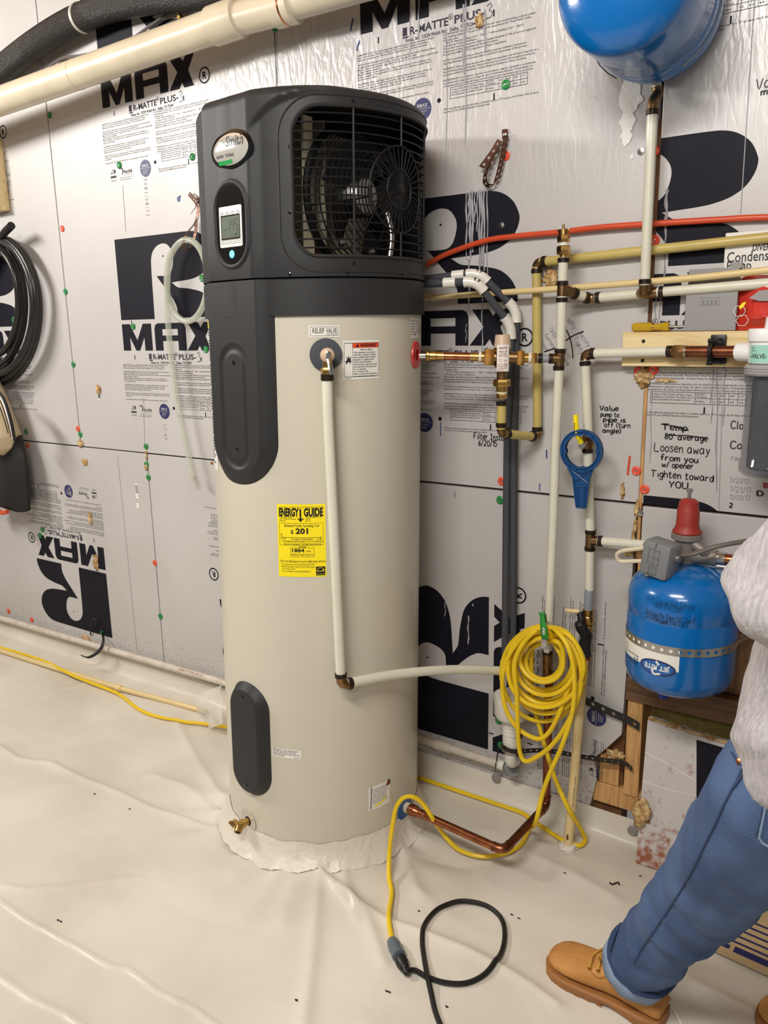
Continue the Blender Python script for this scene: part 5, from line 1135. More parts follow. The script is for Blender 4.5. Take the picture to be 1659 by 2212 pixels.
yv = kv+Vector((-.006, -.034, -.002)); hl = one(tubeg(smoothpath([yv+Vector((.004, 0, -.014)), yv+Vector((0, -.003, .004)), yv+Vector((-.004, -.014, .020)), yv+Vector((-.008, -.020, .045)), yv+Vector((-.010, -.021, .078))], 5), [.006]*4+[.0072]*17, 8), 'valve_handle', 'yellow_label', fr, True, 'yellow valve handle')
one(cylg(yv+Vector((.004, .002, -.006)), yv+Vector((.004, -.008, -.006)), .0085), 'handle_nut', 'galv', fr)
t = textg('ON', .011, .03); mesh('handle_print', [tuple(yv+Vector((-.0125-v[1]*.4+.004, -.0292, .040+v[0]))) for v in t[0]], t[1], 'ink_black', fr, False)
mb = MB(); mb.add(*cylg(rr(1270.5, 1316), rr(1270, 1326), .0155)); mb.add(*latheg([(.0135, 0), (.0165, .006), (.0165, .020), (.0135, .026)], rr(1269.5, 1348), up, 18)); mb.add(*cylg(rr(1269.5, 1349), rr(1268, 1362), .0150)); mb.build('brass_valve', 'brass', fr)
one(tubeg(smoothpath([rr(1252, 1322, -.075), rr(1256, 1338, -.08), rr(1254, 1352, -.08), rr(1266, 1372, -.07), rr(1263, 1395, -.068), rr(1265, 1418, -.068)], 4), [.008, .011, .010, .011, .012, .011, .012, .016, .015, .017, .016, .017, .018, .017, .016, .018, .017, .018, .016, .017, .016], 9), 'black_tape', 'bag_black', fr)
one(tubeg([rr(1222, 1318, -.085), rr(1236, 1320, -.085), rr(1250, 1321, -.078)], [.0055, .0065, .0065], 8), 'lever', 'cpvc', fr)
one(cylg(rr(1265, 1415, -.066), rr(1262, 1445, -.07), .0150), 'coupling', 'copper_dark', fr)
# copper and filter housing
FCY = -.125; fl = W(1603, 900, FCY); FRD = .066; FC = Vector((fl.x+FRD*1.03, FCY, 0)); fzz = lambda py: W(1603, py, FCY).z
wf = thing('water_filter', 'water filter with white head and smoky clear bowl at the right edge of the wall', 'filter', (FC.x, FC.y, fzz(1027)))
kx0, kx1 = rr(1440, 759.5), Vector((FC.x-.05, FCY+.03, 0)); kx1 = rr(1597, 760, -.075); kd = (kx1-kx0).normalized()
on_ = lambda px: online(kx0, kx1, px)
mb = MB(); mb.add(*cylg(on_(1449), on_(1455), .0125)); mb.add(*hexg(on_(1454), on_(1480), .0185)); mb.build('union_nut', 'bronze', wf); crimp(wf, on_(1446), kd, RP)
one(cylg(on_(1480), on_(1596), .0145), 'copper_tube', 'copper_dark', wf); one(cylg(on_(1480), on_(1484), .0155), 'solder_joint', 'solder', wf)
one(latheg([(.0165, 0), (.0165, .004)], on_(1594), kd, 18), 'solder_joint', 'solder', wf); one(cylg(on_(1597), Vector((FC.x, FCY, on_(1597).z)), .022), 'inlet_boss', 'filter_white', wf)
hz = on_(1597).z
one(latheg([(.058, hz-.026), (.064, hz-.022), (.064, hz+.026), (.062, hz+.028)], FC, up, 40), 'filter_head', 'filter_white', wf)
one(latheg([(.068, hz+.026), (.069, hz+.030), (.069, hz+.050), (.067, hz+.054), (.035, hz+.055), (.033, hz+.078), (.028, hz+.082), (.0001, hz+.082)], FC, up, 40), 'filter_cap', 'filter_white', wf)
one(latheg([(.068, hz-.050), (.070, hz-.046), (.070, hz-.030), (.066, hz-.026)], FC, up, 40), 'filter_collar', 'filter_grey', wf)
for k in range(3): one(tubeg([(FC.x+.0705*math.cos(2*math.pi*i/36), FC.y+.0705*math.sin(2*math.pi*i/36), hz-.033-k*.006) for i in range(36)], .0018, 5, closed=True), 'collar_ridge', 'filter_grey', wf)
zb = fzz(1026); one(latheg([(.069, hz-.050), (.069, hz-.066), (.064, hz-.074), (.064, zb+.036), (.067, zb+.032), (.067, zb+.014), (.056, zb+.004), (.0001, zb)], FC, up, 40), 'filter_bowl', 'smoke_clear', wf)
one(latheg([(.0001, zb+.020), (.046, zb+.020), (.050, zb+.024), (.050, hz-.060), (.046, hz-.056), (.0001, hz-.056)], FC, up, 36), 'filter_cartridge', 'cartridge', wf)
V = []; F = []
for i in range(13):
    a_ = math.radians(-150+i*10)
    for z in (hz-.021, hz+.018): V.append((FC.x+.0645*math.cos(a_), FC.y+.0645*math.sin(a_), z))
for i in range(12): F.append((2*i, 2*i+2, 2*i+3, 2*i+1))
lb = mesh('filter_label', V, F, 'filter_label', wf, True); t = Flat().add(fit(textg('-VALVE-', .014, .01), .044, .006, .010)).add(ribg([(.006, .034), (.010, .030), (.014, .034)], .0012)).add(rectg(.006, .020, .026, .027)).add(rectg(.0, .006, .013, .014))
t.build('label_print', lambda x, y: (FC.x+.0650*math.cos(math.radians(-148)+x/.0645), FC.y+.0650*math.sin(math.radians(-148)+x/.0645), hz-.021+y), 'ink_grey', lb)
# pine board, clamp, screwdriver
bx0 = W(1344, 750, -.038).x; bd_ = one(boxg(bx0, .45, -.038, -.0005, W(1350, 791, -.038).z, W(1350, 718, -.038).z, .002), 'mounting_board', 'pine', None, False); tag(bd_, 'pale pine board screwed flat on the wall behind the filter inlet', 'board'); BT = W(1350, 718, -.038).z
for px, py in ((1390, 737), (1388, 779)):
    p_ = W(px, py, -.0385); one(latheg([(.0045, 0), (.0045, .001), (.0001, .0008)], p_, (0, -1, 0), 12), 'screw_head', 'ink_black', bd_)
cl = thing('pipe_clamp', 'black hinged clamp holding the copper inlet on the pine board', 'clamp', W(1550, 760, -.04))
for y0, y1 in ((723, 748), (771, 786)):
    a_ = W(1537, y0, -.040); b_ = W(1569, y1, -.040); one(boxg(a_.x, b_.x, -.050, -.0385, b_.z, a_.z, .003), 'clamp_plate', 'black', cl); q = (a_+b_)/2; one(latheg([(.006, 0), (.006, .002), (.002, .001), (.0001, .001)], (q.x+.006, -.050, q.z), (0, -1, 0), 12), 'screw_head', 'grille_black', cl)
cq = on_(1536); one(tubeg([(cq.x, cq.y+.020*math.cos(a_), cq.z+.024*math.sin(a_)) for a_ in [math.radians(v) for v in range(60, 301, 15)]], .0052, 8), 'clamp_ring', 'black', cl)
for dz in (.026, -.026): one(cylg((cq.x-.006, cq.y-.010, cq.z+dz), (cq.x+.006, cq.y-.010, cq.z+dz), .0055), 'hinge_pin', 'grille_black', cl)
sdv = thing('screwdriver', 'screwdriver with clear amber handle lying on the pine board', 'screwdriver', (W(1366, 708, -.022).x, -.022, BT))
sx0, sx1, sx2 = W(1366, 708, -.022).x, W(1446, 708, -.022).x, W(1531, 708, -.022).x; hl_ = sx1-sx0; zc_ = BT+.0125
one(latheg([(.008, 0), (.0115, .004), (.0122, hl_*.45), (.0088, hl_*.60), (.0092, hl_*.75), (.012, hl_*.86), (.0115, hl_*.98), (.009, hl_)], (sx0, -.022, zc_), (1, 0, 0), 8), 'handle', 'screwdriver', sdv, True, None, 25)
one(latheg([(.0032, 0), (.0032, (sx2-sx1)*.9), (.0022, (sx2-sx1)), (.0001, (sx2-sx1))], (sx1, -.022, zc_), (1, 0, 0), 10), 'shaft', 'steel', sdv)
one(latheg([(.0105, 0), (.0105, .004)], (sx0+hl_*.55, -.022, zc_), (1, 0, 0), 14), 'handle_band', 'brass', sdv)
# grey cover leaning on the board, pump package behind it
x0, x1 = W(1482, 650, -.03).x, W(1594, 650, -.03).x; z1 = W(1482, 583, -.02).z
gc = thing('grey_cover', 'flat grey moulded plastic cover standing on the pine board', 'plastic cover', (x0, -.03, BT))
one(boxg(x0, x1, -.036, -.026, BT+.0008, z1-.055, .002), 'front_plate', 'grey_light', gc, False); one(boxg(x0+.002, x1-.002, -.030, -.020, z1-.062, z1, .002), 'back_plate', 'grey_light', gc, False); one(boxg(x1-.022, x1+.004, -.030, -.020, z1-.004, z1+.012, .002), 'latch', 'grey_light', gc, False)
t = Flat().add(frameg(.035, .080, .062, .080, .0008)).add(rectg(.0, x1-x0, .105, .106))
for k in range(4): t.add(rectg(.040+k*.010, .045+k*.010, .064, .074))
for k in range(6): t.add(rectg(.01+k*.016, .011+k*.016, .108, .132))
t.build('moulded_marks', lambda x, y: (x0+x, -.0366, BT+y), 'grey_plastic', gc)
g0 = W(1562, 600, -.012).x
pk = thing('pump_package', 'red bagged condensate pump with white printed card standing on the pine board', 'package', (g0, -.012, BT))
zt = W(1659, 497, -.012).z; zm = W(1600, 572, -.012).z; one(boxg(g0, g0+.26, -.016, -.004, zm-.05, zt, .001), 'card', 'box_white', pk, False)
Flat().add(rectg(0, .26, .04, zt-zm-.001)).build('card_band', lambda x, y: (g0+x, -.0163, zm+y), 'sticker', pk)
t = Flat().add(fit(textg('DIVERSITECH', .022, .02, sx=.6), .085, W(1626, 532, -.0165).x-g0, W(1626, 542, -.0165).z-zm))
t.add(fit(textg('Condensate', .034, .006), .125, W(1570, 565, -.0165).x-g0, W(1570, 567, -.0165).z-zm)).add(fit(textg('Pump', .030, .006), .055, W(1570, 580, -.0165).x-g0, W(1570, 584, -.0165).z-zm)); t.build('card_print', lambda x, y: (g0+x, -.0166, zm+y), 'ink_black', pk)
V = []; F = []; rx0 = W(1590, 650, -.02).x; rx1 = rx0+.24; rz1 = W(1600, 590, -.02).z
for i in range(25):
    for j in range(25):
        x = rx0+(rx1-rx0)*i/24; z = BT+.001+(rz1-BT)*j/24; e = min(i, 24-i, j, 24-j)/24; V.append((x, -.012-.032*smoothstep(e*4)-.004*noise.noise(Vector((x*30, z*30, 0))), z))
for i in range(24):
    for j in range(24): n_ = i*25+j; F.append((n_, n_+25, n_+26, n_+1))
bg_ = mesh('red_bag', V, F, 'bag_red', pk)
t = Flat()
for cx_, cz_ in ((1598, 672), (1604, 692)):
    q = W(cx_, cz_, -.046); P_ = [(q.x+.014*math.cos(math.pi*k/3), q.z+.014*math.sin(math.pi*k/3)) for k in range(7)]; t.add(ribg(P_, .0012))
t.build('bag_print', lambda x, y: (x, -.0505, y), 'sticker', bg_)
g = Flat(); P_ = [W(*p, -.05) for p in ((1618, 644), (1640, 628), (1665, 625), (1690, 640), (1690, 650), (1640, 650))]; g.add(polyg([(p.x, p.z) for p in P_])); g.build('bag_print', lambda x, y: (x, -.0505, y), 'grey_light', bg_)
g = Flat(); P_ = [W(*p, -.05) for p in ((1596, 664), (1604, 654), (1612, 652), (1608, 660), (1600, 668))]; g.add(polyg([(p.x, p.z) for p in P_])); g.build('bag_print', lambda x, y: (x, -.0508, y), 'yellow_label', bg_)
# ---- filter wrench
wc = W(1257, 974, -.112); wr = thing('filter_wrench', 'blue plastic filter housing wrench hanging from the ball valve', 'wrench', wc)
mb = MB(); RO, RI = .0575, .0445
def ringprism(ro, ri, y0, y1, n=48):
    V = []; F = []
    for k in range(n):
        a_ = 2*math.pi*k/n; rj = ri-(.0035 if k % 12 < 2 else 0)
        for r_, y in ((ro, y0), (ro, y1), (rj, y1), (rj, y0)): V.append((wc.x+r_*math.cos(a_), y, wc.z+r_*math.sin(a_)))
    for k in range(n):
        for j in range(4): F.append((4*k+j, 4*((k+1) % n)+j, 4*((k+1) % n)+(j+1) % 4, 4*k+(j+1) % 4))
    return V, F
one(ringprism(RO, RI, wc.y+.006, wc.y-.006), 'wrench_ring', 'blue_wrench', wr); one(ringprism(RO, RO-.003, wc.y, wc.y-.010), 'ring_rim', 'blue_wrench', wr); one(ringprism(RI+.003, RI, wc.y, wc.y-.010), 'ring_rim', 'blue_wrench', wr)
for k in range(14):
    a_ = 2*math.pi*k/14; o = Vector((wc.x, wc.y-.008, wc.z)); u_ = Vector((math.cos(a_), 0, math.sin(a_))); one(tubeg([o+u_*RI, o+u_*RO], .0013, 5), 'ring_rib', 'blue_wrench', wr)
hb = W(1271, 1107, -.112); P_ = [(-.036, -.046), (-.020, -.075), (-.008, -.154), (.018, -.154), (.024, -.075), (.034, -.046)]; n_ = len(P_); Vh = [(wc.x+x, wc.y+.006, wc.z+z) for x, z in P_]+[(wc.x+x, wc.y-.004, wc.z+z) for x, z in P_]
one((Vh, [tuple(range(n_)), tuple(reversed(range(n_, 2*n_)))]+[(i, (i+1) % n_, (i+1) % n_+n_, i+n_) for i in range(n_)]), 'wrench_handle', 'blue_wrench', wr, False)
for a_, b_ in (((-.036, -.046), (-.020, -.075)), ((-.020, -.075), (-.008, -.154)), ((.034, -.046), (.024, -.075)), ((.024, -.075), (.018, -.154)), ((-.008, -.154), (.018, -.154)), ((-.030, -.050), (.022, -.085)), ((.028, -.050), (-.016, -.085)), ((-.008, -.096), (.012, -.096)), ((-.008, -.096), (-.002, -.150)), ((.014, -.096), (.012, -.150))):
    one(tubeg([(wc.x+a_[0], wc.y-.006, wc.z+a_[1]), (wc.x+b_[0], wc.y-.006, wc.z+b_[1])], .0022, 6), 'handle_rib', 'blue_wrench', wr)

# ================================================================ TANKS
tk = (-.4715, -.151); TKR = .1334; tz0 = .6226
bt_ = thing('pressure_tank', 'upright blue pressure tank with pen writing, strapped at the wall right of the coil', 'tank', (*tk, tz0))
prof = [(.0001, tz0-.034), (.060, tz0-.032), (.105, tz0-.020), (.126, tz0-.004), (TKR, tz0+.022), (TKR, .788), (TKR-.0018, .792), (TKR-.0018, .796), (TKR, .800), (TKR, .842), (.129, .862), (.118, .880), (.098, .897), (.070, .910), (.040, .918), (.0001, .921)]
one(latheg(prof, (*tk, 0), up, 64), 'tank_shell', 'blue_tank', bt_)
def tmap(a0, z0, e=.0008): return lambda x, y: (tk[0]+(TKR+e)*math.cos(a0+x/TKR), tk[1]+(TKR+e)*math.sin(a0+x/TKR), z0+y)
th = lambda px, py: (lambda p: (math.atan2(p.y-tk[1], p.x-tk[0]), p.z))(cylhit(px, py, *tk, TKR))
one(latheg([(.013, tz0-.048), (.013, tz0-.028)], (tk[0]-.02, tk[1]-.055, 0), up, 12), 'drain_plug', 'blue_plug', bt_)
sa, sz = th(1490, 1411)
def strap(par, name, m, P, wdir, w, hole=True, cell=None, T=.0012):
    """perforated strap: each cell is a square ring round an octagonal hole"""
    P = [Vector(p) for p in P]; L = [0]
    for a_, b_ in zip(P[:-1], P[1:]): L.append(L[-1]+(b_-a_).length)
    cell = cell or w*1.0; n = max(1, int(L[-1]/cell)); V = []; F = []
    def at(s):
        s = min(max(s, 0), L[-1]-1e-7); i = max(j for j in range(len(L)) if L[j] <= s); i = min(i, len(P)-2); t_ = (s-L[i])/(L[i+1]-L[i]); wv = wdir[i].lerp(wdir[i+1], t_) if isinstance(wdir, list) else wdir
        return P[i].lerp(P[i+1], t_), wv
    for c in range(n):
        s0 = c*L[-1]/n; cl_ = L[-1]/n; base = len(V)
        for k in range(8):
            a_ = math.pi/4*k; ox, oy = [(1, 0), (1, 1), (0, 1), (-1, 1), (-1, 0), (-1, -1), (0, -1), (1, -1)][k]
            for fx_, fy_ in ((ox*.5*cl_, oy*.5*w), (math.cos(a_)*w*.24, math.sin(a_)*w*.24)):
                q, wv = at(s0+cl_/2+fx_); V.append(q+wv*fy_)
        for k in range(8): F.append((base+2*k, base+2*((k+1) % 8), base+2*((k+1) % 8)+1, base+2*k+1))
    o = mesh(name, V, F, m, par, False); md = o.modifiers.new('s', 'SOLIDIFY'); md.thickness = T; return o
strap(bt_, 'strap', 'galv', [(tk[0]+(TKR+.002)*math.cos(a_), tk[1]+(TKR+.002)*math.sin(a_), sz) for a_ in np.linspace(math.radians(-200), math.radians(12), 60)]+[(tk[0]+.155, -.06, sz), (tk[0]+.19, -.012, sz)], up, .021)
la, lz1 = th(1355, 1386); lb_, _ = th(1469, 1404); _, lz0 = th(1469, 1453); lab = Flat(); LW = (lb_-math.radians(-196))*TKR; LA = math.radians(-196)
for k in range(20): lab.add(([(LW*k/20, 0), (LW*(k+1)/20, 0), (LW*(k+1)/20, lz1-lz0+.028), (LW*k/20, lz1-lz0+.028)], [(0, 1, 2, 3)]))
lo = lab.build('tank_label', tmap(LA, lz0, .0008), 'sticker', bt_); HLb = lz1-lz0+.028
def flip(VF): return [(LW-v[0], HLb-.012-v[1]) for v in VF[0]], VF[1]
cx_, cy_ = .052, .042; ov = Flat().add(flip(ovalg(cx_, cy_, .046, .020))); ov.build('label_logo', tmap(LA, lz0, .0014), 'seal_blue', lo)
ov = Flat().add(flip(ovalg(cx_, cy_, .041, .016))); ov.build('label_logo', tmap(LA, lz0, .0018), 'blue_ring', lo)
ov = Flat().add(flip(fit(textg('JET RITE', .017, .03), .064, cx_-.032, cy_-.006))).add(flip(ribg(smoothpath([(cx_-.010, cy_+.014, 0), (cx_+.006, cy_+.017, 0), (cx_+.010, cy_+.008, 0), (cx_, cy_, 0)], 4), .005))).add(flip(ribg([(cx_-.006, cy_-.008), (cx_+.002, cy_-.017)], .005))); ov.build('label_logo', tmap(LA, lz0, .0022), 'sticker', lo)
ov = Flat().add(flip(fit(textg('Captive air tank\nWATER SYSTEM\nMODEL\nMax. pressure 100 psi', .0075, .01, res=1), .048, .106, .052))).add(flip(fit(textg('JR 14\nUL NSF\n2 gal', .0075, .01, res=1), .02, .162, .050))).add(flip(ringg(.165, .022, .008, .001))); ov.build('label_print', tmap(LA, lz0, .0014), 'ink_black', lo)
def tankhand(rows):
    f = Flat()
    for s, px, py, px2, h in rows:
        a0, z0 = th(px, py); a1, _ = th(px2, py); g = hand(s, h*1.15, .00105, jit=.35); k = (a1-a0)*TKR/max(v[0] for v in g.V); slope = .04
        f.add(([((a0+math.pi)*TKR+v[0]*k, z0+v[1]-slope*v[0]*k) for v in g.V], g.F))
    return f.build('handwriting', tmap(-math.pi, 0, .0009), 'ink_black', bt_)
tankhand([('A 1st Choice Well Service', 1398, 1298, 1502, .016), ('828-776-3781', 1415, 1311, 1472, .012), ('Installed 1hp 10gpm 120\'  2-6-17', 1395, 1324, 1503, .010), ('Installed cycle stop 2-6-17', 1396, 1333, 1488, .010), ('+ tank', 1418, 1344, 1442, .009)])
# cycle stop valve with red bell
rg = W(1484, 1150, -.135); rvz = lambda py: W(1484, py, -.135).z
reg = thing('red_regulator_valve', 'red bell topped regulator valve on a grey cast body above the lower blue tank', 'valve', (rg.x, rg.y, .92))
one(latheg([(.033, rvz(1152)), (.036, rvz(1148)), (.030, rvz(1140)), (.0275, rvz(1132)), (.0265, rvz(1100)), (.0245, rvz(1096)), (.0235, rvz(1084)), (.016, rvz(1078)), (.008, rvz(1076)), (.0001, rvz(1076))], (rg.x, rg.y, 0), up, 32), 'bell', 'regulator_red', reg)
one(latheg([(.0045, rvz(1078)), (.0045, rvz(1062)), (.0075, rvz(1062)), (.0075, rvz(1055)), (.0001, rvz(1055))], (rg.x, rg.y, 0), up, 14), 'adjusting_bolt', 'galv', reg)
mb = MB(); mb.add(*latheg([(.030, rvz(1166)), (.037, rvz(1163)), (.037, rvz(1153)), (.034, rvz(1151))], (rg.x, rg.y, 0), up, 32)); mb.add(*latheg([(.024, rvz(1222)-.01), (.024, rvz(1190)), (.029, rvz(1164))], (rg.x, rg.y, 0), up, 24)); mb.add(*cylg((rg.x-.06, rg.y, rvz(1200)), (rg.x+.075, rg.y, rvz(1197)), .020)); mb.add(*cylg((rg.x, rg.y, .915), (rg.x, rg.y, rvz(1200)), .019)); mb.add(*tubeg([(rg.x+.015, rg.y-.01, rvz(1168)), (rg.x+.045, rg.y-.02, rvz(1180)), (rg.x+.06, rg.y, rvz(1196))], .012, 10)); mb.build('valve_body', 'cast_grey', reg)
one(cylg((rg.x+.07, rg.y, rvz(1197)), (rg.x+.095, rg.y, rvz(1197)), .0165), 'nut', 'galv', reg); one(cylg((rg.x+.09, rg.y, rvz(1197)), (rg.x+.35, rg.y, rvz(1197)), .0145), 'copper_tube', 'copper', reg); one(cylg((rg.x+.02, rg.y, rvz(1214)), (rg.x+.3, rg.y, rvz(1214)), .008), 'bar', 'galv', reg)
one(cylg((rg.x-.055, rg.y, rvz(1200)), tb, .0125), 'inlet', 'cast_grey', reg)
# pressure switch
pc = W(1427, 1206, -.225); sw = thing('pressure_switch', 'grey plastic pressure switch box in front of the red bell valve', 'switch', pc)
B6 = Matrix.Translation(pc) @ Matrix.Rotation(math.radians(-16), 4, 'Z') @ Matrix.Rotation(math.radians(7), 4, 'Y')
bm = MB(); bm.add(*xf(boxg(-.039, .039, -.030, .030, -.046, .046, .012), B6)); bm.build('switch_cover', 'grey_plastic', sw)
t = MB()
for r_ in ((-.018, .012, -.0305, .026, .028), (-.018, .012, -.0305, -.010, -.008), (-.018, -.016, -.0305, -.010, .028), (.010, .012, -.0305, -.010, .028), (-.003, -.001, -.0305, -.040, .044), (-.018, .012, -.0305, .006, .008), (-.012, .010, -.0305, -.034, -.032), (-.012, -.010, -.0305, -.034, -.016), (.008, .010, -.0305, -.034, -.016), (-.012, .010, -.0305, -.018, -.016)):
    t.add(*xf(boxg(r_[0], r_[1], -.0318, r_[2]+.002, r_[3], r_[4]), B6))
t.build('moulded_ridge', 'grey_plastic', sw, False); one(xf(latheg([(.005, 0), (.0045, .002), (.0001, .003)], (-.012, -.030, -.040), (0, -1, 0), 12), B6), 'screw', 'steel', sw)
one(xf(latheg([(.010, 0), (.010, .010)], (.038, .005, .012), (1, 0, 0), 14), B6), 'cable_clamp', 'galv', sw); one(cylg(pc-up*.046, pc-up*.07+Vector((0, .03, 0)), .007), 'stem', 'galv', sw)
cw = smoothpath([pc+Vector((-.034, .012, .020)), W(1372, 1186, -.20), W(1345, 1190, -.19), W(1333, 1198, -.185), W(1340, 1212, -.18), W(1372, 1212, -.18), W(1400, 1212, -.19)], 6)
one(tubeg(cw, .0055, 8), 'white_cable', 'cord_white', sw); one(tubeg(smoothpath([pc+Vector((.036, .006, .010)), W(1500, 1196, -.2), W(1550, 1180, -.19), W(1620, 1168, -.15), W(1760, 1150, -.05)], 6), .0062, 8), 'grey_cable', 'cable_grey', sw)
# upper tank, lying along y with its domed end toward the room
UX, UZ, UR = -.638, 2.214, .1475
ut = thing('expansion_tank', 'round blue tank high on the wall at the top edge, domed end toward the room', 'tank', (UX, -.02, UZ))
one(latheg([(.10, -.001), (.128, .006), (UR-.004, .022), (UR-.0012, .040), (UR, .046), (UR, .072), (UR-.002, .076), (UR-.002, .080), (UR, .084), (UR, .104), (UR-.002, .108), (UR-.002, .112), (UR, .116), (UR, .285), (UR-.003, .297), (UR-.012, .310), (UR-.03, .324), (.09, .338), (.05, .345), (.0001, .348)], (UX, -.012, UZ), (0, -1, 0), 72), 'tank_shell', 'blue_tank', ut)
one(cylg(d, d+up*.06, .012), 'outlet_stub', 'galv', ut); one(tubeg([(UX+.1545*math.cos(a_), -.10, UZ+.1545*math.sin(a_)) for a_ in np.linspace(math.radians(-60), math.radians(240), 30)], .0016, 4), 'hanger_wire', 'galv', ut)

# ================================================================ UPPER LEFT: big drain pipe, duct hose, cable
B = W(490, 47, -.12); A = beyond(B, W(-60, 240, -.19), 1.2); C_ = W(620, 13, -.115); D_ = beyond(C_, W(800, -38, -.11), 1.6)
bp_ = thing('overhead_pipe', 'thick cream PVC drain pipe sloping across the upper left of the wall', 'pipe', B)
pipe(bp_, A, B, .050, 'pvc_cream', seg=32); pipe(bp_, B, C_, .0475, 'pvc_cream', seg=32); pipe(bp_, C_, D_, .043, 'pvc_cream', seg=32)
dd = (B-A).normalized(); one(latheg([(.050, -.06), (.0575, -.055), (.0575, .055), (.050, .06)], B, dd, 32), 'coupling', 'pvc_cream', bp_)
dd2 = (D_-C_).normalized(); one(latheg([(.044, -.045), (.0535, -.04), (.0535, .03), (.044, .035)], C_, dd2, 32), 'coupling', 'pvc_cream', bp_); one(latheg([(.0542, .0), (.0542, .006)], C_, dd2, 32), 'copper_band', 'copper', bp_)
for q in (.45, .72): one(latheg([(.0512, 0), (.0512, .005)], A.lerp(B, q), dd, 28), 'seam_ring', 'pvc_cream', bp_)
dh = thing('duct_hose', 'fat black ribbed hose curving across the top left corner', 'hose', W(160, 40, -.07))
P_ = smoothpath([beyond(W(-30, 180, -.06), W(-90, 235, -.06), .4), W(-90, 235, -.06), W(-30, 180, -.06), W(40, 122, -.06), (W(100, 80, -.065)), W(160, 46, -.065), W(235, 16, -.065), W(330, -4, -.065), W(430, -12, -.06), W(560, -40, -.055), W(760, -95, -.06)], 26)
one(tubeg(P_, [.049 if i % 2 else .0462 for i in range(len(P_))], 24), 'hose', 'duct', dh)
i = min(range(len(P_)), key=lambda k: (P_[k]-W(176, 38, -.065)).length); tdir = (P_[i+1]-P_[i-1]).normalized(); one(latheg([(.0495, -.006), (.0515, -.006), (.0515, .006), (.0495, .006)], P_[i], tdir, 28), 'zip_tie', 'zip', dh)
tag(one(tubeg(smoothpath([W(20, 195, -.10), W(60, 175, -.05), W(92, 156, -.02), W(130, 128, -.015), W(175, 120, -.02), W(212, 112, -.04), W(255, 98, -.04), W(285, 84, -.025), W(330, 52, -.02), W(372, 28, -.02), W(420, 22, -.03), W(470, 16, -.04), W(560, 0, -.06), W(660, -30, -.06)], 6), .0055, 8), 'grey_cable', 'cable_grey', None), 'thin grey cable looping behind the thick cream drain pipe', 'cable')
p = W(391, 38, -.02); tag(one(MB().add(*cylg(p+Vector((0, .018, 0)), p, .006)).add(*latheg([(.010, 0), (.011, .006), (.008, .012)], p, (0, -1, 0), 10)).add(*cylg(p-up*.012, p-up*.05, .003)).V and (lambda m_: (m_.V, m_.F))(MB().add(*cylg(p+Vector((0, .018, 0)), p+Vector((0, -.004, 0)), .006)).add(*latheg([(.010, 0), (.011, .006), (.007, .012)], p, (0, -1, 0), 10)).add(*cylg(p-up*.004, p-up*.055, .0035))), 'pipe_hanger', 'brass', None), 'small metal hanger holding the cream drain pipe to the wall', 'hanger')

# ================================================================ perforated straps and vinyl tube
s1 = thing('perforated_strap', 'brown perforated metal strap folded in a loop, nailed beside the heater top', 'strap', W(1090, 285))
def tilt(a): a = math.radians(a); return Vector((math.cos(a), 0, math.sin(a)))
strap(s1, 'strap_tail', 'strap_brown', [W(1090, 279, -.004), W(1091, 300, -.010)], tilt(0), .017); 
strap(s1, 'strap_tail', 'strap_brown', [W(1080, 303, -.014), W(1067, 325, -.020), W(1052, 346, -.024), W(1040, 362, -.026)], tilt(-28), .018)
lp = smoothpath([W(1093, 296, -.012), W(1086, 330, -.014), W(1079, 365, -.015), W(1070, 393, -.016), W(1059, 402, -.020), W(1048, 393, -.024), W(1050, 372, -.026), W(1062, 345, -.024), W(1078, 318, -.018)], 6)
wv = [ (Vector((1, 0, .25)) if k < 18 else Vector((.75, -.5, .45)) if k < 30 else Vector((1, -.2, .5))).normalized() for k in range(len(lp))]
strap(s1, 'strap_loop', 'strap_brown', lp, wv, .0155)
one(latheg([(.006, 0), (.005, .003), (.0001, .004)], W(1091, 291, -.010), (0, -1, 0), 10), 'nail', 'steel', s1)
s2 = thing('perforated_strap', 'brown perforated strap carrying the clear tube loop, left of the heater', 'strap', W(418, 425))
strap(s2, 'strap_tail', 'strap_brown', smoothpath([W(408, 418, -.01), W(417, 428, -.02), W(425, 440, -.03), W(420, 452, -.035), W(414, 460, -.03)], 4), tilt(40), .016)
strap(s2, 'strap_loop', 'strap_brown', smoothpath([W(427, 428, -.01), W(428, 450, -.02), W(423, 478, -.03), W(410, 495, -.05), W(399, 512, -.065), W(396, 530, -.06), W(404, 540, -.045), W(414, 530, -.02), W(422, 505, -.012), W(424, 478, -.012)], 6), tilt(15), .015)
vt = thing('clear_vinyl_tube', 'clear vinyl tube coiled once and hanging left of the heater', 'tube', W(400, 700))
P_ = []
for k in range(15):
    a_ = math.radians(200-k*360/14-20); P_.append(W(404+47*math.cos(a_), 609-84*math.sin(a_), -.035-.010*math.sin(a_/2)))
P_ = [W(404+44*math.cos(math.radians(a_)), 606-88*math.sin(math.radians(a_)), -.030-.00006*a_) for a_ in range(-160, 560, 24)]
P_ = P_[:-1]+[W(361, 650, -.05), W(366, 735, -.045), W(373, 800, -.045), W(383, 865, -.045), (W(395, 930, -.045)), W(407, 985, -.045), W(420, 1040, -.045)]
pts = smoothpath(P_, 5); one(tubeg(pts, .0112, 14, cap=False), 'tube', 'clear_vinyl', vt)
one(tubeg([pts[-2], pts[-1]], .0118, 14, cap=False), 'tube_end', 'clear_ring', vt)

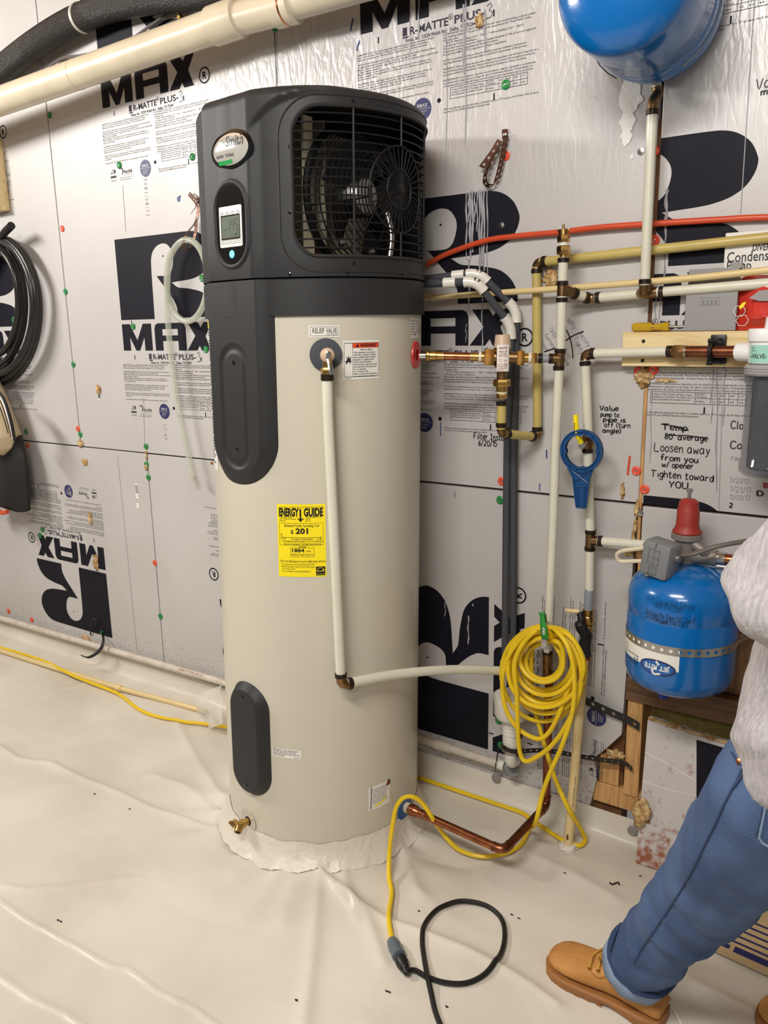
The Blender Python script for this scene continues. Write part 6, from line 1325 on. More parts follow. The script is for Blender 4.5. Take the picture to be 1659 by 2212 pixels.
# ================================================================ LEFT EDGE: black hose coil, bag, wood peg
hc = thing('black_hose_coil', 'coil of black hose hanging at the left edge of the wall', 'hose', W(10, 510, -.08))
rnd = random.Random(5); P_ = []
for k in range(8):
    w_ = 100-6.5*k*(.75+.5*rnd.random()); t0, b0 = 507+k*4.5, 835-k*9*(.6+.8*rnd.random())
    for q in range(12):
        a_ = math.radians(90-30*q); P_.append(W(-14+w_*math.cos(a_), (t0+b0)/2-(b0-t0)/2*math.sin(a_), -.045-.010*(k % 4)-.012*math.sin(a_+k)))
one(tubeg(smoothpath(P_, 4), .0135, 10), 'hose', 'hose_black', hc)
one(tubeg([W(2, 512, -.075), W(12, 500, -.085), W(25, 487, -.095)], [.0135, .016, .016], 12), 'hose_end', 'black', hc)
wpg = one(boxg(W(-30, 350).x, W(11, 350).x, -.05, -.001, W(5, 459).z, W(5, 304).z, .003), 'wood_block', 'pine', None, False); tag(wpg, 'pale wood block fixed to the wall at the left edge above the black hose', 'wood block')
def blob(P, R, name, m, par, vox=.008, sm=4):
    """organic solid: overlapping tubes welded by a voxel remesh"""
    mb = MB()
    for pth, rad in zip(P, R): mb.add(*tubeg(pth, rad, 14)); mb.add(*latheg([(.0001, -rad[0]*.8), (rad[0]*.7, -rad[0]*.5), (rad[0]*.95, 0)], pth[0], (Vector(pth[1])-Vector(pth[0])), 12)); mb.add(*latheg([(rad[-1]*.95, 0), (rad[-1]*.7, rad[-1]*.5), (.0001, rad[-1]*.8)], pth[-1], (Vector(pth[-1])-Vector(pth[-2])), 12))
    o = mb.build(name, m, par); md = o.modifiers.new('r', 'REMESH'); md.mode = 'VOXEL'; md.voxel_size = vox; md.use_smooth_shade = True
    m2 = o.modifiers.new('s', 'SMOOTH'); m2.iterations = sm; m2.factor = .6
    dg = bpy.context.evaluated_depsgraph_get(); dg.update(); me = bpy.data.meshes.new_from_object(o.evaluated_get(dg)); o.modifiers.clear(); o.data = me; me.polygons.foreach_set('use_smooth', [True]*len(me.polygons)); return o
cb = thing('canvas_bag', 'tan cloth bag with striped band hanging at the left edge below the black hose', 'bag', W(0, 970, -.10))
o = blob([smoothpath([W(-40, 800, -.10), W(-22, 850, -.11), W(-8, 905, -.11), W(2, 950, -.11)], 4)], [[.05+.045*k/12 for k in range(13)]], 'bag_cloth', 'bag_tan', cb, .010)
for k, m_ in enumerate(('bag_black', 'bag_tan', 'strap_brown', 'sticker', 'bag_black')):
    one(tubeg(smoothpath([W(-40+k*6, 828+k*2, -.20), W(-12+k*5, 850+k*3, -.205), W(8+k*4, 895+k*4, -.20), W(20+k*3, 935+k*4, -.175)], 4), .0075, 6), 'woven_band', m_, cb)
bb = thing('black_bag', 'black cloth bag hanging under the tan bag at the left edge', 'bag', W(40, 1110, -.08))
P_ = smoothpath([W(30, 940, -.07), W(28, 990, -.08), W(22, 1050, -.085), W(16, 1092, -.08)], 5)
V = []; F = []; n_ = 28; K = len(P_)
for k in range(K):
    f_ = k/(K-1); rx = .045+.125*f_**.85; ry = .028+.03*f_
    for i in range(n_):
        a_ = 2*math.pi*i/n_; w_ = 1+.10*math.sin(a_*5+f_*2)*f_; V.append(P_[k]+Vector((rx*math.cos(a_)*w_, ry*math.sin(a_)*w_, .012*math.sin(a_*3)*f_)))
for k in range(K-1):
    for i in range(n_): F.append((k*n_+i, k*n_+(i+1) % n_, (k+1)*n_+(i+1) % n_, (k+1)*n_+i))
F.append(tuple(range(n_))); F.append(tuple(range((K-1)*n_, K*n_))); fixnormals(mesh('bag_cloth', V, F, 'bag_black', bb))
one(tubeg(smoothpath([W(-6, 1102, -.14), W(5, 1108, -.14), W(16, 1105, -.14)], 4), .010, 8), 'orange_trim', 'pex_orange', bb)
bs = thing('black_tie_strap', 'short black strap curling off the wall above the floor pipe', 'strap', W(221, 1372))
V = []; F = []; P_ = smoothpath([W(221, 1365, -.004), W(224, 1385, -.05), W(218, 1402, -.07), W(205, 1414, -.09), W(190, 1420, -.10), W(176, 1416, -.11)], 6)
for p_ in P_: V += [p_+Vector((-.010, 0, .002)), p_+Vector((.006, 0, -.004))]
F = [(2*i, 2*i+1, 2*i+3, 2*i+2) for i in range(len(P_)-1)]; o = mesh('strap', V, F, 'strap_black', bs); o.modifiers.new('s', 'SOLIDIFY').thickness = .002
P_ = smoothpath([W(196, 1372, -.004), W(195, 1350, -.02), W(200, 1338, -.02), W(208, 1340, -.018), W(205, 1352, -.01)], 5); one(tubeg(P_, .0028, 6), 'wire', 'strap_black', bs)
# crumpled film left at the heater foot
V = []; F = []
for i in range(12):
    for j in range(10):
        p_ = W(424+58*i/11, 1478+84*j/9+24*(1-i/11), -.10-.13*i/11); k_ = noise.noise(p_*22)*.022+noise.noise(p_*60)*.008; V.append(p_+Vector((k_*.6, -abs(k_), k_*.5)))
for i in range(11):
    for j in range(9): n_ = i*10+j; F.append((n_, n_+1, n_+11, n_+10))
tag(mesh('plastic_film', V, F, 'clear_film', None), 'scrap of crumpled clear film at the left foot of the heater', 'film')

# ================================================================ black straps on the funnel drain
def flatstrap(name, lab, P, w, holes=True):
    t_ = thing(name, lab, 'strap', P[0]); P = smoothpath(P, 6); strap(t_, 'strap', 'strap_black', P, up, w, cell=w*1.3, T=.0022); return t_
flatstrap('black_strap', 'black perforated strap from the funnel drain to the stud, the lower one', [Vector((fx-.029, fy+.03, fz(1604))), Vector((fx-.022, fy-.022, fz(1606))), Vector((fx, fy-.0315, fz(1609))), Vector((fx+.026, fy-.024, fz(1612))), W(1180, 1622, -.05), W(1287, 1640, -.03), W(1346, 1648, -.02), W(1366, 1662, -.014)], .014)
flatstrap('black_strap', 'black strap slanting down to the stud under the blue tank, the upper one', [W(1205, 1488, -.03), W(1262, 1513, -.025), W(1310, 1535, -.02), W(1357, 1556, -.014), W(1381, 1570, -.012)], .024)
flatstrap('black_strap', 'short black strap hooked round the wall pipe beside the grey elbow', [W(1078, 1612, -.035), W(1074, 1630, -.05), W(1071, 1650, -.055), W(1071, 1664, -.052)], .015)

# ================================================================ EXTENSION CORD
ec = thing('extension_cord', 'yellow extension cord coiled at the riser and trailing across the floor', 'cord', W(1178, 1390, -.15))
RCd = .0068; yc = lambda px, py, y=-.16: W(px, py, y)
loops = [(1083, 1262, 1349, 1560), (1100, 1259, 1353, 1543), (1103, 1251, 1358, 1516), (1113, 1243, 1362, 1503), (1122, 1232, 1368, 1492), (1128, 1222, 1376, 1474), (1136, 1213, 1388, 1468), (1092, 1256, 1351, 1530), (1108, 1248, 1360, 1522)]
P_ = []
for k, (xl, xr, yt, yb) in enumerate(loops):
    for q in range(12):
        a_ = math.radians(90+30*q); cxp = (xl+xr)/2+6*math.sin(k*2.1)*(1-abs(math.sin(a_))); top_pull = max(0, math.sin(a_))**3
        px = cxp*(1-top_pull)+1180*top_pull+(xr-xl)/2*math.cos(a_); py = (yt+yb)/2-(yb-yt)/2*math.sin(a_)
        P_.append(yc(px, py, -.128-.0075*((k*5) % 9)-.006*math.sin(a_*2+k)))
tail1 = [(1180, 1350, -.19), (1130, 1375, -.19), (1095, 1425, -.195), (1085, 1475, -.195), (1092, 1530, -.195), (1118, 1574, -.19), (1160, 1598, -.185), (1184, 1585, -.18), (1202, 1555, -.18), (1222, 1505, -.17), (1240, 1440, -.17), (1215, 1375, -.175), (1182, 1352, -.18),
         (1140, 1375, -.2), (1112, 1430, -.205), (1116, 1500, -.205), (1118, 1560, -.205), (1121, 1615, -.2), (1130, 1643, -.2), (1150, 1643, -.2), (1190, 1612, -.2), (1222, 1570, -.195), (1248, 1510, -.19), (1256, 1450, -.185), (1236, 1390, -.18), (1195, 1352, -.18),
         (1225, 1390, -.21), (1240, 1450, -.21), (1238, 1530, -.21), (1215, 1610, -.215), (1190, 1665, -.22), (1172, 1715, -.23), (1158, 1770, -.26)]
P_ += [yc(*t_) for t_ in tail1]
g_ = lambda px, py, z=.009: G(px, py, z)
P_ += [g_(1143, 1800, .012), g_(1122, 1828, .012), g_(1085, 1845, .012), g_(1040, 1850, .012), g_(995, 1838, .012), g_(960, 1808, .03), W(936, 1768, -.365), W(914, 1737, -.375), W(894, 1721, -.39), W(873, 1722, -.405), W(857, 1741, -.425), W(849, 1775, -.445), W(843, 1820, -.475), G(840, 1868, .035), g_(841, 1900, .014), g_(846, 1930, .012), g_(840, 1985, .012), g_(848, 2036, .012)]
def onfloor(P, r):
    P = [Vector((p.x, min(p.y, -.064) if p.z < .06 else p.y, p.z)) for p in P]; base = [floor_z(p.x, p.y)+r*.85 for p in P]; z = [max(p.z, b) for p, b in zip(P, base)]
    for _ in range(6): z = [z[0]]+[max(base[i], (z[i-1]+2*z[i]+z[i+1])/4) for i in range(1, len(z)-1)]+[z[-1]]
    return [Vector((p.x, p.y, q)) for p, q in zip(P, z)]
one(tubeg(onfloor(smoothpath(P_, 5), RCd), RCd, 8), 'cord', 'cord_yellow', ec)
P2 = [yc(1178, 1352, -.13), yc(1150, 1400, -.125), yc(1150, 1500, -.125), yc(1165, 1570, -.125), yc(1180, 1620, -.13), yc(1200, 1685, -.14), yc(1228, 1745, -.16), g_(1256, 1795, .05), g_(1264, 1815, .012), g_(1252, 1826, .012), g_(1222, 1818, .012), g_(1180, 1792, .012), g_(1130, 1757, .012), g_(1080, 1725, .012), g_(1000, 1690, .012), g_(925, 1667, .012)]
P2 += [Vector((-1.35, -.055, .012)), Vector((-1.8, -.07, .012)), g_(452, 1565, .012), g_(400, 1560, .012), g_(340, 1548, .012), g_(300, 1532, .012), g_(262, 1503, .012), g_(235, 1490, .012), g_(160, 1460, .022), g_(100, 1430, .022), g_(40, 1410, .022), g_(-60, 1382, .022)]
one(tubeg(onfloor(smoothpath(P2, 6), RCd), RCd, 8), 'cord', 'cord_yellow', ec)
ca, cb_ = g_(846, 2030, .016), g_(868, 2078, .018); cdv = (cb_-ca).normalized()
one(latheg([(.008, -.002), (.0135, .004), (.0165, .018), (.0175, .030), (.0155, .046), (.0175, .050), (.017, .058), (.013, .060)], ca, cdv, 14), 'connector', 'connector', ec, True, 'clear blue grey socket end')
hs = thing('cord_hanger', 'green velcro hanger with a metal ring holding the yellow coil', 'strap', yc(1178, 1335))
V = []; F = []
for i in range(13):
    t_ = i/12; p_ = yc(1171+7*t_, 1324+56*t_, -.212+.01*abs(t_-.5)); w_ = .0088-.0024*math.sin(math.pi*min(1, t_*2.2))+.001*t_; V += [p_+Vector((-w_, 0, 0)), p_+Vector((w_, 0, 0))]
F = [(2*i, 2*i+1, 2*i+3, 2*i+2) for i in range(12)]; o = mesh('green_strap', V, F, 'strap_green', hs); o.modifiers.new('s', 'SOLIDIFY').thickness = .003
q = yc(1177, 1362, -.2125); t_ = textg('GRIP', .010, .03); mesh('strap_print', [(q.x-.003-v[1]*.9+.004, q.y-.0032, q.z-.012+v[0]) for v in t_[0]], t_[1], 'sticker', o, False)
a_ = yc(1176, 1379, -.205); b_ = yc(1183, 1398, -.20); one(boxg(a_.x-.008, a_.x+.009, a_.y-.003, a_.y, b_.z-.004, a_.z+.004, .001), 'metal_clip', 'galv', hs); one(boxg(b_.x-.010, b_.x+.007, b_.y-.006, b_.y-.002, b_.z-.016, b_.z+.008, .002), 'clip_plate', 'galv', hs); one(latheg([(.0055, 0), (.005, .002), (.0001, .0035)], (b_.x-.002, b_.y-.006, b_.z-.002), (0, -1, 0), 12), 'rivet', 'galv', hs)
one(tubeg([yc(1171, 1324, -.212), (yc(1174, 1330).x, -.15, yc(1174, 1330).z), (cr(1183, 1345).x, -.115, cr(1183, 1345).z)], .004, 6), 'strap_loop', 'strap_green', hs)
# black cord on the floor
bk = thing('black_power_cord', 'black power cord looped on the white floor, plugged into the yellow cord', 'cord', g_(1000, 2060, 0))
P_ = [cb_+cdv*.030, g_(897, 2097, .011), g_(925, 2115, .009), g_(965, 2125, .009), g_(1010, 2123, .011), g_(1050, 2105, .009), g_(1078, 2072, .009), g_(1090, 2030, .009), g_(1085, 1990, .009), g_(1060, 1962, .009), g_(1025, 1949, .009), g_(985, 1948, .009), g_(945, 1966, .009), g_(920, 1995, .009), g_(912, 2030, .009), g_(916, 2070, .011), g_(924, 2112, .021), g_(932, 2150, .010), g_(940, 2185, .009), g_(955, 2222, .009), g_(985, 2275, .009)]
one(tubeg(onfloor(smoothpath(P_, 6), .0064), .0064, 8), 'cord', 'cord_black', bk)
one(latheg([(.0155, -.006), (.0155, .010), (.013, .016), (.012, .026), (.0085, .030), (.0085, .040), (.006, .044)], cb_-cdv*.004, cdv, 12), 'plug', 'black', bk)

# ================================================================ RIGHT FOOT OF WALL: offcut board, cardboard, stick
def slab3(C4, t, name, m, par=None):
    n = (C4[1]-C4[0]).cross(C4[3]-C4[0]).normalized()*t; V = [*C4]+[c+n for c in C4]
    return one((V, [(0, 1, 2, 3), (7, 6, 5, 4), (0, 4, 5, 1), (1, 5, 6, 2), (2, 6, 7, 3), (3, 7, 4, 0)]), name, m, par, False)
m = bpy.data.materials.new('stained_foam'); m.use_nodes = True; nt_ = m.node_tree; N = nt_.nodes; L = nt_.links; p_ = N['Principled BSDF']; p_.inputs['Roughness'].default_value = .55
tcn = N.new('ShaderNodeTexCoord'); sxn = N.new('ShaderNodeSeparateXYZ'); L.new(tcn.outputs['Object'], sxn.inputs[0]); nn1 = N.new('ShaderNodeTexNoise'); nn1.inputs['Scale'].default_value = 55; nn1.inputs['Detail'].default_value = 6; L.new(tcn.outputs['Object'], nn1.inputs['Vector'])
mrn = N.new('ShaderNodeMapRange'); mrn.inputs['From Min'].default_value = .17; mrn.inputs['From Max'].default_value = .02; mrn.inputs['To Max'].default_value = .28; L.new(sxn.outputs['Z'], mrn.inputs['Value'])
adn = N.new('ShaderNodeMath'); adn.operation = 'ADD'; L.new(mrn.outputs[0], adn.inputs[0]); L.new(nn1.outputs['Fac'], adn.inputs[1]); rmp = N.new('ShaderNodeValToRGB'); rmp.color_ramp.elements[0].position = .58; rmp.color_ramp.elements[1].position = .86
rmp.color_ramp.elements[0].color = (*lin((197, 192, 189)), 1); rmp.color_ramp.elements[1].color = (*lin((148, 88, 58)), 1); L.new(adn.outputs[0], rmp.inputs[0]); L.new(rmp.outputs[0], p_.inputs['Base Color']); MATS['stained_foam'] = m
fo = thing('foam_offcut', 'cut foil foam board with black print and rusty foot leaning at the opening', 'board', G(1450, 1885, 0))
bl = G(1373, 1863, .002); br_ = Vector((-.235, bl.y+.004, .002)); tl = W(1399, 1556, -.030); tr_ = W(1625, 1628, -.030); tr_.x = min(tr_.x, -.25)
nn_ = 14; V = []; F = []
for k in range(nn_+1):
    f_ = k/nn_; b2 = bl.lerp(br_, f_); t2_ = tl.lerp(tr_, f_)+up*(.006*noise.noise(Vector((k*.9, 2, 0)))); V += [b2, t2_, b2+Vector((0, .026, .003)), t2_+Vector((0, .026, .004))]
for k in range(nn_): a_ = 4*k; F += [(a_, a_+4, a_+5, a_+1), (a_+1, a_+5, a_+7, a_+3), (a_+2, a_+3, a_+7, a_+6), (a_, a_+2, a_+6, a_+4)]
F += [(0, 1, 3, 2), (4*nn_+2, 4*nn_+3, 4*nn_+1, 4*nn_)]
ob = one((V, F), 'foam_board', 'stained_foam', fo, False)
def omap(u, v): b2 = bl.lerp(br_, u); t2_ = tl.lerp(tr_, u); return b2.lerp(t2_, v)+Vector((0, -.0009, 0))
L_ = (br_-bl).length
Flat().add(polyg([(.50, .28), (1.0, .28), (1.0, .985), (.485, .975)])).build('printed_logo', omap, 'ink', ob)
Flat().add(ribg([(.74, .99), (.735, .80)], .012)).build('scratch', lambda u, v: omap(u, v)+Vector((0, -.0006, 0)), 'foil', ob); Flat().add(ribg([(.0, .78), (.2, .755), (.45, .70), (.60, .675)], .007)).build('crease', omap, 'sticker', ob); Flat().add(ribg([(.0, .58), (.25, .575), (.55, .60)], .006)).build('crease', omap, 'sticker', ob); Flat().add(ribg([(.52, .68), (.50, .50), (.47, .32)], .006)).build('crease', omap, 'pencil', ob)
one(tubeg([tl.lerp(tr_, k/20)+Vector((0, .010, .001+.006*noise.noise(Vector((k*1.3, 5, 1))))) for k in range(21)], [.007+.004*noise.noise(Vector((k*2.1, 1, 1))) for k in range(21)], 7), 'raw_foam_edge', 'spray_foam', ob)
lump('foam_chunk', 'spray_foam', W(1384, 1755, -.085), .030, None, (.8, .5, 1.25), 31, .6)
tag(bpy.data.objects['foam_chunk'], 'yellowish foam chunk stuck between the offcut board and the sill', 'foam chunk')
c0, c1 = G(1505, 2046, .0), G(1680, 2126, .0); dv_ = (c1-c0).normalized(); pv = Vector((-dv_.y, dv_.x, 0)); 
cp_ = thing('cardboard_sheet', 'flat tan cardboard with blue printed bars lying on the floor behind the jeans', 'cardboard', c0)
Cq = [c0, c0+dv_*.75, c0+dv_*.75+pv*.30, c0+pv*.30]; Cq = [c+up*.010 for c in Cq]; cbx = slab3(Cq, .012, 'sheet', 'cardboard', cp_); Cq = [c+up*.012 for c in Cq] if (Cq[1]-Cq[0]).cross(Cq[3]-Cq[0]).z > 0 else Cq
t = Flat()
for k in range(5): t.add(rectg(.02, .55, .045+k*.024, .052+k*.024))
t.add(rectg(.08, .17, .002+.01, .034)).add(rectg(.03, .07, .015, .030))
t.build('printed_bars', lambda u, v: Cq[0]+dv_*u+pv*v+up*.0008, 'seal_blue', cbx)
a_ = G(1458, 2184, .006); b_ = G(1490, 2250, .006); tag(one(tubeg([a_, b_], .0042, 8), 'white_stick', 'pvc', None), 'thin white stick lying on the floor right of the tan boot', 'stick')

# ================================================================ PERSON
pe = thing('person', 'person in grey sweatshirt, blue jeans and tan work boots stepping along the wall at right', 'person', (-.15, -.75, 0))
hipL = W(1682, 1716, -.88); k1_ = W(1610, 1822, -.82); kn = W(1522, 1926, -.74); sh_ = W(1440, 2010, -.67); an = W(1385, 2075, -.62)
hipR = Vector((.02, -.74, .80)); knR = Vector((.03, -.62, .46)); anR = Vector((.0, -.51, .12))
pel = Vector((-.055, -.86, .86)); chest = Vector((-.02, -.89, 1.22)); neck = Vector((-.01, -.89, 1.40)); head = Vector((-.035, -.89, 1.56))
shL, elL, wrL = Vector((.0, -1.06, 1.335)), Vector((-.150, -1.04, 1.150)), Vector((-.035, -1.13, 1.150))
shR, elR, wrR = Vector((.0, -.71, 1.335)), Vector((-.02, -.66, 1.09)), Vector((.06, -.62, .92))
P_ = [[hipL, kn, an], [hipR, knR, anR], [pel+Vector((.02, -.08, -.04)), pel, pel+Vector((.06, .10, -.04))], [pel, pel+up*.15, chest, chest+up*.10], [chest+up*.10, neck, neck+up*.06], [shL, elL, wrL], [shR, elR, wrR], [shL, shL.lerp(shR, .5)+up*.02, shR], [an, an+Vector((-.02, .0, -.07))], [anR, anR+Vector((-.02, 0, -.06))]]
R_ = [[.070, .052, .036], [.070, .052, .036], [.085, .095, .085], [.095, .10, .115, .085], [.055, .052, .055], [.046, .040, .028], [.046, .040, .028], [.055, .065, .055], [.034, .036], [.034, .036]]
# head: skull, jaw, nose, ears
P_ += [[head+Vector((.015, 0, .04)), head+Vector((-.005, 0, .01))], [head+Vector((-.03, 0, -.03)), head+Vector((-.045, 0, -.07))], [head+Vector((-.092, 0, .012)), head+Vector((-.108, 0, -.016))], [head+Vector((.0, -.078, .01)), head+Vector((.005, -.082, -.02))], [head+Vector((.0, .078, .01)), head+Vector((.005, .082, -.02))]]
R_ += [[.082, .080], [.058, .042], [.008, .013], [.012, .009], [.012, .009]]
# hands with five fingers each
def handpaths(wr, fwd, side, nrm):
    fwd, side, nrm = fwd.normalized(), side.normalized(), nrm.normalized(); P = [[wr, wr+fwd*.045, wr+fwd*.085]]; R = [[.026, .030, .032]]
    for k, (off, ln) in enumerate(((-.030, .068), (-.010, .078), (.010, .073), (.029, .058))):
        b0 = wr+fwd*.085+side*off; P.append([b0, b0+fwd*ln*.5+nrm*.010, b0+fwd*ln*.85+nrm*.032, b0+fwd*ln*.9+nrm*.050]); R.append([.0095, .009, .008, .007])
    b0 = wr+fwd*.030-side*.028; P.append([b0, b0-side*.025+fwd*.022+nrm*.008, b0-side*.030+fwd*.052+nrm*.018]); R.append([.013, .0105, .0085]); return P, R
for w0, e0 in ((wrL, elL), (wrR, elR)):
    f_ = (w0-e0).normalized(); s_ = f_.cross(up).normalized(); hp_, hr_ = handpaths(w0, f_, s_, f_.cross(s_)); P_ += hp_; R_ += hr_
blob(P_, R_, 'body', 'skin', pe, .0075, 3)
for sgn in (-1, 1):
    o = head+Vector((-.074, sgn*.030, .012)); bpy_e = lump('eye', 'sticker', o, .0125, pe, (1, 1, 1), 1, 0, 2); lump('pupil', 'hair', o+Vector((-.010, 0, 0)), .0055, bpy_e, (.6, 1, 1), 1, 0, 2)
lump('mouth', 'regulator_red', head+Vector((-.088, 0, -.052)), .014, pe, (.45, 1.5, .4), 2, .1, 2)
lump('hair', 'hair', head+Vector((.022, 0, .062)), .090, pe, (1.02, .96, .82), 8, .12, 4)
# clothing
def cloth(P, R, name, m, par, vox, amp, fr, seed, dirs=(1, 1, 1), leg=False):
    o = blob(P, R, name, m, par, vox, 5); me = o.data; n_ = len(me.vertices); 
    for v in me.vertices:
        q = Vector((v.co.x*dirs[0], v.co.y*dirs[1], v.co.z*dirs[2]))*fr+Vector((seed, 0, 0)); k_ = noise.noise(q)+.5*noise.noise(q*2.1); r_ = 1-abs(noise.noise(q*.8+Vector((3, 7, 1))))*2
        v.co += v.normal*amp*(k_+.55*r_)
        if leg:      # slanting folds behind the knee and stacked above the cuff
            for a_, b_, am, fq in ((kn, sh_, .009, 70), (sh_, an, .010, 85), (k1_, kn, .005, 55)):
                ab = b_-a_; t_ = (v.co-a_).dot(ab)/ab.dot(ab)
                if -.4 < t_ < 1.3 and (v.co-a_.lerp(b_, t_)).length < .14:
                    w_ = math.exp(-((t_-.5)/.45)**2); u_ = (v.co-a_.lerp(b_, t_)).normalized(); sl = u_.dot(Vector((.7, .2, .7)))
                    v.co += v.normal*am*w_*math.sin(t_*ab.length*fq+sl*1.6+2*noise.noise(v.co*14))*(.45+.55*noise.noise(v.co*6+Vector((5, 1, 2))))
    me.update(); return o
LJ = [hipL+Vector((.03, 0, .10)), hipL, k1_, kn, sh_, an]; 
jeans = cloth([smoothpath(LJ, 4), smoothpath([hipR+Vector((0, 0, .06)), hipR, knR, anR], 4), [pel+Vector((.0, -.06, -.05)), pel+Vector((.01, 0, -.03)), pel+Vector((.05, .08, -.05))], [pel+Vector((.01, -.03, -.04)), pel+Vector((.01, -.03, .06))]],
              [list(np.interp(np.linspace(0, 5, 21), [0, 1, 2, 3, 4, 5], [.095, .102, .098, .083, .074, .070])), list(np.interp(np.linspace(0, 3, 13), [0, 1, 2, 3], [.11, .11, .085, .07])), [.108, .118, .108], [.116, .112]], 'jeans', 'denim', pe, .010, .0085, 11, 4, (1.3, 1, .75), leg=True)
ad_ = (an-sh_).normalized()
def cuffring(p0, d, r, par, m, L=.030, name='cuff'):
    prof = [(r-.004, 0), (r+.004, .001), (r+.006, L*.5), (r+.004, L), (r-.003, L+.001), (r-.006, L*.5)]; V, F = latheg(prof, p0, d, 32)
    V = [v+(v-Vector(p0)).normalized()*.004*noise.noise(v*40) for v in V]; return fixnormals(mesh(name, V, F[:-2], m, par))
cuff = cuffring(an-ad_*.010, ad_, .072, jeans, 'denim_light', .046); cuffring(an-ad_*.016, ad_, .0745, jeans, 'denim_seam', .007, 'hem')
# side seam, pocket, rivet
def onjean(px, py):
    """nearest cloth point on the pixel ray"""
    d_ = ray(px, py).normalized(); hit, loc, nrm, _ = jeans.ray_cast(CAM_C, d_); return (loc-d_*.0012) if hit else None
def jline(P, name, m, r, par=jeans):
    P = [(a[0]+(b[0]-a[0])*k/5, a[1]+(b[1]-a[1])*k/5) for a, b in zip(P[:-1], P[1:]) for k in range(5)]+[P[-1]]
    pts = [onjean(*p) for p in P]; pts = [p for p in pts if p is not None]
    if len(pts) > 2: one(tubeg(smoothpath(pts, 3), r, 6), name, m, par)
bpy.context.view_layer.update()
jline([(1604, 1660), (1590, 1690), (1565, 1735), (1545, 1780), (1520, 1830), (1495, 1880), (1470, 1925), (1440, 1970), (1410, 2015), (1385, 2050), (1370, 2080)], 'side_seam', 'denim_seam', .0022)
jline([(1660, 1700), (1650, 1760), (1640, 1810), (1648, 1822), (1662, 1830)], 'pocket_edge', 'denim_light', .0022); jline([(1655, 1705), (1645, 1765), (1634, 1806)], 'pocket_edge', 'denim_seam', .0018)
jline([(1580, 1625), (1592, 1642), (1605, 1655)], 'pocket_edge', 'denim_seam', .002); jline([(1612, 1655), (1600, 1680), (1585, 1700)], 'pocket_edge', 'denim_seam', .003)
q = onjean(1598, 1645)
if q is not None: one(latheg([(.006, -.001), (.005, .002), (.0001, .003)], q, (CAM_C-q), 10), 'rivet', 'copper', jeans)
top = cloth([[pel+Vector((-.004, -.04, .0)), pel+Vector((-.004, 0, .10)), pel+up*.22, chest, chest+up*.09], smoothpath([shL+Vector((.01, .03, 0)), shL.lerp(elL, .5)+Vector((-.004, 0, 0)), elL, elL.lerp(wrL, .45), elL.lerp(wrL, .80)], 3), smoothpath([shR, shR.lerp(elR, .5), elR, elR.lerp(wrR, .8)], 3), [shL, shL.lerp(shR, .5)+up*.01, shR]],
            [[.156, .140, .126, .132, .095], list(np.interp(np.linspace(0, 4, 13), [0, 1, 2, 3, 4], [.082, .078, .068, .062, .046])), list(np.linspace(.08, .055, 10)), [.07, .085, .07]], 'sweatshirt', 'hoodie', pe, .011, .0075, 12, 9, (1, 1, 1.2))
cuffring(elL.lerp(wrL, .76), wrL-elL, .040, top, 'hoodie', .04); cuffring(elR.lerp(wrR, .76), wrR-elR, .044, top, 'hoodie', .04)
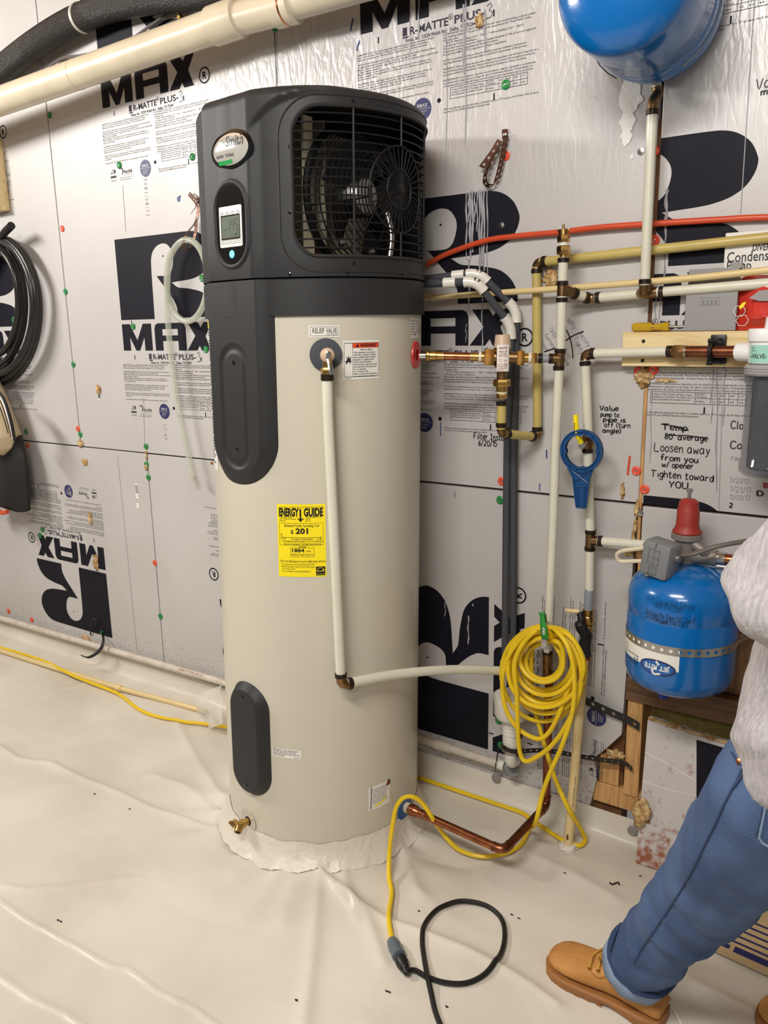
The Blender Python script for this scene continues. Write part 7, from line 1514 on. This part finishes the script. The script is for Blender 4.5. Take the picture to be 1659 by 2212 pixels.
# boots: upper, sole, collar, laces
def boot(toe, heel, ank, lab, shaft_to):
    fw = (toe-heel); Lb = fw.length; fw.normalize(); sd_ = Vector((-fw.y, fw.x, 0)); st = []
    prof = [(0.0, .034, .052), (.04, .040, .066), (.12, .041, .075), (.22, .040, .082), (.34, .041, .098), (.45, .043, .098), (.55, .047, .086), (.66, .051, .073), (.78, .053, .066), (.88, .049, .062), (.95, .038, .056), (1.0, .018, .046)]
    V = []; F = []; n_ = 20
    for s_, hw, ht in prof:
        c_ = heel+fw*Lb*s_
        for i in range(n_):
            a_ = 2*math.pi*i/n_; ca, sa_ = math.cos(a_), math.sin(a_); x = hw*(abs(ca)**.75)*(1 if ca > 0 else -1); z = .024+(ht-.024)*(.5+.5*(abs(sa_)**.8)*(1 if sa_ > 0 else -1)); V.append(c_+sd_*x+up*z)
    K = len(prof)
    for k in range(K-1):
        for i in range(n_): F.append((k*n_+i, k*n_+(i+1) % n_, (k+1)*n_+(i+1) % n_, (k+1)*n_+i))
    F += [tuple(range(n_)), tuple(range((K-1)*n_, K*n_))]
    mb = MB().add(V, F); mb.add(*tubeg([heel+fw*Lb*.22+up*.05, heel+fw*Lb*.24+up*.09, shaft_to.lerp(heel+fw*Lb*.24+up*.09, .35), shaft_to], [.050, .052, .055, .058], 18))
    o = mb.build('boot', 'boot', pe, True, lab); md = o.modifiers.new('r', 'REMESH'); md.mode = 'VOXEL'; md.voxel_size = .006; m2 = o.modifiers.new('s', 'SMOOTH'); m2.iterations = 5; m2.factor = .5
    dg = bpy.context.evaluated_depsgraph_get(); dg.update(); me = bpy.data.meshes.new_from_object(o.evaluated_get(dg)); o.modifiers.clear(); o.data = me; me.polygons.foreach_set('use_smooth', [True]*len(me.polygons))
    # sole with heel step and lugs
    V = []; F = []; out = []
    for s_, hw in [(-.012, .018), (0, .034), (.05, .043), (.14, .046), (.25, .045), (.4, .046), (.55, .051), (.68, .056), (.80, .058), (.90, .053), (.97, .040), (1.015, .018)]: out.append((s_*Lb, hw))
    loop = [(x, w_) for x, w_ in out]+[(x, -w_) for x, w_ in reversed(out)]; n2 = len(loop)
    for zt, e in ((.003, -.003), (.007, -.001), (.022, .0), (.027, -.004)):
        for x, w_ in loop: V.append(heel+fw*x+sd_*(w_+(e if w_ > 0 else -e))+up*(zt+(.010 if (.27*Lb < x < .42*Lb and zt < .01) else 0)))
    for k in range(3):
        for i in range(n2): F.append((k*n2+i, k*n2+(i+1) % n2, (k+1)*n2+(i+1) % n2, (k+1)*n2+i))
    F += [tuple(reversed(range(n2))), tuple(range(3*n2, 4*n2))]; so = one((V, F), 'sole', 'boot_sole', o)
    mbl = MB()
    for k in range(11):
        x = Lb*(.02+.092*k)
        if .25*Lb < x < .40*Lb: continue
        w_ = np.interp(x, [q_[0] for q_ in out], [q_[1] for q_ in out])
        for s2 in (-1, 1): c_ = heel+fw*x+sd_*s2*(w_-.0095); B7 = Matrix((fw, sd_, up)).transposed().to_4x4(); B7.translation = c_; mbl.add(*xf(boxg(-.006, .006, -.007, .007, 0, .006), B7))
    mbl.build('sole_lugs', 'boot_sole', so, False)
    cc_ = shaft_to-up*.004; ax_ = (shaft_to-(heel+fw*Lb*.24+up*.09)).normalized()
    one(tubeg([cc_+(frame(ax_)[0]*math.cos(2*math.pi*i/24)+frame(ax_)[1]*math.sin(2*math.pi*i/24))*.056 for i in range(24)], .009, 8, closed=True), 'boot_collar', 'boot_sole', o)
    bpy.context.view_layer.update()
    def surf(x, y, z0=.3):
        h_, loc, nr, _ = o.ray_cast(heel+fw*x+sd_*y+up*z0, Vector((0, 0, -1))); return loc+up*.002 if h_ else heel+fw*x+sd_*y+up*.08
    for k in range(3):
        x = Lb*(.62-.075*k); pts = [surf(x-.006, s2*.036) if False else surf(x-.008*abs(y_)/.03, y_) for y_ in (-.036, -.024, -.010, 0, .010, .024, .036)]; pts = [p+up*.003 for p in pts]; one(tubeg(smoothpath(pts, 3), .0028, 6), 'lace', 'lace', o)
        for y_ in (-.036, .036): q_ = surf(x-.0096, y_); one(latheg([(.0045, -.001), (.0040, .002), (.002, .001)], q_, up, 10), 'eyelet', 'brass', o)
    t0 = surf(Lb*.47, 0)+up*.008
    for s2 in (-1, 1): one(tubeg(smoothpath([t0, t0+sd_*s2*.018+up*.016+fw*.006, t0+sd_*s2*.034+up*.014+fw*.014, t0+sd_*s2*.026+up*.002+fw*.010, t0+up*.002], 5), .0026, 6), 'lace_bow', 'lace', o)
    # stitched seams
    for pts in ([(.56, .048), (.50, .050), (.44, .046), (.40, .040)], [(.42, .047), (.32, .045), (.2, .043), (.1, .041)], [(.56, -.048), (.50, -.050), (.44, -.046), (.40, -.040)]):
        q_ = [surf(Lb*a_, b_*.86) for a_, b_ in pts]; one(tubeg(smoothpath(q_, 4), .0014, 5), 'stitching', 'boot_sole', o)
    return o
toe = G(1190, 2082, .0); heel = Vector((-.345, -.615, 0)); boot(toe, heel, an, 'tan left work boot', an.lerp(sh_, .10))
boot(Vector((-.175, -.485, 0)), Vector((.115, -.515, 0)), anR, 'tan right work boot', anR+up*.03)
